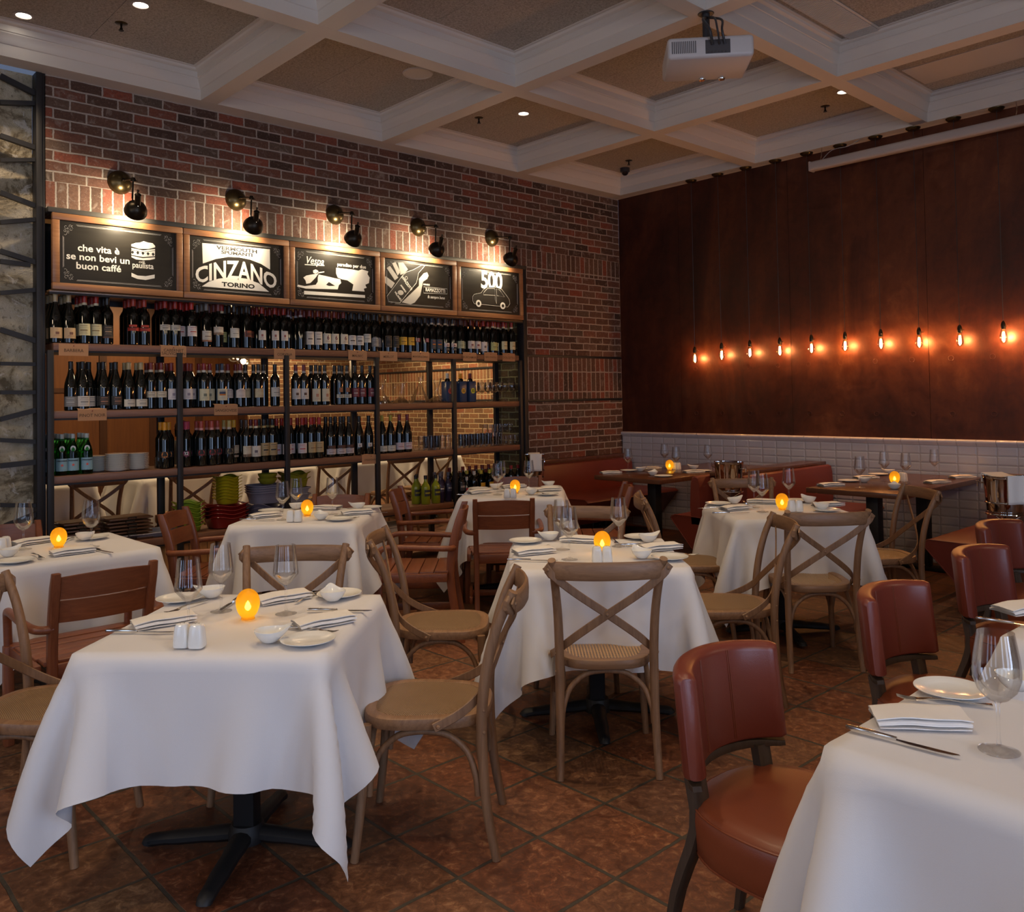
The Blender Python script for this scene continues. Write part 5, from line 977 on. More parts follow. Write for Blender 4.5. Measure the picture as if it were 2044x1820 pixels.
for k, (key, x) in enumerate((('lemonb1', -0.15), ('lemonf1', -0.06), ('lemonf2', -0.05), ('lemonb2', -0.24))):
    yy_ = YY(key)+(0.0, -0.0, 0.005, 0.04)[k]
    liq('lemon_liqueur_bottle', M['lemon'], (0.015,0.015,0.018), (0.075,0.135,0.9,(0.03,0.03,0.035),(0.35,0.33,0.02),None), yy_, x, LP, 'cloudy yellow liqueur bottle with black label, %s on the bottom shelf' % ('left rear', 'nearest of four', 'right of the nearest', 'furthest back')[k], grp='yellow liqueur bottles')
for k, (key, x, dy) in enumerate((('pur1', -0.05, 0), ('pur2', -0.06, 0), ('pur1', -0.15, 0.01), ('pur2', -0.16, 0.0))):
    liq('liqueur_bottle', M['purple_glass'], (0.10,0.09,0.11), (0.10,0.16,0.9,(0.05,0.045,0.09),(0.16,0.14,0.2),'BOLS'), YY(key)+dy, x, [(0,0.001),(0.032,0.001),(0.036,0.006),(0.036,0.165),(0.030,0.185),(0.017,0.205),(0.0145,0.235),(0.0145,0.275),(0,0.275)], 'dark violet liqueur bottle, %s beside the cloudy yellow bottles' % ('front left', 'front right', 'rear left', 'rear right')[k], grp='violet liqueur bottles')
GP = [(0,0.001),(0.038,0.001),(0.041,0.006),(0.041,0.170),(0.036,0.190),(0.020,0.212),(0.0155,0.225),(0.0150,0.262),(0,0.262)]
for k, key in enumerate(('g1', 'g2')):
    liq('gin_bottle', M['clear_bottle'], (0.55,0.48,0.05), (0.062,0.148,0.75,(0.62,0.36,0.03),(0.55,0.24,0.02),'GORDON\'S'), YY(key), -0.055, GP, 'clear green spirit bottle with yellow label and cap, %s of the pair' % ('left', 'right')[k], grp='yellow-labelled spirit bottles')
liq('aniseed_bottle', M['bottle_glass'], (0.5,0.48,0.46), (0.060,0.118,1.0,(0.60,0.57,0.56),(0.12,0.12,0.20),'PERNOD'), YY('pern'), -0.05, GP, 'dark green spirit bottle with white label, left of the yellow-labelled pair')
liq('spirit_bottle', M['bottle_glass'], (0.02,0.02,0.02), (0.09,0.17,0.8,(0.05,0.05,0.06),(0.35,0.35,0.37),None), YY('dk1'), -0.06, GP, 'black spirit bottle with grey figure label, right of the post')
liq('sauce_bottle', M['bottle_glass'], (0.6,0.58,0.56), (0.05,0.115,0.9,(0.42,0.02,0.02),(0.02,0.02,0.02),None), YY('dk2'), -0.03, [(0,0.001),(0.025,0.001),(0.028,0.006),(0.028,0.12),(0.012,0.165),(0.011,0.215),(0,0.215)], 'small dark bottle with red label and white cap in front of the black one')
for k in range(9):
    y = -2.36+0.083*k
    liq('spirit_bottle', M['clear_bottle'] if k % 2 else M['bottle_glass'], ((0.45,0.42,0.06), (0.16,0.02,0.02))[k % 2], None, y, -0.16, GP, '%s-capped spirit bottle, %s from left in the rear row, bottom shelf' % (('olive', 'dark red')[k % 2], ordn(k+1)), grp='rear spirit bottles')
for k in range(8):
    y = -2.33+0.085*k
    liq('spirit_bottle', M['bottle_glass'], (0.15,0.012,0.012), None, y, -0.26, GP, 'maroon-capped dark bottle, %s from left in the furthest row, bottom shelf' % ordn(k+1), h=1.12, grp='maroon-capped bottles at the very back')
for k, key in enumerate(('redc1', 'redc2')):
    liq('vermouth_bottle', M['bottle_glass'], (0.32,0.02,0.02), (0.05,0.12,0.9,(0.16,0.04,0.035),(0.35,0.15,0.12),None), YY(key)-0.01, -0.055, [(p[0]*0.95, p[1]*1.08) for p in GP], 'dark bottle with bright red cap, %s of two by the right upright' % ('left', 'right')[k], grp='red-capped bottles by the upright')
# boxes and crates on the floor-level board
def carton(y0, y1, z0, z1, label, m, x1=-0.02, txt=None, cat='box'):
    t = thing('wine_carton', label, cat, (0, (y0+y1)/2, z0))
    h = (y1-y0)/2; mb = MB(); mb.rbox(-0.32, x1, -h, h, 0, z1-z0, 0.004); mb.obj('box', m, t)
    mb = MB(); mb.box(x1, x1+0.001, -h*0.98, h*0.98, (z1-z0)*0.92, (z1-z0)*0.935); 
    if txt: text_mesh(txt, 0.045, Matrix.Translation((x1+0.0015, -h*0.5, (z1-z0)*0.5)) @ YZ @ Matrix.Rotation(-PI/2, 4, 'Z'), mb=mb, bold=0.002)
    mb.obj('printing', M['ink'], t, smooth=False)
carton(-3.33, -2.95, 0.121, 0.33, 'pale grey wine carton printed with black capitals, on the floor board under the yellow bottles', paint((0.46,0.44,0.42), 0.7), txt='VINO ONI')
carton(-3.62, -3.37, 0.121, 0.36, 'off-white carton left of the printed one, on the floor board', paint((0.38,0.36,0.34), 0.7))
for k in range(2):
    t = thing('wooden_crate', 'orange pine wine crate, %s, on the floor board behind the slatted chair' % ('left', 'right')[k], 'crate', (-0.02, -5.0+0.42*k, 0.1205), group='pine crates')
    mb = MB(); mb.rbox(-0.3, 0.0, -0.19, 0.19, 0, 0.30, 0.003); mb.obj('crate_body', M['crate_wood'], t)
    for i in range(5): q = MB(); q.box(0.0005, 0.0015, -0.155+0.07*i, -0.152+0.07*i, 0.01, 0.29); q.obj('board_joint', M['ink'], t, smooth=False)
t = thing('dark_bin', 'dark bin bag in the gap under the shelf left of the pine crates', 'bag', (-0.16, -5.55, 0.1205))
mb = MB(); mb.grid(lambda u, v: ((0.12+0.02*math.sin(5*u*2*PI)*v)*math.cos(2*PI*u)*math.sin(PI*(0.08+0.9*v)), (0.17+0.02*math.sin(7*u*2*PI)*v)*math.sin(2*PI*u)*math.sin(PI*(0.08+0.9*v)), 0.29*v), 30, 14, closed_u=True); mb.obj('bag_body', M['plastic_dark'], t)

# ------------------------------------------------------------------ furniture kinds
def cath(pts, n=4):
    """smooth curve through pts"""
    P = [Vector(p) for p in pts]; P = [2*P[0]-P[1]]+P+[2*P[-1]-P[-2]]; out = []
    for i in range(1, len(P)-2):
        for k in range(n):
            t = k/n; a, b, c, d = P[i-1], P[i], P[i+1], P[i+2]
            out.append(0.5*((2*b)+(-a+c)*t+(2*a-5*b+4*c-d)*t*t+(-a+3*b-3*c+d)*t*t*t))
    out.append(P[-2]); return out
def lerp_r(rs, m):
    return [rs[0]+(rs[-1]-rs[0])*i/(m-1) if len(rs) == 2 else float(np.interp(i/(m-1), np.linspace(0, 1, len(rs)), rs)) for i in range(m)]
def outline(w_f, w_b, d, n=48, sq=3.2):
    out = []
    for i in range(n):
        a = 2*PI*i/n; c, s = math.cos(a), math.sin(a); k = (abs(c)**sq+abs(s)**sq)**(-1/sq)
        y = d/2*s*k; w_ = w_b+(w_f-w_b)*(y/d+0.5); out.append((w_/2*c*k, y))
    return out
def bolt(mb, p, d, r=0.006):
    z = Vector(d).normalized(); q = z.to_track_quat('Z', 'Y').to_matrix().to_4x4()
    mb.lathe([(0, 0.0035), (r*0.6, 0.003), (r, 0), (0, 0)], 10, T=Matrix.Translation(p) @ q)
def make_xchair(name, kind):
    t = thing(name, 'weathered oak cross-back chair', 'chair')
    H = 0.855
    for s in (-1, 1):
        c = cath([(s*0.190,-0.232,0), (s*0.186,-0.205,0.15), (s*0.184,-0.192,0.32), (s*0.184,-0.192,0.47), (s*0.188,-0.212,0.62), (s*0.198,-0.248,0.745), (s*0.212,-0.300,H)], 4)
        mb = MB(); mb.tube(c, lerp_r([0.0145,0.0165,0.018,0.018,0.0165,0.0155], len(c)), 12)
        bolt(mb, (s*0.199, -0.199, 0.475), (s, -0.3, 0)); bolt(mb, (s*0.199, -0.199, 0.405), (s, -0.3, 0)); mb.obj('back_post', [M['oak']], t)
        c = cath([(s*0.205,0.222,0), (s*0.196,0.205,0.14), (s*0.186,0.190,0.30), (s*0.180,0.184,0.425)], 4)
        mb = MB(); mb.tube(c, lerp_r([0.0135,0.016,0.018], len(c)), 12); mb.obj('leg', M['oak'], t)
    o1 = outline(0.430, 0.365, 0.425); o2 = outline(0.345, 0.285, 0.345)
    n = len(o1); zt, zb = 0.448, 0.412
    mb = MB(); vs = []
    for (o_, sc, z) in ((o2,1,zb),(o1,0.985,zb),(o1,1.0,zb+0.008),(o1,1.0,zt-0.010),(o1,0.985,zt-0.002),(o1,0.965,zt),(o2,1.03,zt),(o2,1.0,zt-0.004)): vs += [(x*sc, y*sc, z) for x, y in o_]
    fs = [(k*n+i, k*n+(i+1) % n, (k+1)*n+(i+1) % n, (k+1)*n+i) for k in range(7) for i in range(n)]+[(7*n+i, 7*n+(i+1) % n, (i+1) % n, i) for i in range(n)]
    mb.add(vs, fs); mb.obj('seat_rim', M['oak_x'], t)
    mb = MB(); vs = [(0, 0, zt+(0.010 if kind == 'rattan' else -0.006))]; R_ = (0.35, 0.7, 0.92, 1.0, 1.04) if kind == 'rattan' else (0.35, 0.7, 0.95, 1.02)
    for r_ in R_: vs += [(x*r_, y*r_, zt+(0.004+0.008*(1-r_**2)+(0 if r_ < 1.0 else -0.003 if r_ < 1.02 else -0.008) if kind == 'rattan' else -0.0055)) for x, y in o2]
    fs = [(0, 1+i, 1+(i+1) % n) for i in range(n)]+[(1+k*n+i, 1+(k+1)*n+i, 1+(k+1)*n+(i+1) % n, 1+k*n+(i+1) % n) for k in range(len(R_)-1) for i in range(n)]
    mb.add(vs, [f[::-1] for f in fs] if False else fs); mb.obj('seat', M[kind], t)
    # curved crest rail outside the posts
    c = [(0.243*math.sin(a), -0.262-0.085*math.cos(a)+0.012, 0) for a in [(-1.28+2.56*i/22) for i in range(23)]]
    mb = MB(); vs = []; m_ = len(c)
    for i, p in enumerate(c):
        e = abs(2*i/(m_-1)-1); hh = 0.0345*(1-max(0, (e-0.80)/0.2)**2.2*0.55)
        zc = H-0.040; th = 0.0085
        tn = (Vector(c[min(i+1, m_-1)])-Vector(c[max(i-1, 0)])).normalized(); nr = Vector((tn.y, -tn.x, 0))
        for (a, b) in ((-0.4,-1),(0.4,-1),(1,-0.75),(1.15,0),(1,0.75),(0.4,1),(-0.4,1),(-1,0.75),(-1.15,0),(-1,-0.75)): vs.append(tuple(Vector(p)+nr*(a*th)+Vector((0, 0, zc+b*hh))))
    mb.add(vs, [(i*10+k, i*10+(k+1) % 10, (i+1)*10+(k+1) % 10, (i+1)*10+k) for i in range(m_-1) for k in range(10)]+[tuple(range(10))[::-1], tuple(range((m_-1)*10, m_*10))])
    mb.obj('crest_rail', M['oak_x'], t)
    for s in (-1, 1):     # flat crossing straps
        yo = -0.003 if s > 0 else 0.007
        c = cath([(s*0.236,-0.300,0.832), (s*0.205,-0.306,0.795), (s*0.120,-0.282+yo,0.722), (0,-0.246+yo,0.634), (-s*0.105,-0.208+yo,0.553), (-s*0.160,-0.176,0.503), (-s*0.192,-0.120,0.462), (-s*0.213,-0.040,0.425)], 4)
        mb = MB(); mb.tube(c, 1.0, 8, flat=(0.031, 0.0075)); bolt(mb, (s*0.228,-0.309,0.820), (s*0.6,-1,0.1), 0.007); bolt(mb, (-s*0.219,-0.055,0.430), (-s,0,0.1), 0.007)
        if s > 0: bolt(mb, (0,-0.253,0.634), (0,-1,0.15), 0.007)
        mb.obj('cross_strap', [M['oak'], M['silver']], t)
    for (p0, p1, ax) in (((-0.178,-0.19),(0.178,-0.19),0), ((-0.185,0.19),(0.185,0.19),0), ((-0.180,-0.175),(-0.184,0.175),1), ((0.180,-0.175),(0.184,0.175),1)):   # bentwood arches below the seat
        a, b = Vector((p0[0], p0[1], 0)), Vector((p1[0], p1[1], 0)); pts = []
        for u, z in ((0.0,0.20),(0.02,0.265),(0.10,0.335),(0.26,0.385),(0.42,0.398),(0.58,0.398),(0.74,0.385),(0.90,0.335),(0.98,0.265),(1.0,0.20)):
            p = a.lerp(b, u); ins = 0.93 if 0.05 < u < 0.95 else 1.0; pts.append((p.x*(ins if ax else 1), p.y*(1 if ax else ins), z))
        mb = MB(); mb.tube(cath(pts, 3), 0.0105, 10); mb.obj('arch_brace', M['oak'], t)
    return Proto(t)
def make_armchair():
    t = thing('slatted_armchair', 'red-brown teak slatted armchair', 'armchair'); H = 0.80
    for s in (-1, 1):
        mb = MB(); pts = cath([(s*0.186,-0.275,0), (s*0.186,-0.235,0.22), (s*0.186,-0.215,0.43), (s*0.188,-0.240,0.62), (s*0.190,-0.292,H)], 3)
        vs = []; m_ = len(pts)
        for i, p in enumerate(pts):
            k = min(1, (m_-1-i)/1.0); w_, d_ = 0.018*(0.85+0.15*k), 0.024*(0.8+0.2*k)
            for a, b in ((-1,-0.7),(-0.7,-1),(0.7,-1),(1,-0.7),(1,0.7),(0.7,1),(-0.7,1),(-1,0.7)): vs.append((p.x+a*w_, p.y+b*d_, p.z))
        mb.add(vs, [(i*8+k, i*8+(k+1) % 8, (i+1)*8+(k+1) % 8, (i+1)*8+k) for i in range(m_-1) for k in range(8)]+[tuple(range(8))[::-1], tuple(range((m_-1)*8, m_*8))]); mb.obj('back_post', M['teak'], t)
        mb = MB(); mb.tube(cath([(s*0.186,-0.240,0.572), (s*0.222,-0.232,0.572), (s*0.250,-0.20,0.575), (s*0.262,-0.10,0.580), (s*0.264,0.06,0.588), (s*0.262,0.15,0.588), (s*0.258,0.192,0.575), (s*0.254,0.208,0.54), (s*0.252,0.210,0.48), (s*0.250,0.210,0.42)], 4), 0.0175, 12); mb.obj('armrest', M['teak_x'], t)
        mb = MB(); mb.rbox(s*0.250-0.020, s*0.250+0.020, 0.187, 0.233, 0.0, 0.43, 0.006); mb.obj('leg', M['teak'], t)
        mb = MB(); mb.rbox(s*0.235-0.014, s*0.235+0.014, -0.20, 0.195, 0.375, 0.425, 0.004); mb.obj('seat_rail', M['teak_x'], t)
        mb = MB(); mb.rbox(s*0.225-0.011, s*0.225+0.011, -0.245, 0.195, 0.10, 0.145, 0.004); mb.obj('stretcher', M['teak_x'], t)
    for (z0, z1, yb) in ((0.692,0.782,-0.268), (0.594,0.684,-0.236)):
        mb = MB(); f = lambda u, v, dy: (-0.174+0.348*u, yb-0.030*(1-(2*u-1)**2)-0.018*(v)+dy, z0+(z1-z0)*v+(0.010*(1-(2*u-1)**2) if z0 > 0.65 else 0)*v)
        a, b = [], []
        nu, nv = 14, 3
        vs = [f(i/(nu-1), j/(nv-1), -0.008) for j in range(nv) for i in range(nu)]+[f(i/(nu-1), j/(nv-1), 0.008) for j in range(nv) for i in range(nu)]; K = nu*nv; fs = []
        for j in range(nv-1):
            for i in range(nu-1): q = j*nu+i; fs += [(q, q+1, q+nu+1, q+nu), (K+q, K+q+nu, K+q+nu+1, K+q+1)]
        for i in range(nu-1): fs += [(i, K+i, K+i+1, i+1), ((nv-1)*nu+i, (nv-1)*nu+i+1, K+(nv-1)*nu+i+1, K+(nv-1)*nu+i)]
        for j in range(nv-1): fs += [(j*nu, (j+1)*nu, K+(j+1)*nu, K+j*nu), (j*nu+nu-1, K+j*nu+nu-1, K+(j+1)*nu+nu-1, (j+1)*nu+nu-1)]
        mb.add(vs, fs); mb.obj('back_slat', M['teak_x'], t)
    for i in range(5):
        y0 = -0.205+0.089*i; w_ = 0.215+0.035*(i/4); mb = MB()
        mb.rbox(-w_, w_, y0, y0+0.084, 0.418-0.004*math.sin(PI*(i+0.5)/5), 0.438-0.006*math.sin(PI*(i+0.5)/5), 0.004); mb.obj('seat_slat', M['teak_x'], t)
    mb = MB(); mb.rbox(-0.235, 0.235, 0.19, 0.215, 0.362, 0.424, 0.005); mb.obj('front_rail', M['teak_x'], t)
    mb = MB(); mb.rbox(-0.175, 0.175, -0.225, -0.205, 0.362, 0.424, 0.005); mb.obj('rear_rail', M['teak_x'], t)
    mb = MB(); mb.rbox(-0.225, 0.225, -0.02, 0.015, 0.104, 0.14, 0.004); mb.obj('cross_stretcher', M['teak_x'], t)
    return Proto(t)
def make_barrel():
    t = thing('leather_barrel_chair', 'oxblood leather barrel-back chair', 'chair'); H = 0.78
    def arcp(a, r, z, lean=0.0): return (r*math.sin(a)*1.02, 0.02-r*0.98*math.cos(a)-lean, z)
    def shell(z0, z1, ri, ro, amax, rb, m_, nm, nseg=30, leans=0.03, mats=None):
        # rounded rectangular section swept round the arc
        mb = MB(); sec = []
        w_, h_ = ro-ri, z1-z0
        for cx_, cz_, a0 in ((ro-rb, z1-rb, 0), (ri+rb, z1-rb, PI/2), (ri+rb, z0+rb*0.5, PI), (ro-rb, z0+rb*0.5, 1.5*PI)):
            for k in range(5):
                a = a0+k*PI/8; sec.append((cx_+rb*math.cos(a), cz_+(rb if a0 < PI else rb*0.5)*math.sin(a)))
        ns = len(sec); vs = []
        for i in range(nseg+1):
            a = -amax+2*amax*i/nseg; e = min(1, (1-abs(2*i/nseg-1))/0.05); sh_ = 1-0.35*(1-e)**2
            mid = (ri+ro)/2; zm = (z0+z1)/2
            for (r_, z_) in sec:
                r2 = mid+(r_-mid)*sh_; z2 = zm+(z_-zm)*(1-0.04*(1-e)**2); dip = 0.010*(2*i/nseg-1)**2
                vs.append(arcp(a, r2, z2-dip*(z2-z0)/h_, leans*(z2-0.5)/0.3))
        fs = [(i*ns+k, i*ns+(k+1) % ns, (i+1)*ns+(k+1) % ns, (i+1)*ns+k) for i in range(nseg) for k in range(ns)]+[tuple(range(ns))[::-1], tuple(range(nseg*ns, (nseg+1)*ns))]
        mb.add(vs, fs); return mb.obj(nm, m_, t, angle=60)
    shell(0.515, H, 0.232, 0.288, 0.92, 0.022, M['leather'], 'backrest')
    shell(0.492, 0.516, 0.243, 0.278, 0.90, 0.004, M['dark_oak'], 'back_rail')
    for a in (-0.27, 0.27):     # double stitched seams down the inner face
        mb = MB()
        for da in (-0.012, 0.012): mb.tube([arcp(a+da, 0.2312, 0.53+0.235*i/8, 0.03*(0.03+0.235*i/8)/0.3) for i in range(9)], 0.0012, 6)
        mb.obj('seam', M['leather_seat'], t)
    for s in (-1, 1):
        mb = MB(); p = Vector(arcp(s*0.62, 0.258, 0, 0))
        pts = [(s*0.17, -0.275, 0), (s*0.165, -0.235, 0.20), (p.x, p.y+0.012, 0.38), (p.x, p.y, 0.50)]
        c = cath(pts, 3); vs = []; m_ = len(c)
        for i, q in enumerate(c):
            k = 0.017+0.012*min(1, i/(m_-1)*1.6)
            for a, b in ((-1,-0.7),(-0.7,-1),(0.7,-1),(1,-0.7),(1,0.7),(0.7,1),(-0.7,1),(-1,0.7)): vs.append((q.x+a*k, q.y+b*k*0.6, q.z))
        mb.add(vs, [(i*8+k, i*8+(k+1) % 8, (i+1)*8+(k+1) % 8, (i+1)*8+k) for i in range(m_-1) for k in range(8)]+[tuple(range(8))[::-1], tuple(range((m_-1)*8, m_*8))]); mb.obj('back_leg', M['dark_oak'], t)
        mb = MB(); c = [(s*0.19, 0.20, 0), (s*0.185, 0.19, 0.2), (s*0.175, 0.18, 0.34)]; mb.tube(c, [0.015, 0.02, 0.026], 8); mb.obj('leg', M['dark_oak'], t)
    mb = MB(); o = outline(0.50, 0.44, 0.48, 56, 2.5); n = len(o); vs = [(0, 0, 0.452)]
    secs = ((0.4,0.452),(0.75,0.450),(0.90,0.445),(0.965,0.436),(0.995,0.424),(1.0,0.40),(0.99,0.36),(0.975,0.325),(0.955,0.318),(0.3,0.318))
    for r_, z_ in secs: vs += [(x*r_, y*r_+0.0, z_) for x, y in o]
    fs = [(0, 1+i, 1+(i+1) % n) for i in range(n)]+[(1+k*n+i, 1+(k+1)*n+i, 1+(k+1)*n+(i+1) % n, 1+k*n+(i+1) % n) for k in range(len(secs)-1) for i in range(n)]
    mb.add(vs, fs); mb.obj('seat', M['leather_seat'], t, angle=70)
    mb = MB(); mb.tube([(x*0.985, y*0.985, 0.431) for x, y in o], 0.003, 6, closed=True); mb.obj('piping', M['leather_seat'], t)
    mb = MB(); mb.tube([(x*0.96, y*0.96, 0.317) for x, y in o], 0.004, 6, closed=True); mb.obj('piping', M['leather_seat'], t)
    return Proto(t)
XR = make_xchair('crossback_chair', 'rattan'); XC = make_xchair('crossback_chair', 'cane'); AC = make_armchair(); BC = make_barrel()
# name: (prototype, centre x, y, heading in degrees, label)
CH = [
 (XR, 4.000, -5.800, 225, 'oak cross-back chair with woven seat at the right side of the large front table'),
 (XC, 4.010, -4.925, 137, 'oak cross-back chair with open cane seat, back to the viewer, at the centre table'),
 (XR, 3.225, -5.140, 47, 'oak cross-back chair with woven seat between the front table and the centre table'),
 (XR, 3.275, -4.260, 305, 'oak cross-back chair on the far side of the centre table, only its crest showing'),
 (XR, 3.215, -3.195, 43, 'oak cross-back chair at the left side of the right-hand cloth table, seen edge-on'),
 (XR, 3.965, -3.960, 225, 'oak cross-back chair with woven seat at the right side of the centre table'),
 (XC, 3.985, -3.170, 138, 'oak cross-back chair with cane seat, back to the viewer, at the right-hand cloth table'),
 (XR, 3.120, -2.360, 313, 'oak cross-back chair on the far side of the right-hand cloth table beside the wine bucket'),
 (XC, 3.935, -2.225, 230, 'oak cross-back chair with cane seat in front of the bare wooden booth table'),
 (XR, 3.260, -5.975, 319, 'oak cross-back chair on the far side of the front table, crest showing behind the glasses'),
 (XR, 3.085, -6.760, 43, 'oak cross-back chair with woven seat cut off by the left edge of the picture'),
 (AC, 2.330, -6.420, 180, 'teak slatted armchair, back to the viewer, at the left-hand table'),
 (AC, 1.080, -6.420, 0, 'teak slatted armchair on the far side of the left-hand table'),
 (AC, 1.180, -5.300, 47, 'teak slatted armchair at the left of the second table, in front of the red dishes'),
 (AC, 1.215, -4.530, 315, 'teak slatted armchair on the far side of the second table, only its top slat showing'),
 (AC, 2.010, -4.390, 228, 'teak slatted armchair with rounded arms at the right side of the second table'),
 (AC, 1.235, -3.660, 45, 'teak slatted armchair at the left of the back cloth table, before the yellow bottles'),
 (AC, 1.930, -3.600, 140, 'teak slatted armchair, back to the viewer, at the back cloth table'),
 (AC, 1.240, -2.800, 318, 'teak slatted armchair on the far side of the back cloth table under the towelled bucket'),
 (AC, 1.985, -2.760, 226, 'teak slatted armchair at the right side of the back cloth table by the booth'),
 (BC, 5.250, -5.610, 0, 'nearest oxblood leather barrel-back chair, beside the front right table'),
 (BC, 5.235, -4.540, -3, 'second oxblood leather barrel-back chair, behind the nearest one'),
 (BC, 5.190, -3.560, -5, 'third oxblood leather barrel-back chair, in front of the red bench'),
 (BC, 4.990, -2.700, -5, 'fourth oxblood leather barrel-back chair, cut off by the right edge'),
]
for (p, x, y, h, lab) in CH:
    p.place((x, y, 0), math.radians(h-90), lab, {XR: 'cross-back chairs', XC: 'cross-back chairs', AC: 'slatted armchairs', BC: 'leather barrel chairs'}[p])

# ------------------------------------------------------------------ tables and draped cloths
def drape(hx, hy, over, seed, n=56, steps=150, iters=16, stiff=0.0, far=4):
    """position-based cloth simulation of a rectangular linen laid over the table top (centre at origin, top z = 0)"""
    rng = np.random.RandomState(seed); LX, LY = hx+over, hy+over
    nx = n; ny = max(20, int(round(n*LY/LX))); 
    X, Y = np.meshgrid(np.linspace(-LX, LX, nx), np.linspace(-LY, LY, ny), indexing='ij'); dx = 2*LX/(nx-1); dy = 2*LY/(ny-1)
    off = rng.uniform(-0.012, 0.012, 2)
    P = np.stack([X+off[0], Y+off[1], np.full_like(X, 0.004)], -1); P[..., 2] += rng.uniform(0, 0.001, X.shape); V = np.zeros_like(P)
    def cons(a, b, L, k):
        d = P[b]-P[a]; l = np.sqrt((d*d).sum(-1, keepdims=True))+1e-9; c = d*((l-L)/l*0.5*k); P[a] += c; P[b] -= c
    sets = []
    s_ = np.s_
    for o in (0, 1):
        sets.append((s_[o:nx-1:2, :], s_[o+1:nx:2, :], dx, 1.0)); sets.append((s_[:, o:ny-1:2], s_[:, o+1:ny:2], dy, 1.0))
    dg = math.hypot(dx, dy)
    for o in (0, 1): sets.append((s_[o:nx-1:2, :-1], s_[o+1:nx:2, 1:], dg, 0.35)); sets.append((s_[o:nx-1:2, 1:], s_[o+1:nx:2, :-1], dg, 0.35))
    for o in (0, 1, 2, 3):
        pass
    bend = []
    for o in range(4):
        ax = s_[o:nx-2:4, :]; bx_ = s_[o+2:nx:4, :]; m1 = len(range(o, nx-2, 4)); bend.append((s_[o:o+4*m1:4, :] , s_[o+2:o+2+4*m1:4, :], 2*dx, 0.22))
        m2 = len(range(o, ny-2, 4)); bend.append((s_[:, o:o+4*m2:4], s_[:, o+2:o+2+4*m2:4], 2*dy, 0.22))
    if stiff:
        q = far; ky_ = int((LY-hy)/dy)-1; kx_ = int((LX-hx)/dx)-1
        for o in range(2*q):
            for jj in (s_[:ky_], s_[ny-ky_:]): bend.append((s_[o:nx-q:2*q, jj], s_[o+q:nx:2*q, jj], q*dx, stiff))
            for ii in (s_[:kx_], s_[nx-kx_:]): bend.append((s_[ii, o:ny-q:2*q], s_[ii, o+q:ny:2*q], q*dy, stiff))
    def fix(sl, N): 
        return sl
    dt = 1/60.; rr = 0.010
    for st in range(steps):
        V[..., 2] -= 9.81*dt; V *= 0.965 if st < steps*0.8 else 0.90
        Q = P.copy(); P += V*dt
        for it in range(iters):
            for a, b, L, k in sets+bend:
                A_, B_ = P[a], P[b]
                m_ = min(A_.shape[0], B_.shape[0]); m2 = min(A_.shape[1], B_.shape[1]); A_ = A_[:m_, :m2]; B_ = B_[:m_, :m2]
                d = B_-A_; l = np.sqrt((d*d).sum(-1, keepdims=True))+1e-9; c = d*((l-L)/l*0.5*k); A_ += c; B_ -= c
            # rounded slab: |x|<hx, |y|<hy, z<0
            qx = np.abs(P[..., 0])-(hx-rr); qy = np.abs(P[..., 1])-(hy-rr); qz = P[..., 2]+rr; 
            ox, oy, oz = np.maximum(qx, 0), np.maximum(qy, 0), np.maximum(qz, 0); dist = np.sqrt(ox*ox+oy*oy+oz*oz)
            ins = (qx < rr) & (qy < rr) & (qz < rr) & (P[..., 2] > -0.045)
            outer = ins & (dist > 1e-6) & (dist < rr)
            f = np.where(outer, rr/np.maximum(dist, 1e-6), 1.0)
            sx, sy = np.sign(P[..., 0]), np.sign(P[..., 1])
            nxp = np.where(outer & (ox > 0), sx*(hx-rr+ox*f), P[..., 0]); nyp = np.where(outer & (oy > 0), sy*(hy-rr+oy*f), P[..., 1]); nzp = np.where(outer & (oz > 0), -rr+oz*f, P[..., 2])
            deep = ins & (dist <= 1e-6)
            P[..., 0], P[..., 1], P[..., 2] = nxp, nyp, np.where(deep, 0.0, nzp)
            low = (P[..., 2] <= -0.045) & (P[..., 2] > -0.6) & (qx < 0.002) & (qy < 0.002)   # keep the skirt outside the edge
            kx = low & (qx > qy); ky = low & ~(qx > qy)
            P[..., 0] = np.where(kx, sx*(hx-rr+0.002), P[..., 0]); P[..., 1] = np.where(ky, sy*(hy-rr+0.002), P[..., 1])
        V = (P-Q)/dt
        top = (np.abs(P[..., 0]) < hx-0.01) & (np.abs(P[..., 1]) < hy-0.01); V[top] *= 0.5
    return P, nx, ny
def cloth_mesh(name, hx, hy, over, seed, **k):
    P, nx, ny = drape(hx, hy, over, seed, **k)
    vs = [tuple(float(c) for c in P[i, j]) for i in range(nx) for j in range(ny)]
    fs = [(i*ny+j, (i+1)*ny+j, (i+1)*ny+j+1, i*ny+j+1) for i in range(nx-1) for j in range(ny-1)]
    me = bpy.data.meshes.new(name); me.from_pydata(vs, [], fs); me.materials.append(M['linen']); me.polygons.foreach_set('use_smooth', [True]*len(fs)); me.update(); return me
CLOTH = [cloth_mesh('tablecloth', 0.392, 0.392, 0.335, 3, stiff=0.05), cloth_mesh('tablecloth', 0.392, 0.392, 0.36, 11, stiff=0.06)]
CLOTH_S = cloth_mesh('tablecloth', 0.392, 0.305, 0.42, 5, stiff=0.05)
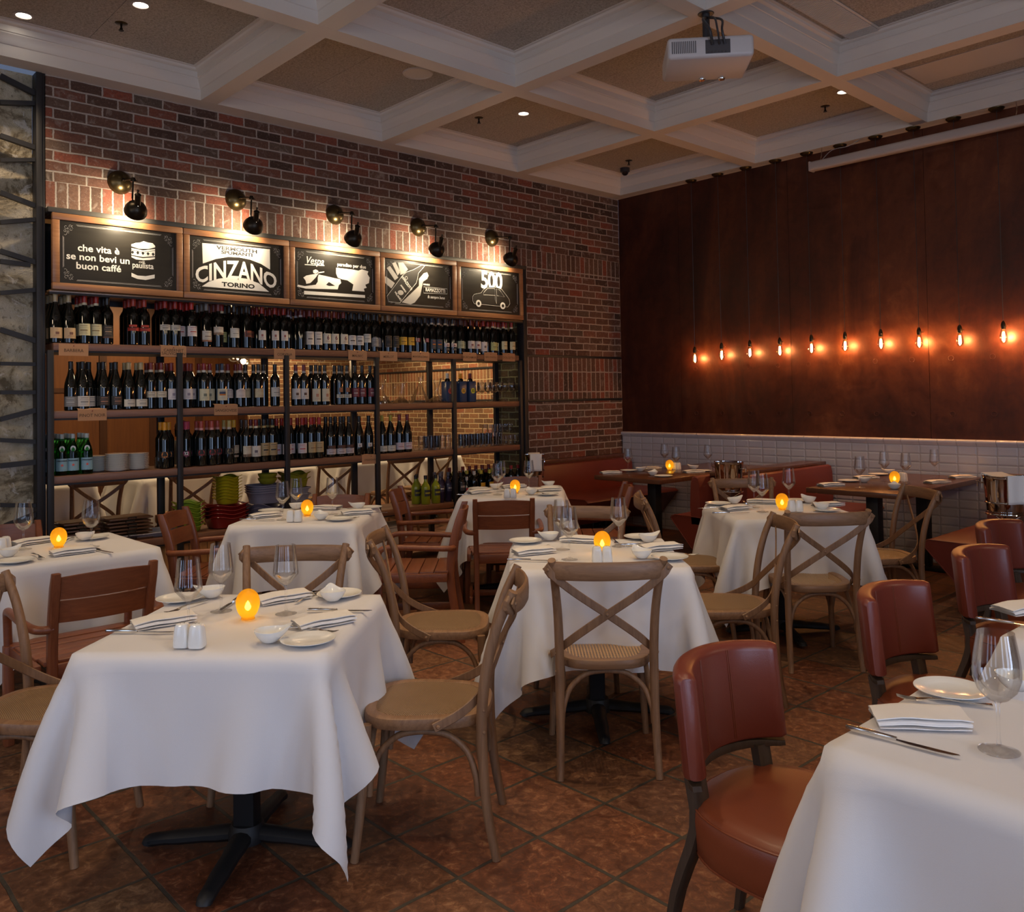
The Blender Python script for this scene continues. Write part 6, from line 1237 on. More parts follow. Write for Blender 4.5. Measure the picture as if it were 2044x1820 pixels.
def make_table():
    t = thing('pedestal_table', 'black pedestal table', 'table')
    mb = MB(); mb.rbox(-0.362, 0.362, -0.362, 0.362, 0.708, 0.738, 0.004); mb.obj('tabletop', M['booth_wood'], t)
    mb = MB(); mb.rbox(-0.035, 0.035, -0.035, 0.035, 0.05, 0.715, 0.006); mb.rbox(-0.16, 0.16, -0.03, 0.03, 0.70, 0.714, 0.004); mb.obj('column', M['iron'], t)
    mb = MB()
    for k in range(4): mb.tube(cath([(0.02,0,0.075), (0.14,0,0.058), (0.27,0,0.040), (0.325,0,0.030), (0.335,0,0.016)], 3), [0.034]*3+[0.030]*3+[0.026]*4+[0.024]*3, 10, T=Matrix.Rotation(k*PI/2, 4, 'Z') @ Matrix.Scale(0.75, 4, (0,0,1)))
    mb.lathe([(0, 0.09), (0.05, 0.088), (0.062, 0.06), (0.06, 0.03), (0, 0.028)], 20)
    mb.obj('foot', M['iron'], t); return Proto(t)
TB = make_table()
TBL = {'T1': (3.665,-6.309,43.5,'large front left'), 'T2': (3.711,-4.630,47,'centre'), 'T3': (1.531,-4.879,45,'second left'), 'T4': (1.581,-3.177,44,'back'), 'T5': (3.600,-2.800,49,'right-hand'), 'T6': (1.625,-6.345,1,'far left')}
for k, (nm, (x, y, a, w_)) in enumerate(TBL.items()):
    TB.place((x, y, 0), math.radians(a), 'black cross-foot pedestal table hidden under the %s white cloth' % w_, 'pedestal tables', scale=(1, 1, 1))
    c = bpy.data.objects.new('tablecloth', CLOTH[k % 2]); C.objects.link(c); c.location = (x, y, 0.7475); c.rotation_euler = (0, 0, math.radians(a)+(PI/2*(k % 3)))
    tag(c, 'white linen cloth draped over the %s table' % w_, 'tablecloth', 'white square tablecloths')
for nm, (x, y, w_) in {'T7': (5.875, -5.645, 'cropped front right'), 'T8': (5.86, -4.56, 'cropped right-edge')}.items():
    TB.place((x, y, 0), 0, 'black cross-foot pedestal table hidden under the %s white cloth' % w_, 'pedestal tables', scale=(0.93, 0.70, 1))
    c = bpy.data.objects.new('tablecloth', CLOTH_S); C.objects.link(c); c.location = (x, y, 0.7475); tag(c, 'white linen cloth draped over the %s table' % w_, 'tablecloth', 'white rectangular tablecloths')
# bare booth tables
for (nm, x0, x1, y0, lab) in (('B1', 1.155, 1.895, -1.79, 'dark walnut booth table on two black columns between the brick wall and the low partition'), ('B2', 3.105, 3.83, -1.575, 'dark walnut booth table on two black columns in front of the white tiles')):
    t = thing('booth_table', lab, 'table', ((x0+x1)/2, y0/2, 0)); hx = (x1-x0)/2; hy = -y0/2-0.006
    mb = MB(); mb.rbox(-hx, hx, -hy, hy, 0.712, 0.75, 0.003); mb.obj('tabletop', M['booth_wood'], t)
    for s in (-0.55, 0.6):
        mb = MB(); mb.rbox(-0.045, 0.045, s*hy-0.045, s*hy+0.045, 0.03, 0.712, 0.004); mb.rbox(-0.20, 0.20, s*hy-0.06, s*hy+0.06, 0.0, 0.03, 0.006); mb.obj('column', M['iron'], t)
# booth benches
def bench(name, lab, x0, x1, y0, y1, back_side, back_x, back_t, ztop=0.775, leg=True):
    t = thing(name, lab, 'bench', ((x0+x1)/2, (y0+y1)/2, 0)); cx, cy = (x0+x1)/2, (y0+y1)/2; hx, hy = (x1-x0)/2, (y1-y0)/2
    s = -1 if back_side == 'left' else 1     # the seat front is opposite to the back
    prof = [(-s*hx, 0.455), (-s*hx-0.012*-s*-1, 0.44), (-s*(hx-0.02), 0.40), (-s*(hx-0.20), 0.20), (s*hx, 0.20), (s*hx, 0.462), (-s*(hx-0.03), 0.467)]
    vs = []; n = len(prof)
    for y in (-hy, -hy+0.01, hy-0.01, hy):
        k = 0.97 if abs(y) == hy else 1.0
        vs += [(p[0]*k, y, 0.33+(p[1]-0.33)*k) for p in prof]
    mb = MB(); mb.add(vs, [(a*n+i, a*n+(i+1) % n, (a+1)*n+(i+1) % n, (a+1)*n+i) for a in range(3) for i in range(n)]+[tuple(range(n))[::-1], tuple(range(3*n, 4*n))]); mb.obj('seat', M['booth_leather'], t)
    mb = MB(); mb.tube([(p[0], -hy, p[1]) for p in prof], 0.004, 6, closed=True); mb.obj('piping', M['booth_leather'], t)
    bx = back_x-cx; mb = MB(); sec = []
    zt = ztop; pr = [(-back_t/2, 0.40), (-back_t/2-0.012, 0.55), (-back_t/2, zt-0.06), (-back_t*0.35, zt-0.012), (0, zt), (back_t*0.35, zt-0.012), (back_t/2, zt-0.06), (back_t/2+0.006, 0.55), (back_t/2, 0.40)]
    n = len(pr); vs = []
    for y, k in ((-hy+0.0, 0.9), (-hy+0.012, 1.0), (hy-0.012, 1.0), (hy, 0.9)): vs += [(bx+p[0]*k, y, p[1] if k == 1 else 0.5+(p[1]-0.5)*0.97) for p in pr]
    mb.add(vs, [(a*n+i, a*n+(i+1) % n, (a+1)*n+(i+1) % n, (a+1)*n+i) for a in range(3) for i in range(n)]+[tuple(range(n))[::-1], tuple(range(3*n, 4*n))]); mb.obj('backrest', M['booth_leather'], t)
    for sy_ in ((-1, 1) if leg else ()):
        for xx in (-s*(hx-0.24), s*(hx-0.05)): mb = MB(); mb.tube([(xx, sy_*(hy-0.09), 0.21), (xx+(0.02*-s), sy_*(hy-0.09), 0.0)], [0.035, 0.022], 4); mb.obj('leg', M['oak'], t)
    return t
bench('booth_bench', 'dark red leather bench with rounded back along the brick wall', 0.06, 0.80, -1.50, -0.06, 'left', 0.135, 0.10, 0.775)
bench('booth_bench', 'dark red leather bench facing the brick wall, left of the low partition', 1.975, 2.27, -1.735, -0.06, 'right', 2.215, 0.09, 0.80)
bench('booth_bench', 'dark red leather bench with tall back on the right of the low partition', 2.47, 3.02, -1.50, -0.06, 'left', 2.515, 0.08, 0.80)
bench('booth_bench', 'dark red leather bench with wooden legs at the right of the tiled booth', 3.985, 4.50, -1.63, -0.08, 'right', 4.44, 0.10, 0.83)
t = thing('booth_partition', 'low walnut partition wall with a flat capping board between the two booth tables', 'partition', (2.365, -0.79, 0))
mb = MB(); mb.rbox(-0.075, 0.075, -0.77, 0.77, 0, 0.79, 0.003); mb.obj('panel', M['booth_wood'], t)
mb = MB(); mb.rbox(-0.115, 0.105, -0.785, 0.775, 0.79, 0.822, 0.003); mb.box(-0.012, -0.008, -0.785, 0.775, 0.8222, 0.8226, 1); mb.obj('capping', [M['booth_wood'], M['ink']], t)
t = thing('booth_ledge', 'brown wooden ledge running along the brick wall above the red bench', 'ledge', (0.045, -0.78, 0.785))
mb = MB(); mb.rbox(-0.04, 0.035, -0.72, 0.72, -0.03, 0.028, 0.004); mb.obj('ledge_board', M['booth_wood'], t)
t = thing('booth_end_panel', 'dark walnut end panel standing behind the right-hand red bench', 'partition', (4.62, -0.9, 0))
mb = MB(); mb.rbox(-0.10, 0.10, -0.80, 0.80, 0, 0.86, 0.004); mb.obj('panel', M['booth_wood'], t)

# ------------------------------------------------------------------ tableware kinds
G1 = dict(foot=[(0,0),(0.036,0),(0.0365,0.0015),(0.020,0.005),(0.006,0.011),(0,0.011)],
          stem=[(0,0.0105),(0.0052,0.0105),(0.0038,0.020),(0.0034,0.060),(0.0038,0.088),(0.006,0.0955),(0,0.0955)],
          bowl=[(0,0.0950),(0.006,0.0952),(0.016,0.103),(0.0415,0.133),(0.0425,0.139),(0.0415,0.150),(0.0335,0.228),(0.0330,0.2325),(0.0324,0.2325),(0.0326,0.228),(0.0405,0.150),(0.0414,0.139),(0.0404,0.1345),(0.015,0.105),(0.005,0.0985),(0,0.0982)])
G2 = dict(foot=[(0,0),(0.038,0),(0.0385,0.0015),(0.022,0.005),(0.006,0.012),(0,0.012)],
          stem=[(0,0.0115),(0.0055,0.0115),(0.0040,0.022),(0.0036,0.062),(0.0042,0.090),(0.007,0.097),(0,0.097)],
          bowl=[(0,0.0965),(0.007,0.0967),(0.020,0.103),(0.036,0.120),(0.0440,0.143),(0.0448,0.160),(0.0425,0.185),(0.0345,0.232),(0.0340,0.236),(0.0334,0.236),(0.0336,0.232),(0.0415,0.185),(0.0437,0.160),(0.0430,0.1435),(0.035,0.1215),(0.0195,0.1048),(0.006,0.0995),(0,0.099)])
def make_glass(d, n=40):
    t = thing('wine_glass', 'empty wine glass', 'wine glass')
    for k in ('foot', 'stem', 'bowl'):
        mb = MB(); mb.lathe(d[k], n if k != 'stem' else 12); mb.obj(k, M['glass'], t, angle=30 if d is G1 else 60)
    return Proto(t)
def make_napkin():
    t = thing('folded_napkin', 'white folded linen napkin', 'napkin'); L_, W_ = 0.095, 0.052
    # section of a linen folded in three: a spiral of layers, rolled along the near edge
    mb = MB(); prof = []
    th = 0.0026; lay = [(-W_, 0.0), (W_-0.004, 0.0), (W_, 0.0035), (W_-0.004, 0.0072), (-W_+0.010, 0.0076), (-W_+0.004, 0.0105), (-W_+0.012, 0.0138), (W_-0.012, 0.0142), (W_-0.006, 0.0175), (W_-0.016, 0.0205), (-W_+0.004, 0.0215)]
    c = cath([(0, a, b) for a, b in lay], 3); up_, dn_ = [], []
    for i, p in enumerate(c):
        tn = (c[min(i+1, len(c)-1)]-c[max(i-1, 0)]).normalized(); nr = Vector((0, -tn.z, tn.y)); up_.append(p+nr*th/2); dn_.append(p-nr*th/2)
    ring = up_+dn_[::-1]; n = len(ring); vs = []; m_ = 9
    for j in range(m_):
        u = 2*j/(m_-1)-1
        for i, p in enumerate(ring):
            z = p.z*(1-0.22*abs(u)**3)+0.0012*math.sin(5*u+p.y*60); vs.append((u*L_*(1+0.10*(p.z/0.02-0.5)*0.5)+0.004*math.sin(p.y*40), p.y*(1+0.05*u), max(0.0002, z+0.0014)))
    mb.add(vs, [(j*n+i, (j+1)*n+i, (j+1)*n+(i+1) % n, j*n+(i+1) % n) for j in range(m_-1) for i in range(n)]); mb.obj('folded_cloth', M['napkin'], t, angle=70); return Proto(t)
def make_plate():
    mb = MB(); mb.lathe([(0,0.0),(0.045,0.0),(0.050,0.0015),(0.078,0.009),(0.0815,0.0105),(0.0815,0.0122),(0.078,0.0122),(0.056,0.0060),(0.050,0.0040),(0,0.0038)], 48); o = mb.obj('bread_plate', M['china']); tag(o, 'white bread plate', 'plate'); return Proto(o)
def make_bowl():
    t = thing('sauce_bowl', 'small white lipped bowl', 'bowl'); mb = MB()
    pr = [(0,0.001),(0.020,0.001),(0.024,0.004),(0.037,0.016),(0.045,0.030),(0.0465,0.036),(0.0445,0.0365),(0.042,0.030),(0.034,0.017),(0.02,0.006),(0,0.0045)]
    mb.lathe(pr, 40)
    out = []
    for (x, y, z) in mb.v:
        r = math.hypot(x, y); a = math.atan2(y, x); f = max(0, r-0.030)/0.016
        lip = math.exp(-((a)/0.42)**2)*f; w_ = 0.5*(1+math.cos(2*a))*f
        out.append((x+0.020*lip, y, z+0.012*lip+0.003*w_))
    mb.v = out; mb.obj('vessel', M['china'], t, angle=60); return Proto(t)
def make_knife():
    t = thing('table_knife', 'polished steel knife', 'knife'); mb = MB()
    c = [(-0.112,0,0.0055),(-0.105,0,0.006),(-0.06,0,0.006),(-0.02,0,0.0055),(-0.008,0,0.005)]; mb.tube(c, [0.7,1.0,0.95,0.75,0.45], 10, flat=(0.017,0.008), up=(0,1,0)); mb.obj('handle', M['silver'], t)
    mb = MB(); out = [(-0.010,-0.004),(0.02,-0.0085),(0.07,-0.0095),(0.10,-0.006),(0.112,0.002),(0.108,0.005),(0.02,0.0045),(-0.010,0.004)]; mb.prism(out, 0.0018, T=T_(0,0,0.002)); mb.obj('blade', M['silver'], t); return Proto(t)
def make_fork():
    t = thing('table_fork', 'polished steel fork', 'fork'); mb = MB()
    mb.tube([(-0.100,0,0.004),(-0.09,0,0.0045),(-0.04,0,0.006),(0.0,0,0.009),(0.035,0,0.007)], [1.0,1.0,0.55,0.42,0.6], 10, flat=(0.015,0.0035), up=(0,1,0)); mb.obj('handle', M['silver'], t)
    mb = MB(); mb.tube([(0.032,0,0.0072),(0.045,0,0.0045),(0.060,0,0.0035)], [0.6,1.2,1.35], 10, flat=(0.016,0.0025), up=(0,1,0))
    for k in range(4): mb.tube([(0.058,-0.0088+0.0059*k,0.0035),(0.08,-0.0088+0.0059*k,0.004),(0.100,-0.0080+0.0053*k,0.009)], [0.0017,0.0016,0.0008], 6)
    mb.obj('tines', M['silver'], t); return Proto(t)
def make_shaker():
    t = thing('salt_shaker', 'small white china shaker', 'shaker'); mb = MB(); vs = []; n = 32
    for (k, z) in ((0.25,0.0),(0.90,0.0),(1.0,0.004),(0.98,0.02),(0.86,0.050),(0.80,0.060),(0.66,0.0665),(0.40,0.069),(0.05,0.0695)):
        for i in range(n):
            a = 2*PI*i/n; c_, s_ = math.cos(a), math.sin(a); q = (abs(c_)**4+abs(s_)**4)**-0.25; vs.append((0.0235*k*c_*q, 0.0235*k*s_*q, z))
    mb.add(vs, [(j*n+i, j*n+(i+1) % n, (j+1)*n+(i+1) % n, (j+1)*n+i) for j in range(8) for i in range(n)]+[tuple(range(n))[::-1], tuple(range(8*n, 9*n))]); mb.obj('body', M['china'], t)
    mb = MB(); [mb.lathe([(0,0.0008),(0.0013,0.0008),(0.0013,0)], 8, T=T_(0.006*math.cos(a), 0.006*math.sin(a), 0.0692)) for a in (0, 2.1, 4.2)]; mb.obj('pour_holes', M['ink'], t); return Proto(t)
def make_egg():
    t = thing('egg_candle_lamp', 'amber glass egg candle lamp', 'candle'); mb = MB()
    pr = [(0.0,0.0005),(0.024,0.0005)]+[(0.0405*math.sin(a)*(1+0.10*math.cos(a)*-1), 0.053-0.0545*math.cos(a)) for a in [0.62+(PI-0.62)*i/22 for i in range(22)]]+[(0.0,0.1075)]
    mb.lathe([(r*0.95, z*0.92) for r, z in pr], 40); mb.obj('glass_shell', M['amber'], t, angle=80)
    mb = MB(); mb.lathe([(0,0.030),(0.006,0.034),(0.0085,0.044),(0.006,0.056),(0,0.066)], 14); mb.v = [(a, b, c*0.92) for a, b, c in mb.v]; mb.obj('flame', M['flame'], t); return Proto(t)
GL1, GL2, NK, PL, BW, KN, FK, SH, EG = make_glass(G1), make_glass(G2), make_napkin(), make_plate(), make_bowl(), make_knife(), make_fork(), make_shaker(), make_egg()
WN = {'T1': 'large front left table', 'T2': 'centre table', 'T3': 'second left table', 'T4': 'back cloth table', 'T5': 'right-hand cloth table', 'T6': 'far left table', 'T7': 'front right table', 'T8': 'right-edge table', 'B1': 'left booth table', 'B2': 'right booth table'}
CAMP = Vector((6.385, -7.59)); RV = Vector((0.679, 0.734))
ZT = 0.7525
def seq(items):    # words by left-to-right order as seen
    def sx(p): v = Vector((p[0], p[1]))-CAMP; dep = v.dot(Vector((-0.734, 0.679))); return v.dot(RV)/dep
    order = sorted(range(len(items)), key=lambda i: sx(items[i])); return {i: k for k, i in enumerate(order)}
def words(n, k):
    if n == 1: return 'the only one'
    if n == 2: return ('left', 'right')[k]+' one of two'
    return 'leftmost' if k == 0 else 'rightmost' if k == n-1 else ordn(k+1)+' from left'
for tn_ in WN:
    d = D[tn_]; zt = ZT if tn_[0] == 'T' else 0.7508; tw_ = WN[tn_]
    base = math.radians(TBL[tn_][2]) if tn_ in TBL else 0.0
    def items(key): return d.get(key, [])
    spec = (('G', GL2 if tn_ in ('T6', 'T7') else GL1, 'empty wine glass', 'wine glass'), ('C', EG, 'glowing amber egg candle lamp', 'candle'), ('S', SH, 'small white china shaker', 'shaker'), ('B', BW, 'small white lipped bowl', 'bowl'), ('P', PL, 'white bread plate', 'plate'), ('N', NK, 'white folded napkin', 'napkin'), ('F', FK, 'steel fork', 'fork'), ('K', KN, 'steel knife', 'knife'))
    for key, pr, nm, cat in spec:
        L = items(key); sq_ = seq(L)
        for i, e in enumerate(L):
            lab = '%s on the %s, %s' % (nm, tw_, words(len(L), sq_[i])) if len(L) > 1 else '%s on the %s' % (nm, tw_)
            rz = math.radians(e[2]) if len(e) > 2 else {'G': 0.0, 'C': 0.0, 'S': base, 'B': base+PI/2*i+0.4, 'P': 0.0}.get(key, 0)
            sc = None; x, y = e[0], e[1]; z = zt
            if key == 'C': z = zt
            if key == 'F' and len(e) > 3 and e[3] < 0.15: pass
            o = pr.place((x, y, z), rz, lab, {'G': 'wine glasses', 'C': 'egg candle lamps', 'S': 'china shakers', 'B': 'lipped bowls', 'P': 'bread plates', 'N': 'folded napkins', 'F': 'forks', 'K': 'knives'}[key], cat, scale=sc)
            if key == 'C': point_light('candle_light', (x, y, zt+0.040), CANDLE, (1.0, 0.74, 0.36), 0.010)
# ------------------------------------------------------------------ wine buckets on stands
def bucket(loc, lab, r=0.105, zt=0.95, towel=True, oval=1.0, stand=True, post=True):
    t = thing('wine_bucket', lab, 'wine cooler', loc); h = 0.22; z0 = zt-h
    mb = MB(); mb.lathe([(0,z0),(r*0.80,z0),(r*0.86,z0+0.01),(r*0.93,z0+h*0.5),(r,z0+h-0.02),(r*1.03,z0+h-0.014),(r*1.0,z0+h-0.009),(r*1.04,z0+h-0.003),(r*1.02,z0+h),(r*0.95,z0+h-0.002),(r*0.9,z0+h*0.5),(r*0.8,z0+0.02),(0,z0+0.018)], 40, sy=oval); mb.obj('vessel', M['chrome'], t)
    for s in (-1, 1):
        mb = MB(); mb.tube([(s*r, -0.02, z0+h-0.05), (s*(r+0.035), 0, z0+h-0.045), (s*(r+0.035), 0, z0+h-0.075)], 0.004, 8); mb.lathe([(0,0.010),(0.009,0),(0,-0.010)], 12, T=T_(s*(r+0.035), 0, z0+h-0.04)); mb.obj('knob_handle', M['chrome'], t)
    mb = MB(); mb.tube([((r*0.92+0.004)*math.cos(a*PI/16), (r*0.92+0.004)*oval*math.sin(a*PI/16), z0+0.06) for a in range(32)], 0.004, 8, closed=True)
    if stand:
        mb.tube([((r*0.92)*math.cos(a*PI/16), (r*0.92)*oval*math.sin(a*PI/16), z0-0.008) for a in range(32)], 0.006, 8, closed=True)
        for a in (0.6, 2.7, 4.8): mb.tube([(r*0.92*math.cos(a), r*0.92*oval*math.sin(a), z0-0.008), (0.3*r*math.cos(a), 0.3*r*math.sin(a), z0-0.05), (0, 0, z0-0.06)], 0.004, 6)
        mb.tube([(0,0,z0-0.05),(0,0,0.05)], 0.0095, 10)
        for a in (0.3, 2.4, 4.5): mb.tube([(0,0,0.09),(0.13*math.cos(a),0.13*math.sin(a),0.02),(0.16*math.cos(a),0.16*math.sin(a),0.008)], 0.007, 8)
    mb.obj('stand', M['chrome'], t)
    if towel:
        q = MB(); n = 14
        def f(u, v):
            a = (v-0.5)*1.9; s = (u-0.5)*2; rr_ = r*1.05
            x = s*rr_*0.55; yq = 0.0
            if v < 0.28: y_ = -(r*1.08+0.004*math.sin(9*u)); z_ = zt-0.01-(0.28-v)/0.28*0.15
            elif v > 0.72: y_ = (r*1.08+0.004*math.sin(9*u)); z_ = zt-0.01-(v-0.72)/0.28*0.08
            else: y_ = -r*1.08+(v-0.28)/0.44*2.16*r; z_ = zt+0.008-0.012*math.sin(PI*(v-0.28)/0.44)
            return (x, y_, z_)
        q.grid(f, n, 26); o = q.obj('towel', M['napkin'], t, angle=80); o.rotation_euler = (0, 0, 0.9)
        so = o.modifiers.new('s', 'SOLIDIFY'); so.thickness = 0.004
    return t
bucket((2.63, -1.87, 0), 'polished oval wine bucket on a stand between the booth tables, no towel', 0.115, 0.945, towel=False, oval=0.8)
bucket((4.60, -1.95, 0), 'polished wine bucket with a white towel on a tall stand at the right edge', 0.118, 0.955)
bucket((0.30, -1.70, 0), 'polished wine bucket draped with a white towel in front of the brick wall', 0.10, 0.905)
# ------------------------------------------------------------------ filament bulbs hanging before the rust wall
PX = [1.075+0.3285*i for i in range(11)]
zb_ = [1.845, 1.868, 1.875, 1.880, 1.886, 1.890, 1.892, 1.886, 1.882, 1.890, 1.903]
def make_bulb():
    t = thing('pendant_bulb', 'hanging filament bulb', 'pendant lamp')
    mb = MB(); mb.lathe([(0,0.0),(0.010,0.0015),(0.0195,0.010),(0.028,0.026),(0.031,0.042),(0.0295,0.060),(0.021,0.088),(0.0155,0.106),(0.0135,0.118),(0.0128,0.118),(0.0148,0.106),(0.0203,0.088),(0.0288,0.060),(0.0303,0.042),(0.0273,0.0265),(0.019,0.0108),(0.0098,0.0023),(0,0.0008)], 28); mb.obj('glass_bulb', M['glass'], t, angle=80)
    mb = MB()
    for k in range(6): a = k*PI/3; mb.tube([(0.010*math.cos(a), 0.010*math.sin(a), 0.024), (0.0065*math.cos(a+0.4), 0.0065*math.sin(a+0.4), 0.088)], 0.0011, 5)
    mb.obj('filament', M['filament'], t)
    mb = MB(); mb.lathe([(0,0.092),(0.004,0.092),(0.003,0.06),(0,0.058)], 10); mb.obj('filament_mount', M['glass'], t)
    mb = MB(); mb.lathe([(0.0,0.112),(0.0165,0.112),(0.0185,0.118),(0.0185,0.150),(0.0155,0.158),(0.011,0.172),(0.006,0.178),(0,0.179)], 20); mb.tube([(0.018,0,0.135),(0.036,0,0.135)], 0.003, 6); mb.lathe([(0,0.003),(0.006,0),(0,-0.003)], 8, T=T_(0.038,0,0.135)); mb.obj('socket', M['bronze'], t)
    mb = MB(); mb.tube([(0,0,0.176),(0,0,1.918)], 0.0026, 6); mb.obj('cord', M['plastic_dark'], t); return Proto(t)
BL = make_bulb()
for i, (x, z) in enumerate(zip(PX, zb_)):
    BL.place((x, -0.082, z-0.055), random.uniform(-1, 1), 'glowing filament bulb on a black cord, %s of eleven before the rust wall' % ordn(i+1), 'filament bulbs before the rust wall')
    mb = MB(); mb.lathe([(0,-0.022),(0.045,-0.020),(0.058,-0.008),(0.060,0.0),(0,0.0)], 28); o = mb.obj('ceiling_rose', M['brass']); o.location = (x, -0.082, ZS-0.0005); tag(o, 'round dark metal ceiling rose above the %s hanging bulb' % ordn(i+1), 'ceiling rose', 'ceiling roses along the rust wall')
    for c_ in (): pass
    point_light('bulb_light', (x, -0.082, z), BULB*(1.7 if i >= 9 else 0.75 if i == 8 else 1.0)*(0.55+0.07*i if i < 9 else 1.1), AMBER, 0.012)
# ------------------------------------------------------------------ warm fill lamps added out of view to brighten the ceiling
for i, (x, y, z, p) in enumerate(FILL_GLOBES):
    t = thing('fill_globe', 'added warm fill globe outside the picture, %s one round the viewer' % ordn(i+1), 'pendant lamp', (x, y, z), group='added fill globes')
    mb = MB(); mb.tube([(0,0,0.16),(0,0,ZS-z+0.2)], 0.004, 6); mb.lathe([(0,0.10),(0.03,0.105),(0.03,0.16),(0,0.165)], 14); mb.obj('cord', M['plastic_dark'], t)
    mb = MB(); mb.lathe([(0,0.03),(0.035,0.035),(0.05,0.07),(0.035,0.10),(0,0.105)], 16); mb.obj('globe', M['lamp_face'], t)
    point_light('fill_globe_light', (x, y, z), p, (1.0, 0.76, 0.50), 0.12)
# ------------------------------------------------------------------ ceiling fittings
def downlight(x, y, on=True):
    t = thing('downlight', 'small round recessed downlight in the coffer', 'ceiling lamp', (x, y, ZP)); 
    mb = MB(); mb.lathe([(0.058,0.0),(0.060,-0.004),(0.046,-0.006),(0.043,0.0),(0.040,0.03),(0.043,0.03),(0.058,0.0)], 28); mb.obj('trim_ring', M['screen_white'], t)
    mb = MB(); mb.lathe([(0,-0.002),(0.041,-0.001),(0.041,0.006),(0,0.006)], 24); mb.obj('lamp', M['lamp_face'], t); return t
for (x, y, lab) in ((0.348,-6.195,'recessed downlight furthest left at the top edge'), (0.974,-5.691,'recessed downlight beside the sprinkler at the upper left'), (1.017,-2.458,'recessed downlight in the coffer above the brick wall, middle'), (3.107,-0.797,'recessed downlight in the coffer near the rust wall, right')):
    downlight(x, y)['label'] = lab
for (x, y, tx_, ty_, p, a, lab) in DOWN:
    if lab: t = downlight(x, y); t['label'] = lab
    spot_light('downlight_beam', (x, y, ZP-0.012), (tx_, ty_, 0), p, WARM, a, 0.75, 0.03)
for (x, y, lab) in ((0.624,-5.692,'upper left coffer beside a downlight'), (0.675,-2.679,'coffer over the middle of the brick wall'), (2.833,-0.571,'coffer near the rust wall'), (0.632,-0.563,'corner coffer above the dome camera')):
    t = thing('sprinkler', 'ceiling sprinkler head in the '+lab, 'sprinkler', (x, y, ZP), group='ceiling sprinklers')
    mb = MB(); mb.lathe([(0,-0.006),(0.030,-0.005),(0.040,0.0),(0,0.0)], 20); mb.obj('escutcheon', M['brass'], t)
    mb = MB(); mb.lathe([(0,-0.005),(0.008,-0.006),(0.006,-0.028),(0.010,-0.034),(0.010,-0.040),(0.0,-0.041)], 12); mb.lathe([(0,-0.046),(0.016,-0.046),(0.016,-0.049),(0,-0.049)], 12); [mb.tube([(s*0.008,0,-0.034),(s*0.011,0,-0.04),(s*0.004,0,-0.047)], 0.0016, 5) for s in (-1,1)]; mb.obj('head', M['bronze'], t)
t = thing('ceiling_speaker', 'round cream flush speaker grille in the coffer left of centre', 'speaker', (1.174,-3.713,ZP)); mb = MB(); mb.lathe([(0,-0.006),(0.098,-0.006),(0.100,-0.010),(0.112,-0.009),(0.116,0.0),(0,0.0)], 40); mb.obj('grille', M['ceil_wood'], t)
t = thing('dome_camera', 'black security dome camera in the corner coffer', 'camera', (0.41,-0.36,ZS+0.222)); mb = MB(); mb.lathe([(0,-0.045),(0.045,-0.045),(0.052,-0.040),(0.052,0),(0,0)], 28); mb.obj('housing', M['plastic_dark'], t)
mb = MB(); mb.lathe([(0,-0.082),(0.018,-0.079),(0.033,-0.066),(0.039,-0.045),(0,-0.045)], 28); mb.obj('dome', mat('smoked_dome', (0.02,0.01,0.01), 0.05), t)
# projector hanging upside down
t = thing('projector', 'white ceiling projector hanging on a black mount below the coffer crossing', 'projector', (3.48, -3.30, 3.40), math.radians(PROJ_ROT))
mb = MB(); mb.rbox(-0.245, 0.245, -0.19, 0.19, 0.0, 0.125, 0.022, seg=3); mb.obj('casing', M['plastic_white'], t, angle=50)
mb = MB(); 
for k in range(13): mb.box(-0.220+0.011*k, -0.215+0.011*k, -0.1915, -0.189, 0.028, 0.098)
mb.obj('vent', M['grille_dark'], t, smooth=False)
mb = MB(); mb.box(0.244, 0.2465, -0.14, 0.04, 0.03, 0.10); mb.obj('vent', M['grille_dark'], t, smooth=False)
mb = MB(); mb.rbox(-0.03, 0.11, -0.193, -0.188, 0.02, 0.10, 0.002); [mb.lathe([(0,0.004),(0.005,0.004),(0.005,0)], 8, T=T_(-0.015+0.02*k, -0.193, 0.03, rx=PI/2)) for k in range(6)]; mb.obj('connector_panel', M['grille_dark'], t)
for s in (-1, 1): mb = MB(); mb.lathe([(0,-0.012),(0.018,-0.012),(0.022,-0.006),(0.022,0.0),(0,0.0)], 20, T=T_(0.05+s*0.06, 0.15, 0.0)); mb.obj('foot', M['chrome'], t)
mb = MB(); mb.tube([(0,-0.02,0.12),(0,-0.02,0.335)], 0.022, 14); mb.lathe([(0,0.320),(0.045,0.322),(0.05,0.328),(0,0.328)], 20, T=T_(0,-0.02,0)); [mb.tube([(0,-0.02,0.17),(sx*0.08,-0.02+sy*0.06,0.15),(sx*0.11,-0.02+sy*0.09,0.125)], 0.007, 6) for sx in (-1,1) for sy in (-1,1)]; mb.obj('ceiling_mount', M['plastic_dark'], t)
mb = MB()
for (x, dy, r) in ((-0.01,0.04,0.009),(0.03,0.06,0.006),(0.06,0.03,0.007)): mb.tube(cath([(0.0,-0.03,0.30),(x*1.5-0.02,-0.12-dy,0.23),(x,-0.20-dy*0.8,0.14),(x+0.02,-0.195,0.07)], 5), r, 8)
mb.obj('cable', M['plastic_dark'], t)
t = thing('air_grille', 'long slatted air-conditioning grille in the upper right coffer', 'air grille', (3.74, -2.55, ZP)); mb = MB()
mb.rbox(-0.10, 0.13, -0.85, 0.80, -0.010, -0.002, 0.003); mb.box(-0.085, 0.115, -0.83, 0.78, -0.0115, -0.010, 1)
mb.obj('frame', [M['ceil_wood'], M['grille_dark']], t)
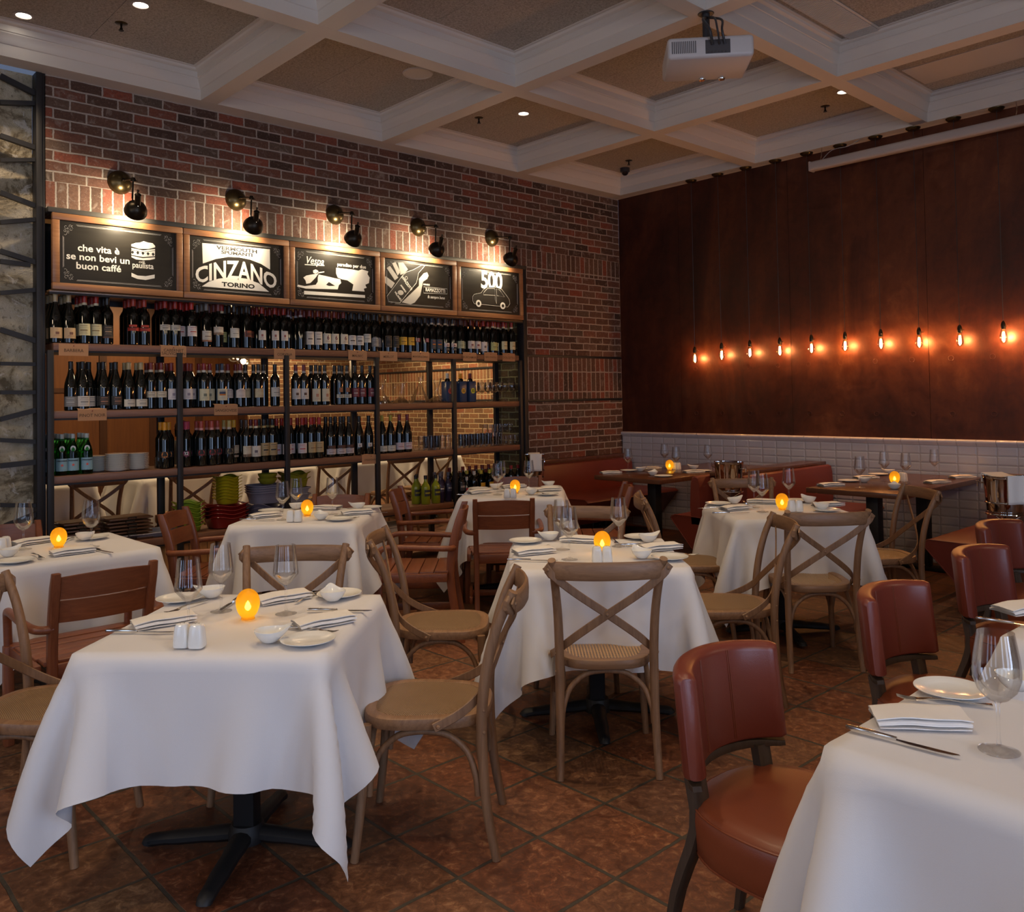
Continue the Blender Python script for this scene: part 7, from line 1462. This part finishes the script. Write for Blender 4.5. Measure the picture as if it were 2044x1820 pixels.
mb = MB(); [mb.box(-0.085, 0.115, -0.83+0.0175*k, -0.821+0.0175*k, -0.016, -0.011) for k in range(92)]; mb.obj('slats', M['ceil_wood'], t, smooth=False)
t = thing('access_panel', 'long flush access panel in the coffer by the screen at the right', 'access panel', (4.05, -0.66, ZP)); mb = MB(); mb.rbox(-0.42, 0.55, -0.24, 0.20, -0.006, -0.001, 0.002); mb.obj('panel', M['ceil_wood'], t)
# projector screen case
t = thing('projector_screen', 'rolled-up projector screen in a long pale case on the rust wall', 'projector screen', (3.9, -0.185, 3.555))
mb = MB(); mb.tube([(-1.40,0,0),(1.9,0,0)], [1.0,1.0], 14, flat=(0.085,0.095), up=(0,0,1)); mb.obj('case', M['screen_white'], t)
mb = MB(); mb.rbox(-1.42,-1.40,-0.045,0.045,-0.045,0.045,0.006); mb.obj('end_cap', M['screen_white'], t)
for x in (-1.32, 0.3): mb = MB(); mb.tube([(x,0,0.04),(x+0.01,0,0.09),(x-0.01,0.05,0.168)], 0.004, 6); mb.obj('hanger', M['silver'], t)
mb = MB(); mb.tube(cath([(-1.30,0,0.05),(-1.2,-0.01,0.11),(-1.05,0.0,0.115),(-0.95,0.03,0.165)], 5), 0.003, 6); mb.obj('cable', M['screen_white'], t)
# ------------------------------------------------------------------ the room beyond the shelf: tables, chairs, globe lamps, a seated guest
for k, (y, a) in enumerate(((-5.45, 0.0), (-4.35, 0.1), (-3.20, 0.0), (-2.15, 0.0), (-1.15, 0.0))):
    x = -2.35
    TB.place((x, y, 0), a, 'black pedestal table under the %s white cloth in the room beyond the shelf' % ordn(k+1), 'pedestal tables beyond the shelf')
    c = bpy.data.objects.new('tablecloth', CLOTH[k % 2]); C.objects.link(c); c.location = (x, y, 0.7475); c.rotation_euler = (0, 0, a+PI/2*k); tag(c, 'white cloth on a table seen through the shelf, %s from the left' % ordn(k+1), 'tablecloth', 'tablecloths beyond the shelf')
for k, (x, y, h) in enumerate(((-1.62, -5.25, 180), (-1.62, -4.42, 178), (-1.62, -2.95, 182), (-1.55, -2.12, 178), (-1.75, -1.55, 200))):
    XR.place((x, y, 0), math.radians(h-90), 'cross-back chair seen through the shelf, %s from the left, its back to us' % ordn(k+1), 'cross-back chairs beyond the shelf')
for k, (x, y, z, lab) in enumerate(((-1.26, -4.084, 1.90, 'clear globe lamp, left of the pair seen through the shelf'), (-1.198, -4.015, 1.845, 'clear globe lamp, right and lower of the pair seen through the shelf'), (-0.707, -3.486, 1.885, 'clear globe lamp hanging alone behind the shelf, above the crest-labelled bottles'))):
    t = thing('globe_lamp', lab, 'pendant lamp', (x, y, z), group='globe lamps beyond the shelf')
    mb = MB(); mb.lathe([(0,-0.06)]+[(0.06*math.sin(a), -0.06*math.cos(a)) for a in [PI*i/16 for i in range(1, 15)]]+[(0.015,0.062),(0.0145,0.062)]+[(0.0588*math.sin(a), -0.0588*math.cos(a)) for a in [PI*i/16 for i in range(14, 0, -1)]]+[(0,-0.0588)], 28); mb.obj('glass_globe', M['glass'], t, angle=80)
    mb = MB(); mb.lathe([(0,-0.022),(0.006,-0.018),(0.009,0.0),(0.006,0.02),(0,0.024)], 12); mb.obj('filament', M['filament_hot'], t)
    mb = MB(); mb.lathe([(0,0.055),(0.017,0.056),(0.017,0.095),(0,0.10)], 16); mb.tube([(0,0,0.09),(0,0,3.12-z)], 0.003, 6); mb.obj('socket_and_cord', M['plastic_dark'], t)
    point_light('globe_light', (x, y, z-0.0), GLOBE, (1.0, 0.66, 0.34), 0.03)
t = thing('downlight', 'recessed downlight in the ceiling beyond the shelf, above the red-capped bottles', 'ceiling lamp', (-5.3, -2.9, 3.12)); mb = MB(); mb.lathe([(0,-0.004),(0.06,-0.004),(0.06,0),(0,0)], 24); mb.obj('lamp', M['lamp_face'], t)
for (x, y, tx_, ty_, p) in BACKL: spot_light('far_room_beam', (x, y, 3.08), (tx_, ty_, 0.4), p, (1.0, 0.72, 0.40), 120, 0.8, 0.05)
# guest: one continuous skin surface for head, neck, torso and arms
def person(loc, rz):
    t = thing('person', 'person with dark hair in a black top seated beyond the shelf, face between bottles', 'person', loc, rz)
    bm = bmesh.new(); sk = bm.verts.layers.skin.verify()
    J = {'pel': ((0,0,0.50),0.135), 'wst': ((0,0.01,0.66),0.115), 'chs': ((0,0.02,0.84),0.135), 'shl': ((0,0.01,0.93),0.10), 'nk': ((0,0.02,1.00),0.050), 'nk2': ((0,0.03,1.06),0.048), 'hd': ((0,0.045,1.14),0.082), 'ht': ((0,0.035,1.21),0.070),
         'sL': ((-0.16,0.01,0.93),0.055), 'eL': ((-0.24,0.10,0.70),0.038), 'wL': ((-0.13,0.34,0.765),0.026), 'sR': ((0.16,0.01,0.93),0.055), 'eR': ((0.24,0.10,0.70),0.038), 'wR': ((0.13,0.34,0.765),0.026),
         'hL': ((-0.10,0.40,0.768),0.03), 'hR': ((0.10,0.40,0.768),0.03), 'kL': ((-0.10,0.42,0.50),0.07), 'kR': ((0.10,0.42,0.50),0.07), 'aL': ((-0.10,0.40,0.09),0.045), 'aR': ((0.10,0.40,0.09),0.045), 'tL': ((-0.11,0.52,0.045),0.035), 'tR': ((0.11,0.52,0.045),0.035)}
    v = {}
    for k, (p, r) in J.items(): v[k] = bm.verts.new(p); v[k][sk].radius = (r, r*(0.72 if k in ('pel','wst','chs','shl') else 1.0))
    v['pel'][sk].use_root = True
    for a, b in (('pel','wst'),('wst','chs'),('chs','shl'),('shl','nk'),('nk','nk2'),('nk2','hd'),('hd','ht'),('shl','sL'),('sL','eL'),('eL','wL'),('wL','hL'),('shl','sR'),('sR','eR'),('eR','wR'),('wR','hR'),('pel','kL'),('kL','aL'),('aL','tL'),('pel','kR'),('kR','aR'),('aR','tR')): bm.edges.new((v[a], v[b]))
    me = bpy.data.meshes.new('body'); bm.to_mesh(me); bm.free(); o = bpy.data.objects.new('body', me); C.objects.link(o)
    o.modifiers.new('skin', 'SKIN').use_smooth_shade = True; o.modifiers.new('ss', 'SUBSURF').levels = 2; o.modifiers['ss'].render_levels = 2
    dg = bpy.context.evaluated_depsgraph_get(); me2 = bpy.data.meshes.new_from_object(o.evaluated_get(dg)); bpy.data.objects.remove(o)
    for vv in me2.vertices:     # brow, nose, eye hollows
        x, y, z = vv.co
        if z > 1.06 and y > 0.08:
            vv.co.y += 0.020*math.exp(-(x/0.012)**2-((z-1.135)/0.022)**2)+0.008*math.exp(-(x/0.03)**2-((z-1.098)/0.012)**2)-0.010*math.exp(-((abs(x)-0.030)/0.014)**2-((z-1.158)/0.012)**2)
    me2.materials.clear(); me2.materials.append(M['skin']); me2.materials.append(M['shirt'])
    for p in me2.polygons:
        c = p.center; p.use_smooth = True; p.material_index = 0 if (c.z > 0.985 or (c.y > 0.30 and 0.72 < c.z < 0.82)) else 1
    body = bpy.data.objects.new('body', me2); C.objects.link(body); body.parent = t
    mb = MB(); mb.grid(lambda u, v_: (0.092*math.sin(2*PI*u)*math.sin(PI*v_*0.62+0.001), 0.030-0.092*math.cos(2*PI*u)*math.sin(PI*v_*0.62+0.001), 1.155+0.088*math.cos(PI*v_*0.62)-(0.09 if math.cos(2*PI*u) > 0.2 and v_ > 0.8 else 0)), 28, 12, closed_u=True); mb.obj('hair', M['hair'], t)
    for s in (-1, 1):
        mb = MB(); mb.lathe([(0,0.012),(0.007,0.009),(0.010,0),(0.007,-0.009),(0,-0.012)], 12, T=T_(s*0.030, 0.118, 1.158)); mb.obj('eye', M['hair'], t)
        mb = MB(); mb.lathe([(0,0.022),(0.010,0.014),(0.013,0),(0.008,-0.016),(0,-0.022)], 12, T=T_(s*0.086, 0.045, 1.14)); mb.obj('ear', M['skin'], t)
    return t
person((-4.62, -3.24, 0), math.radians(-118))
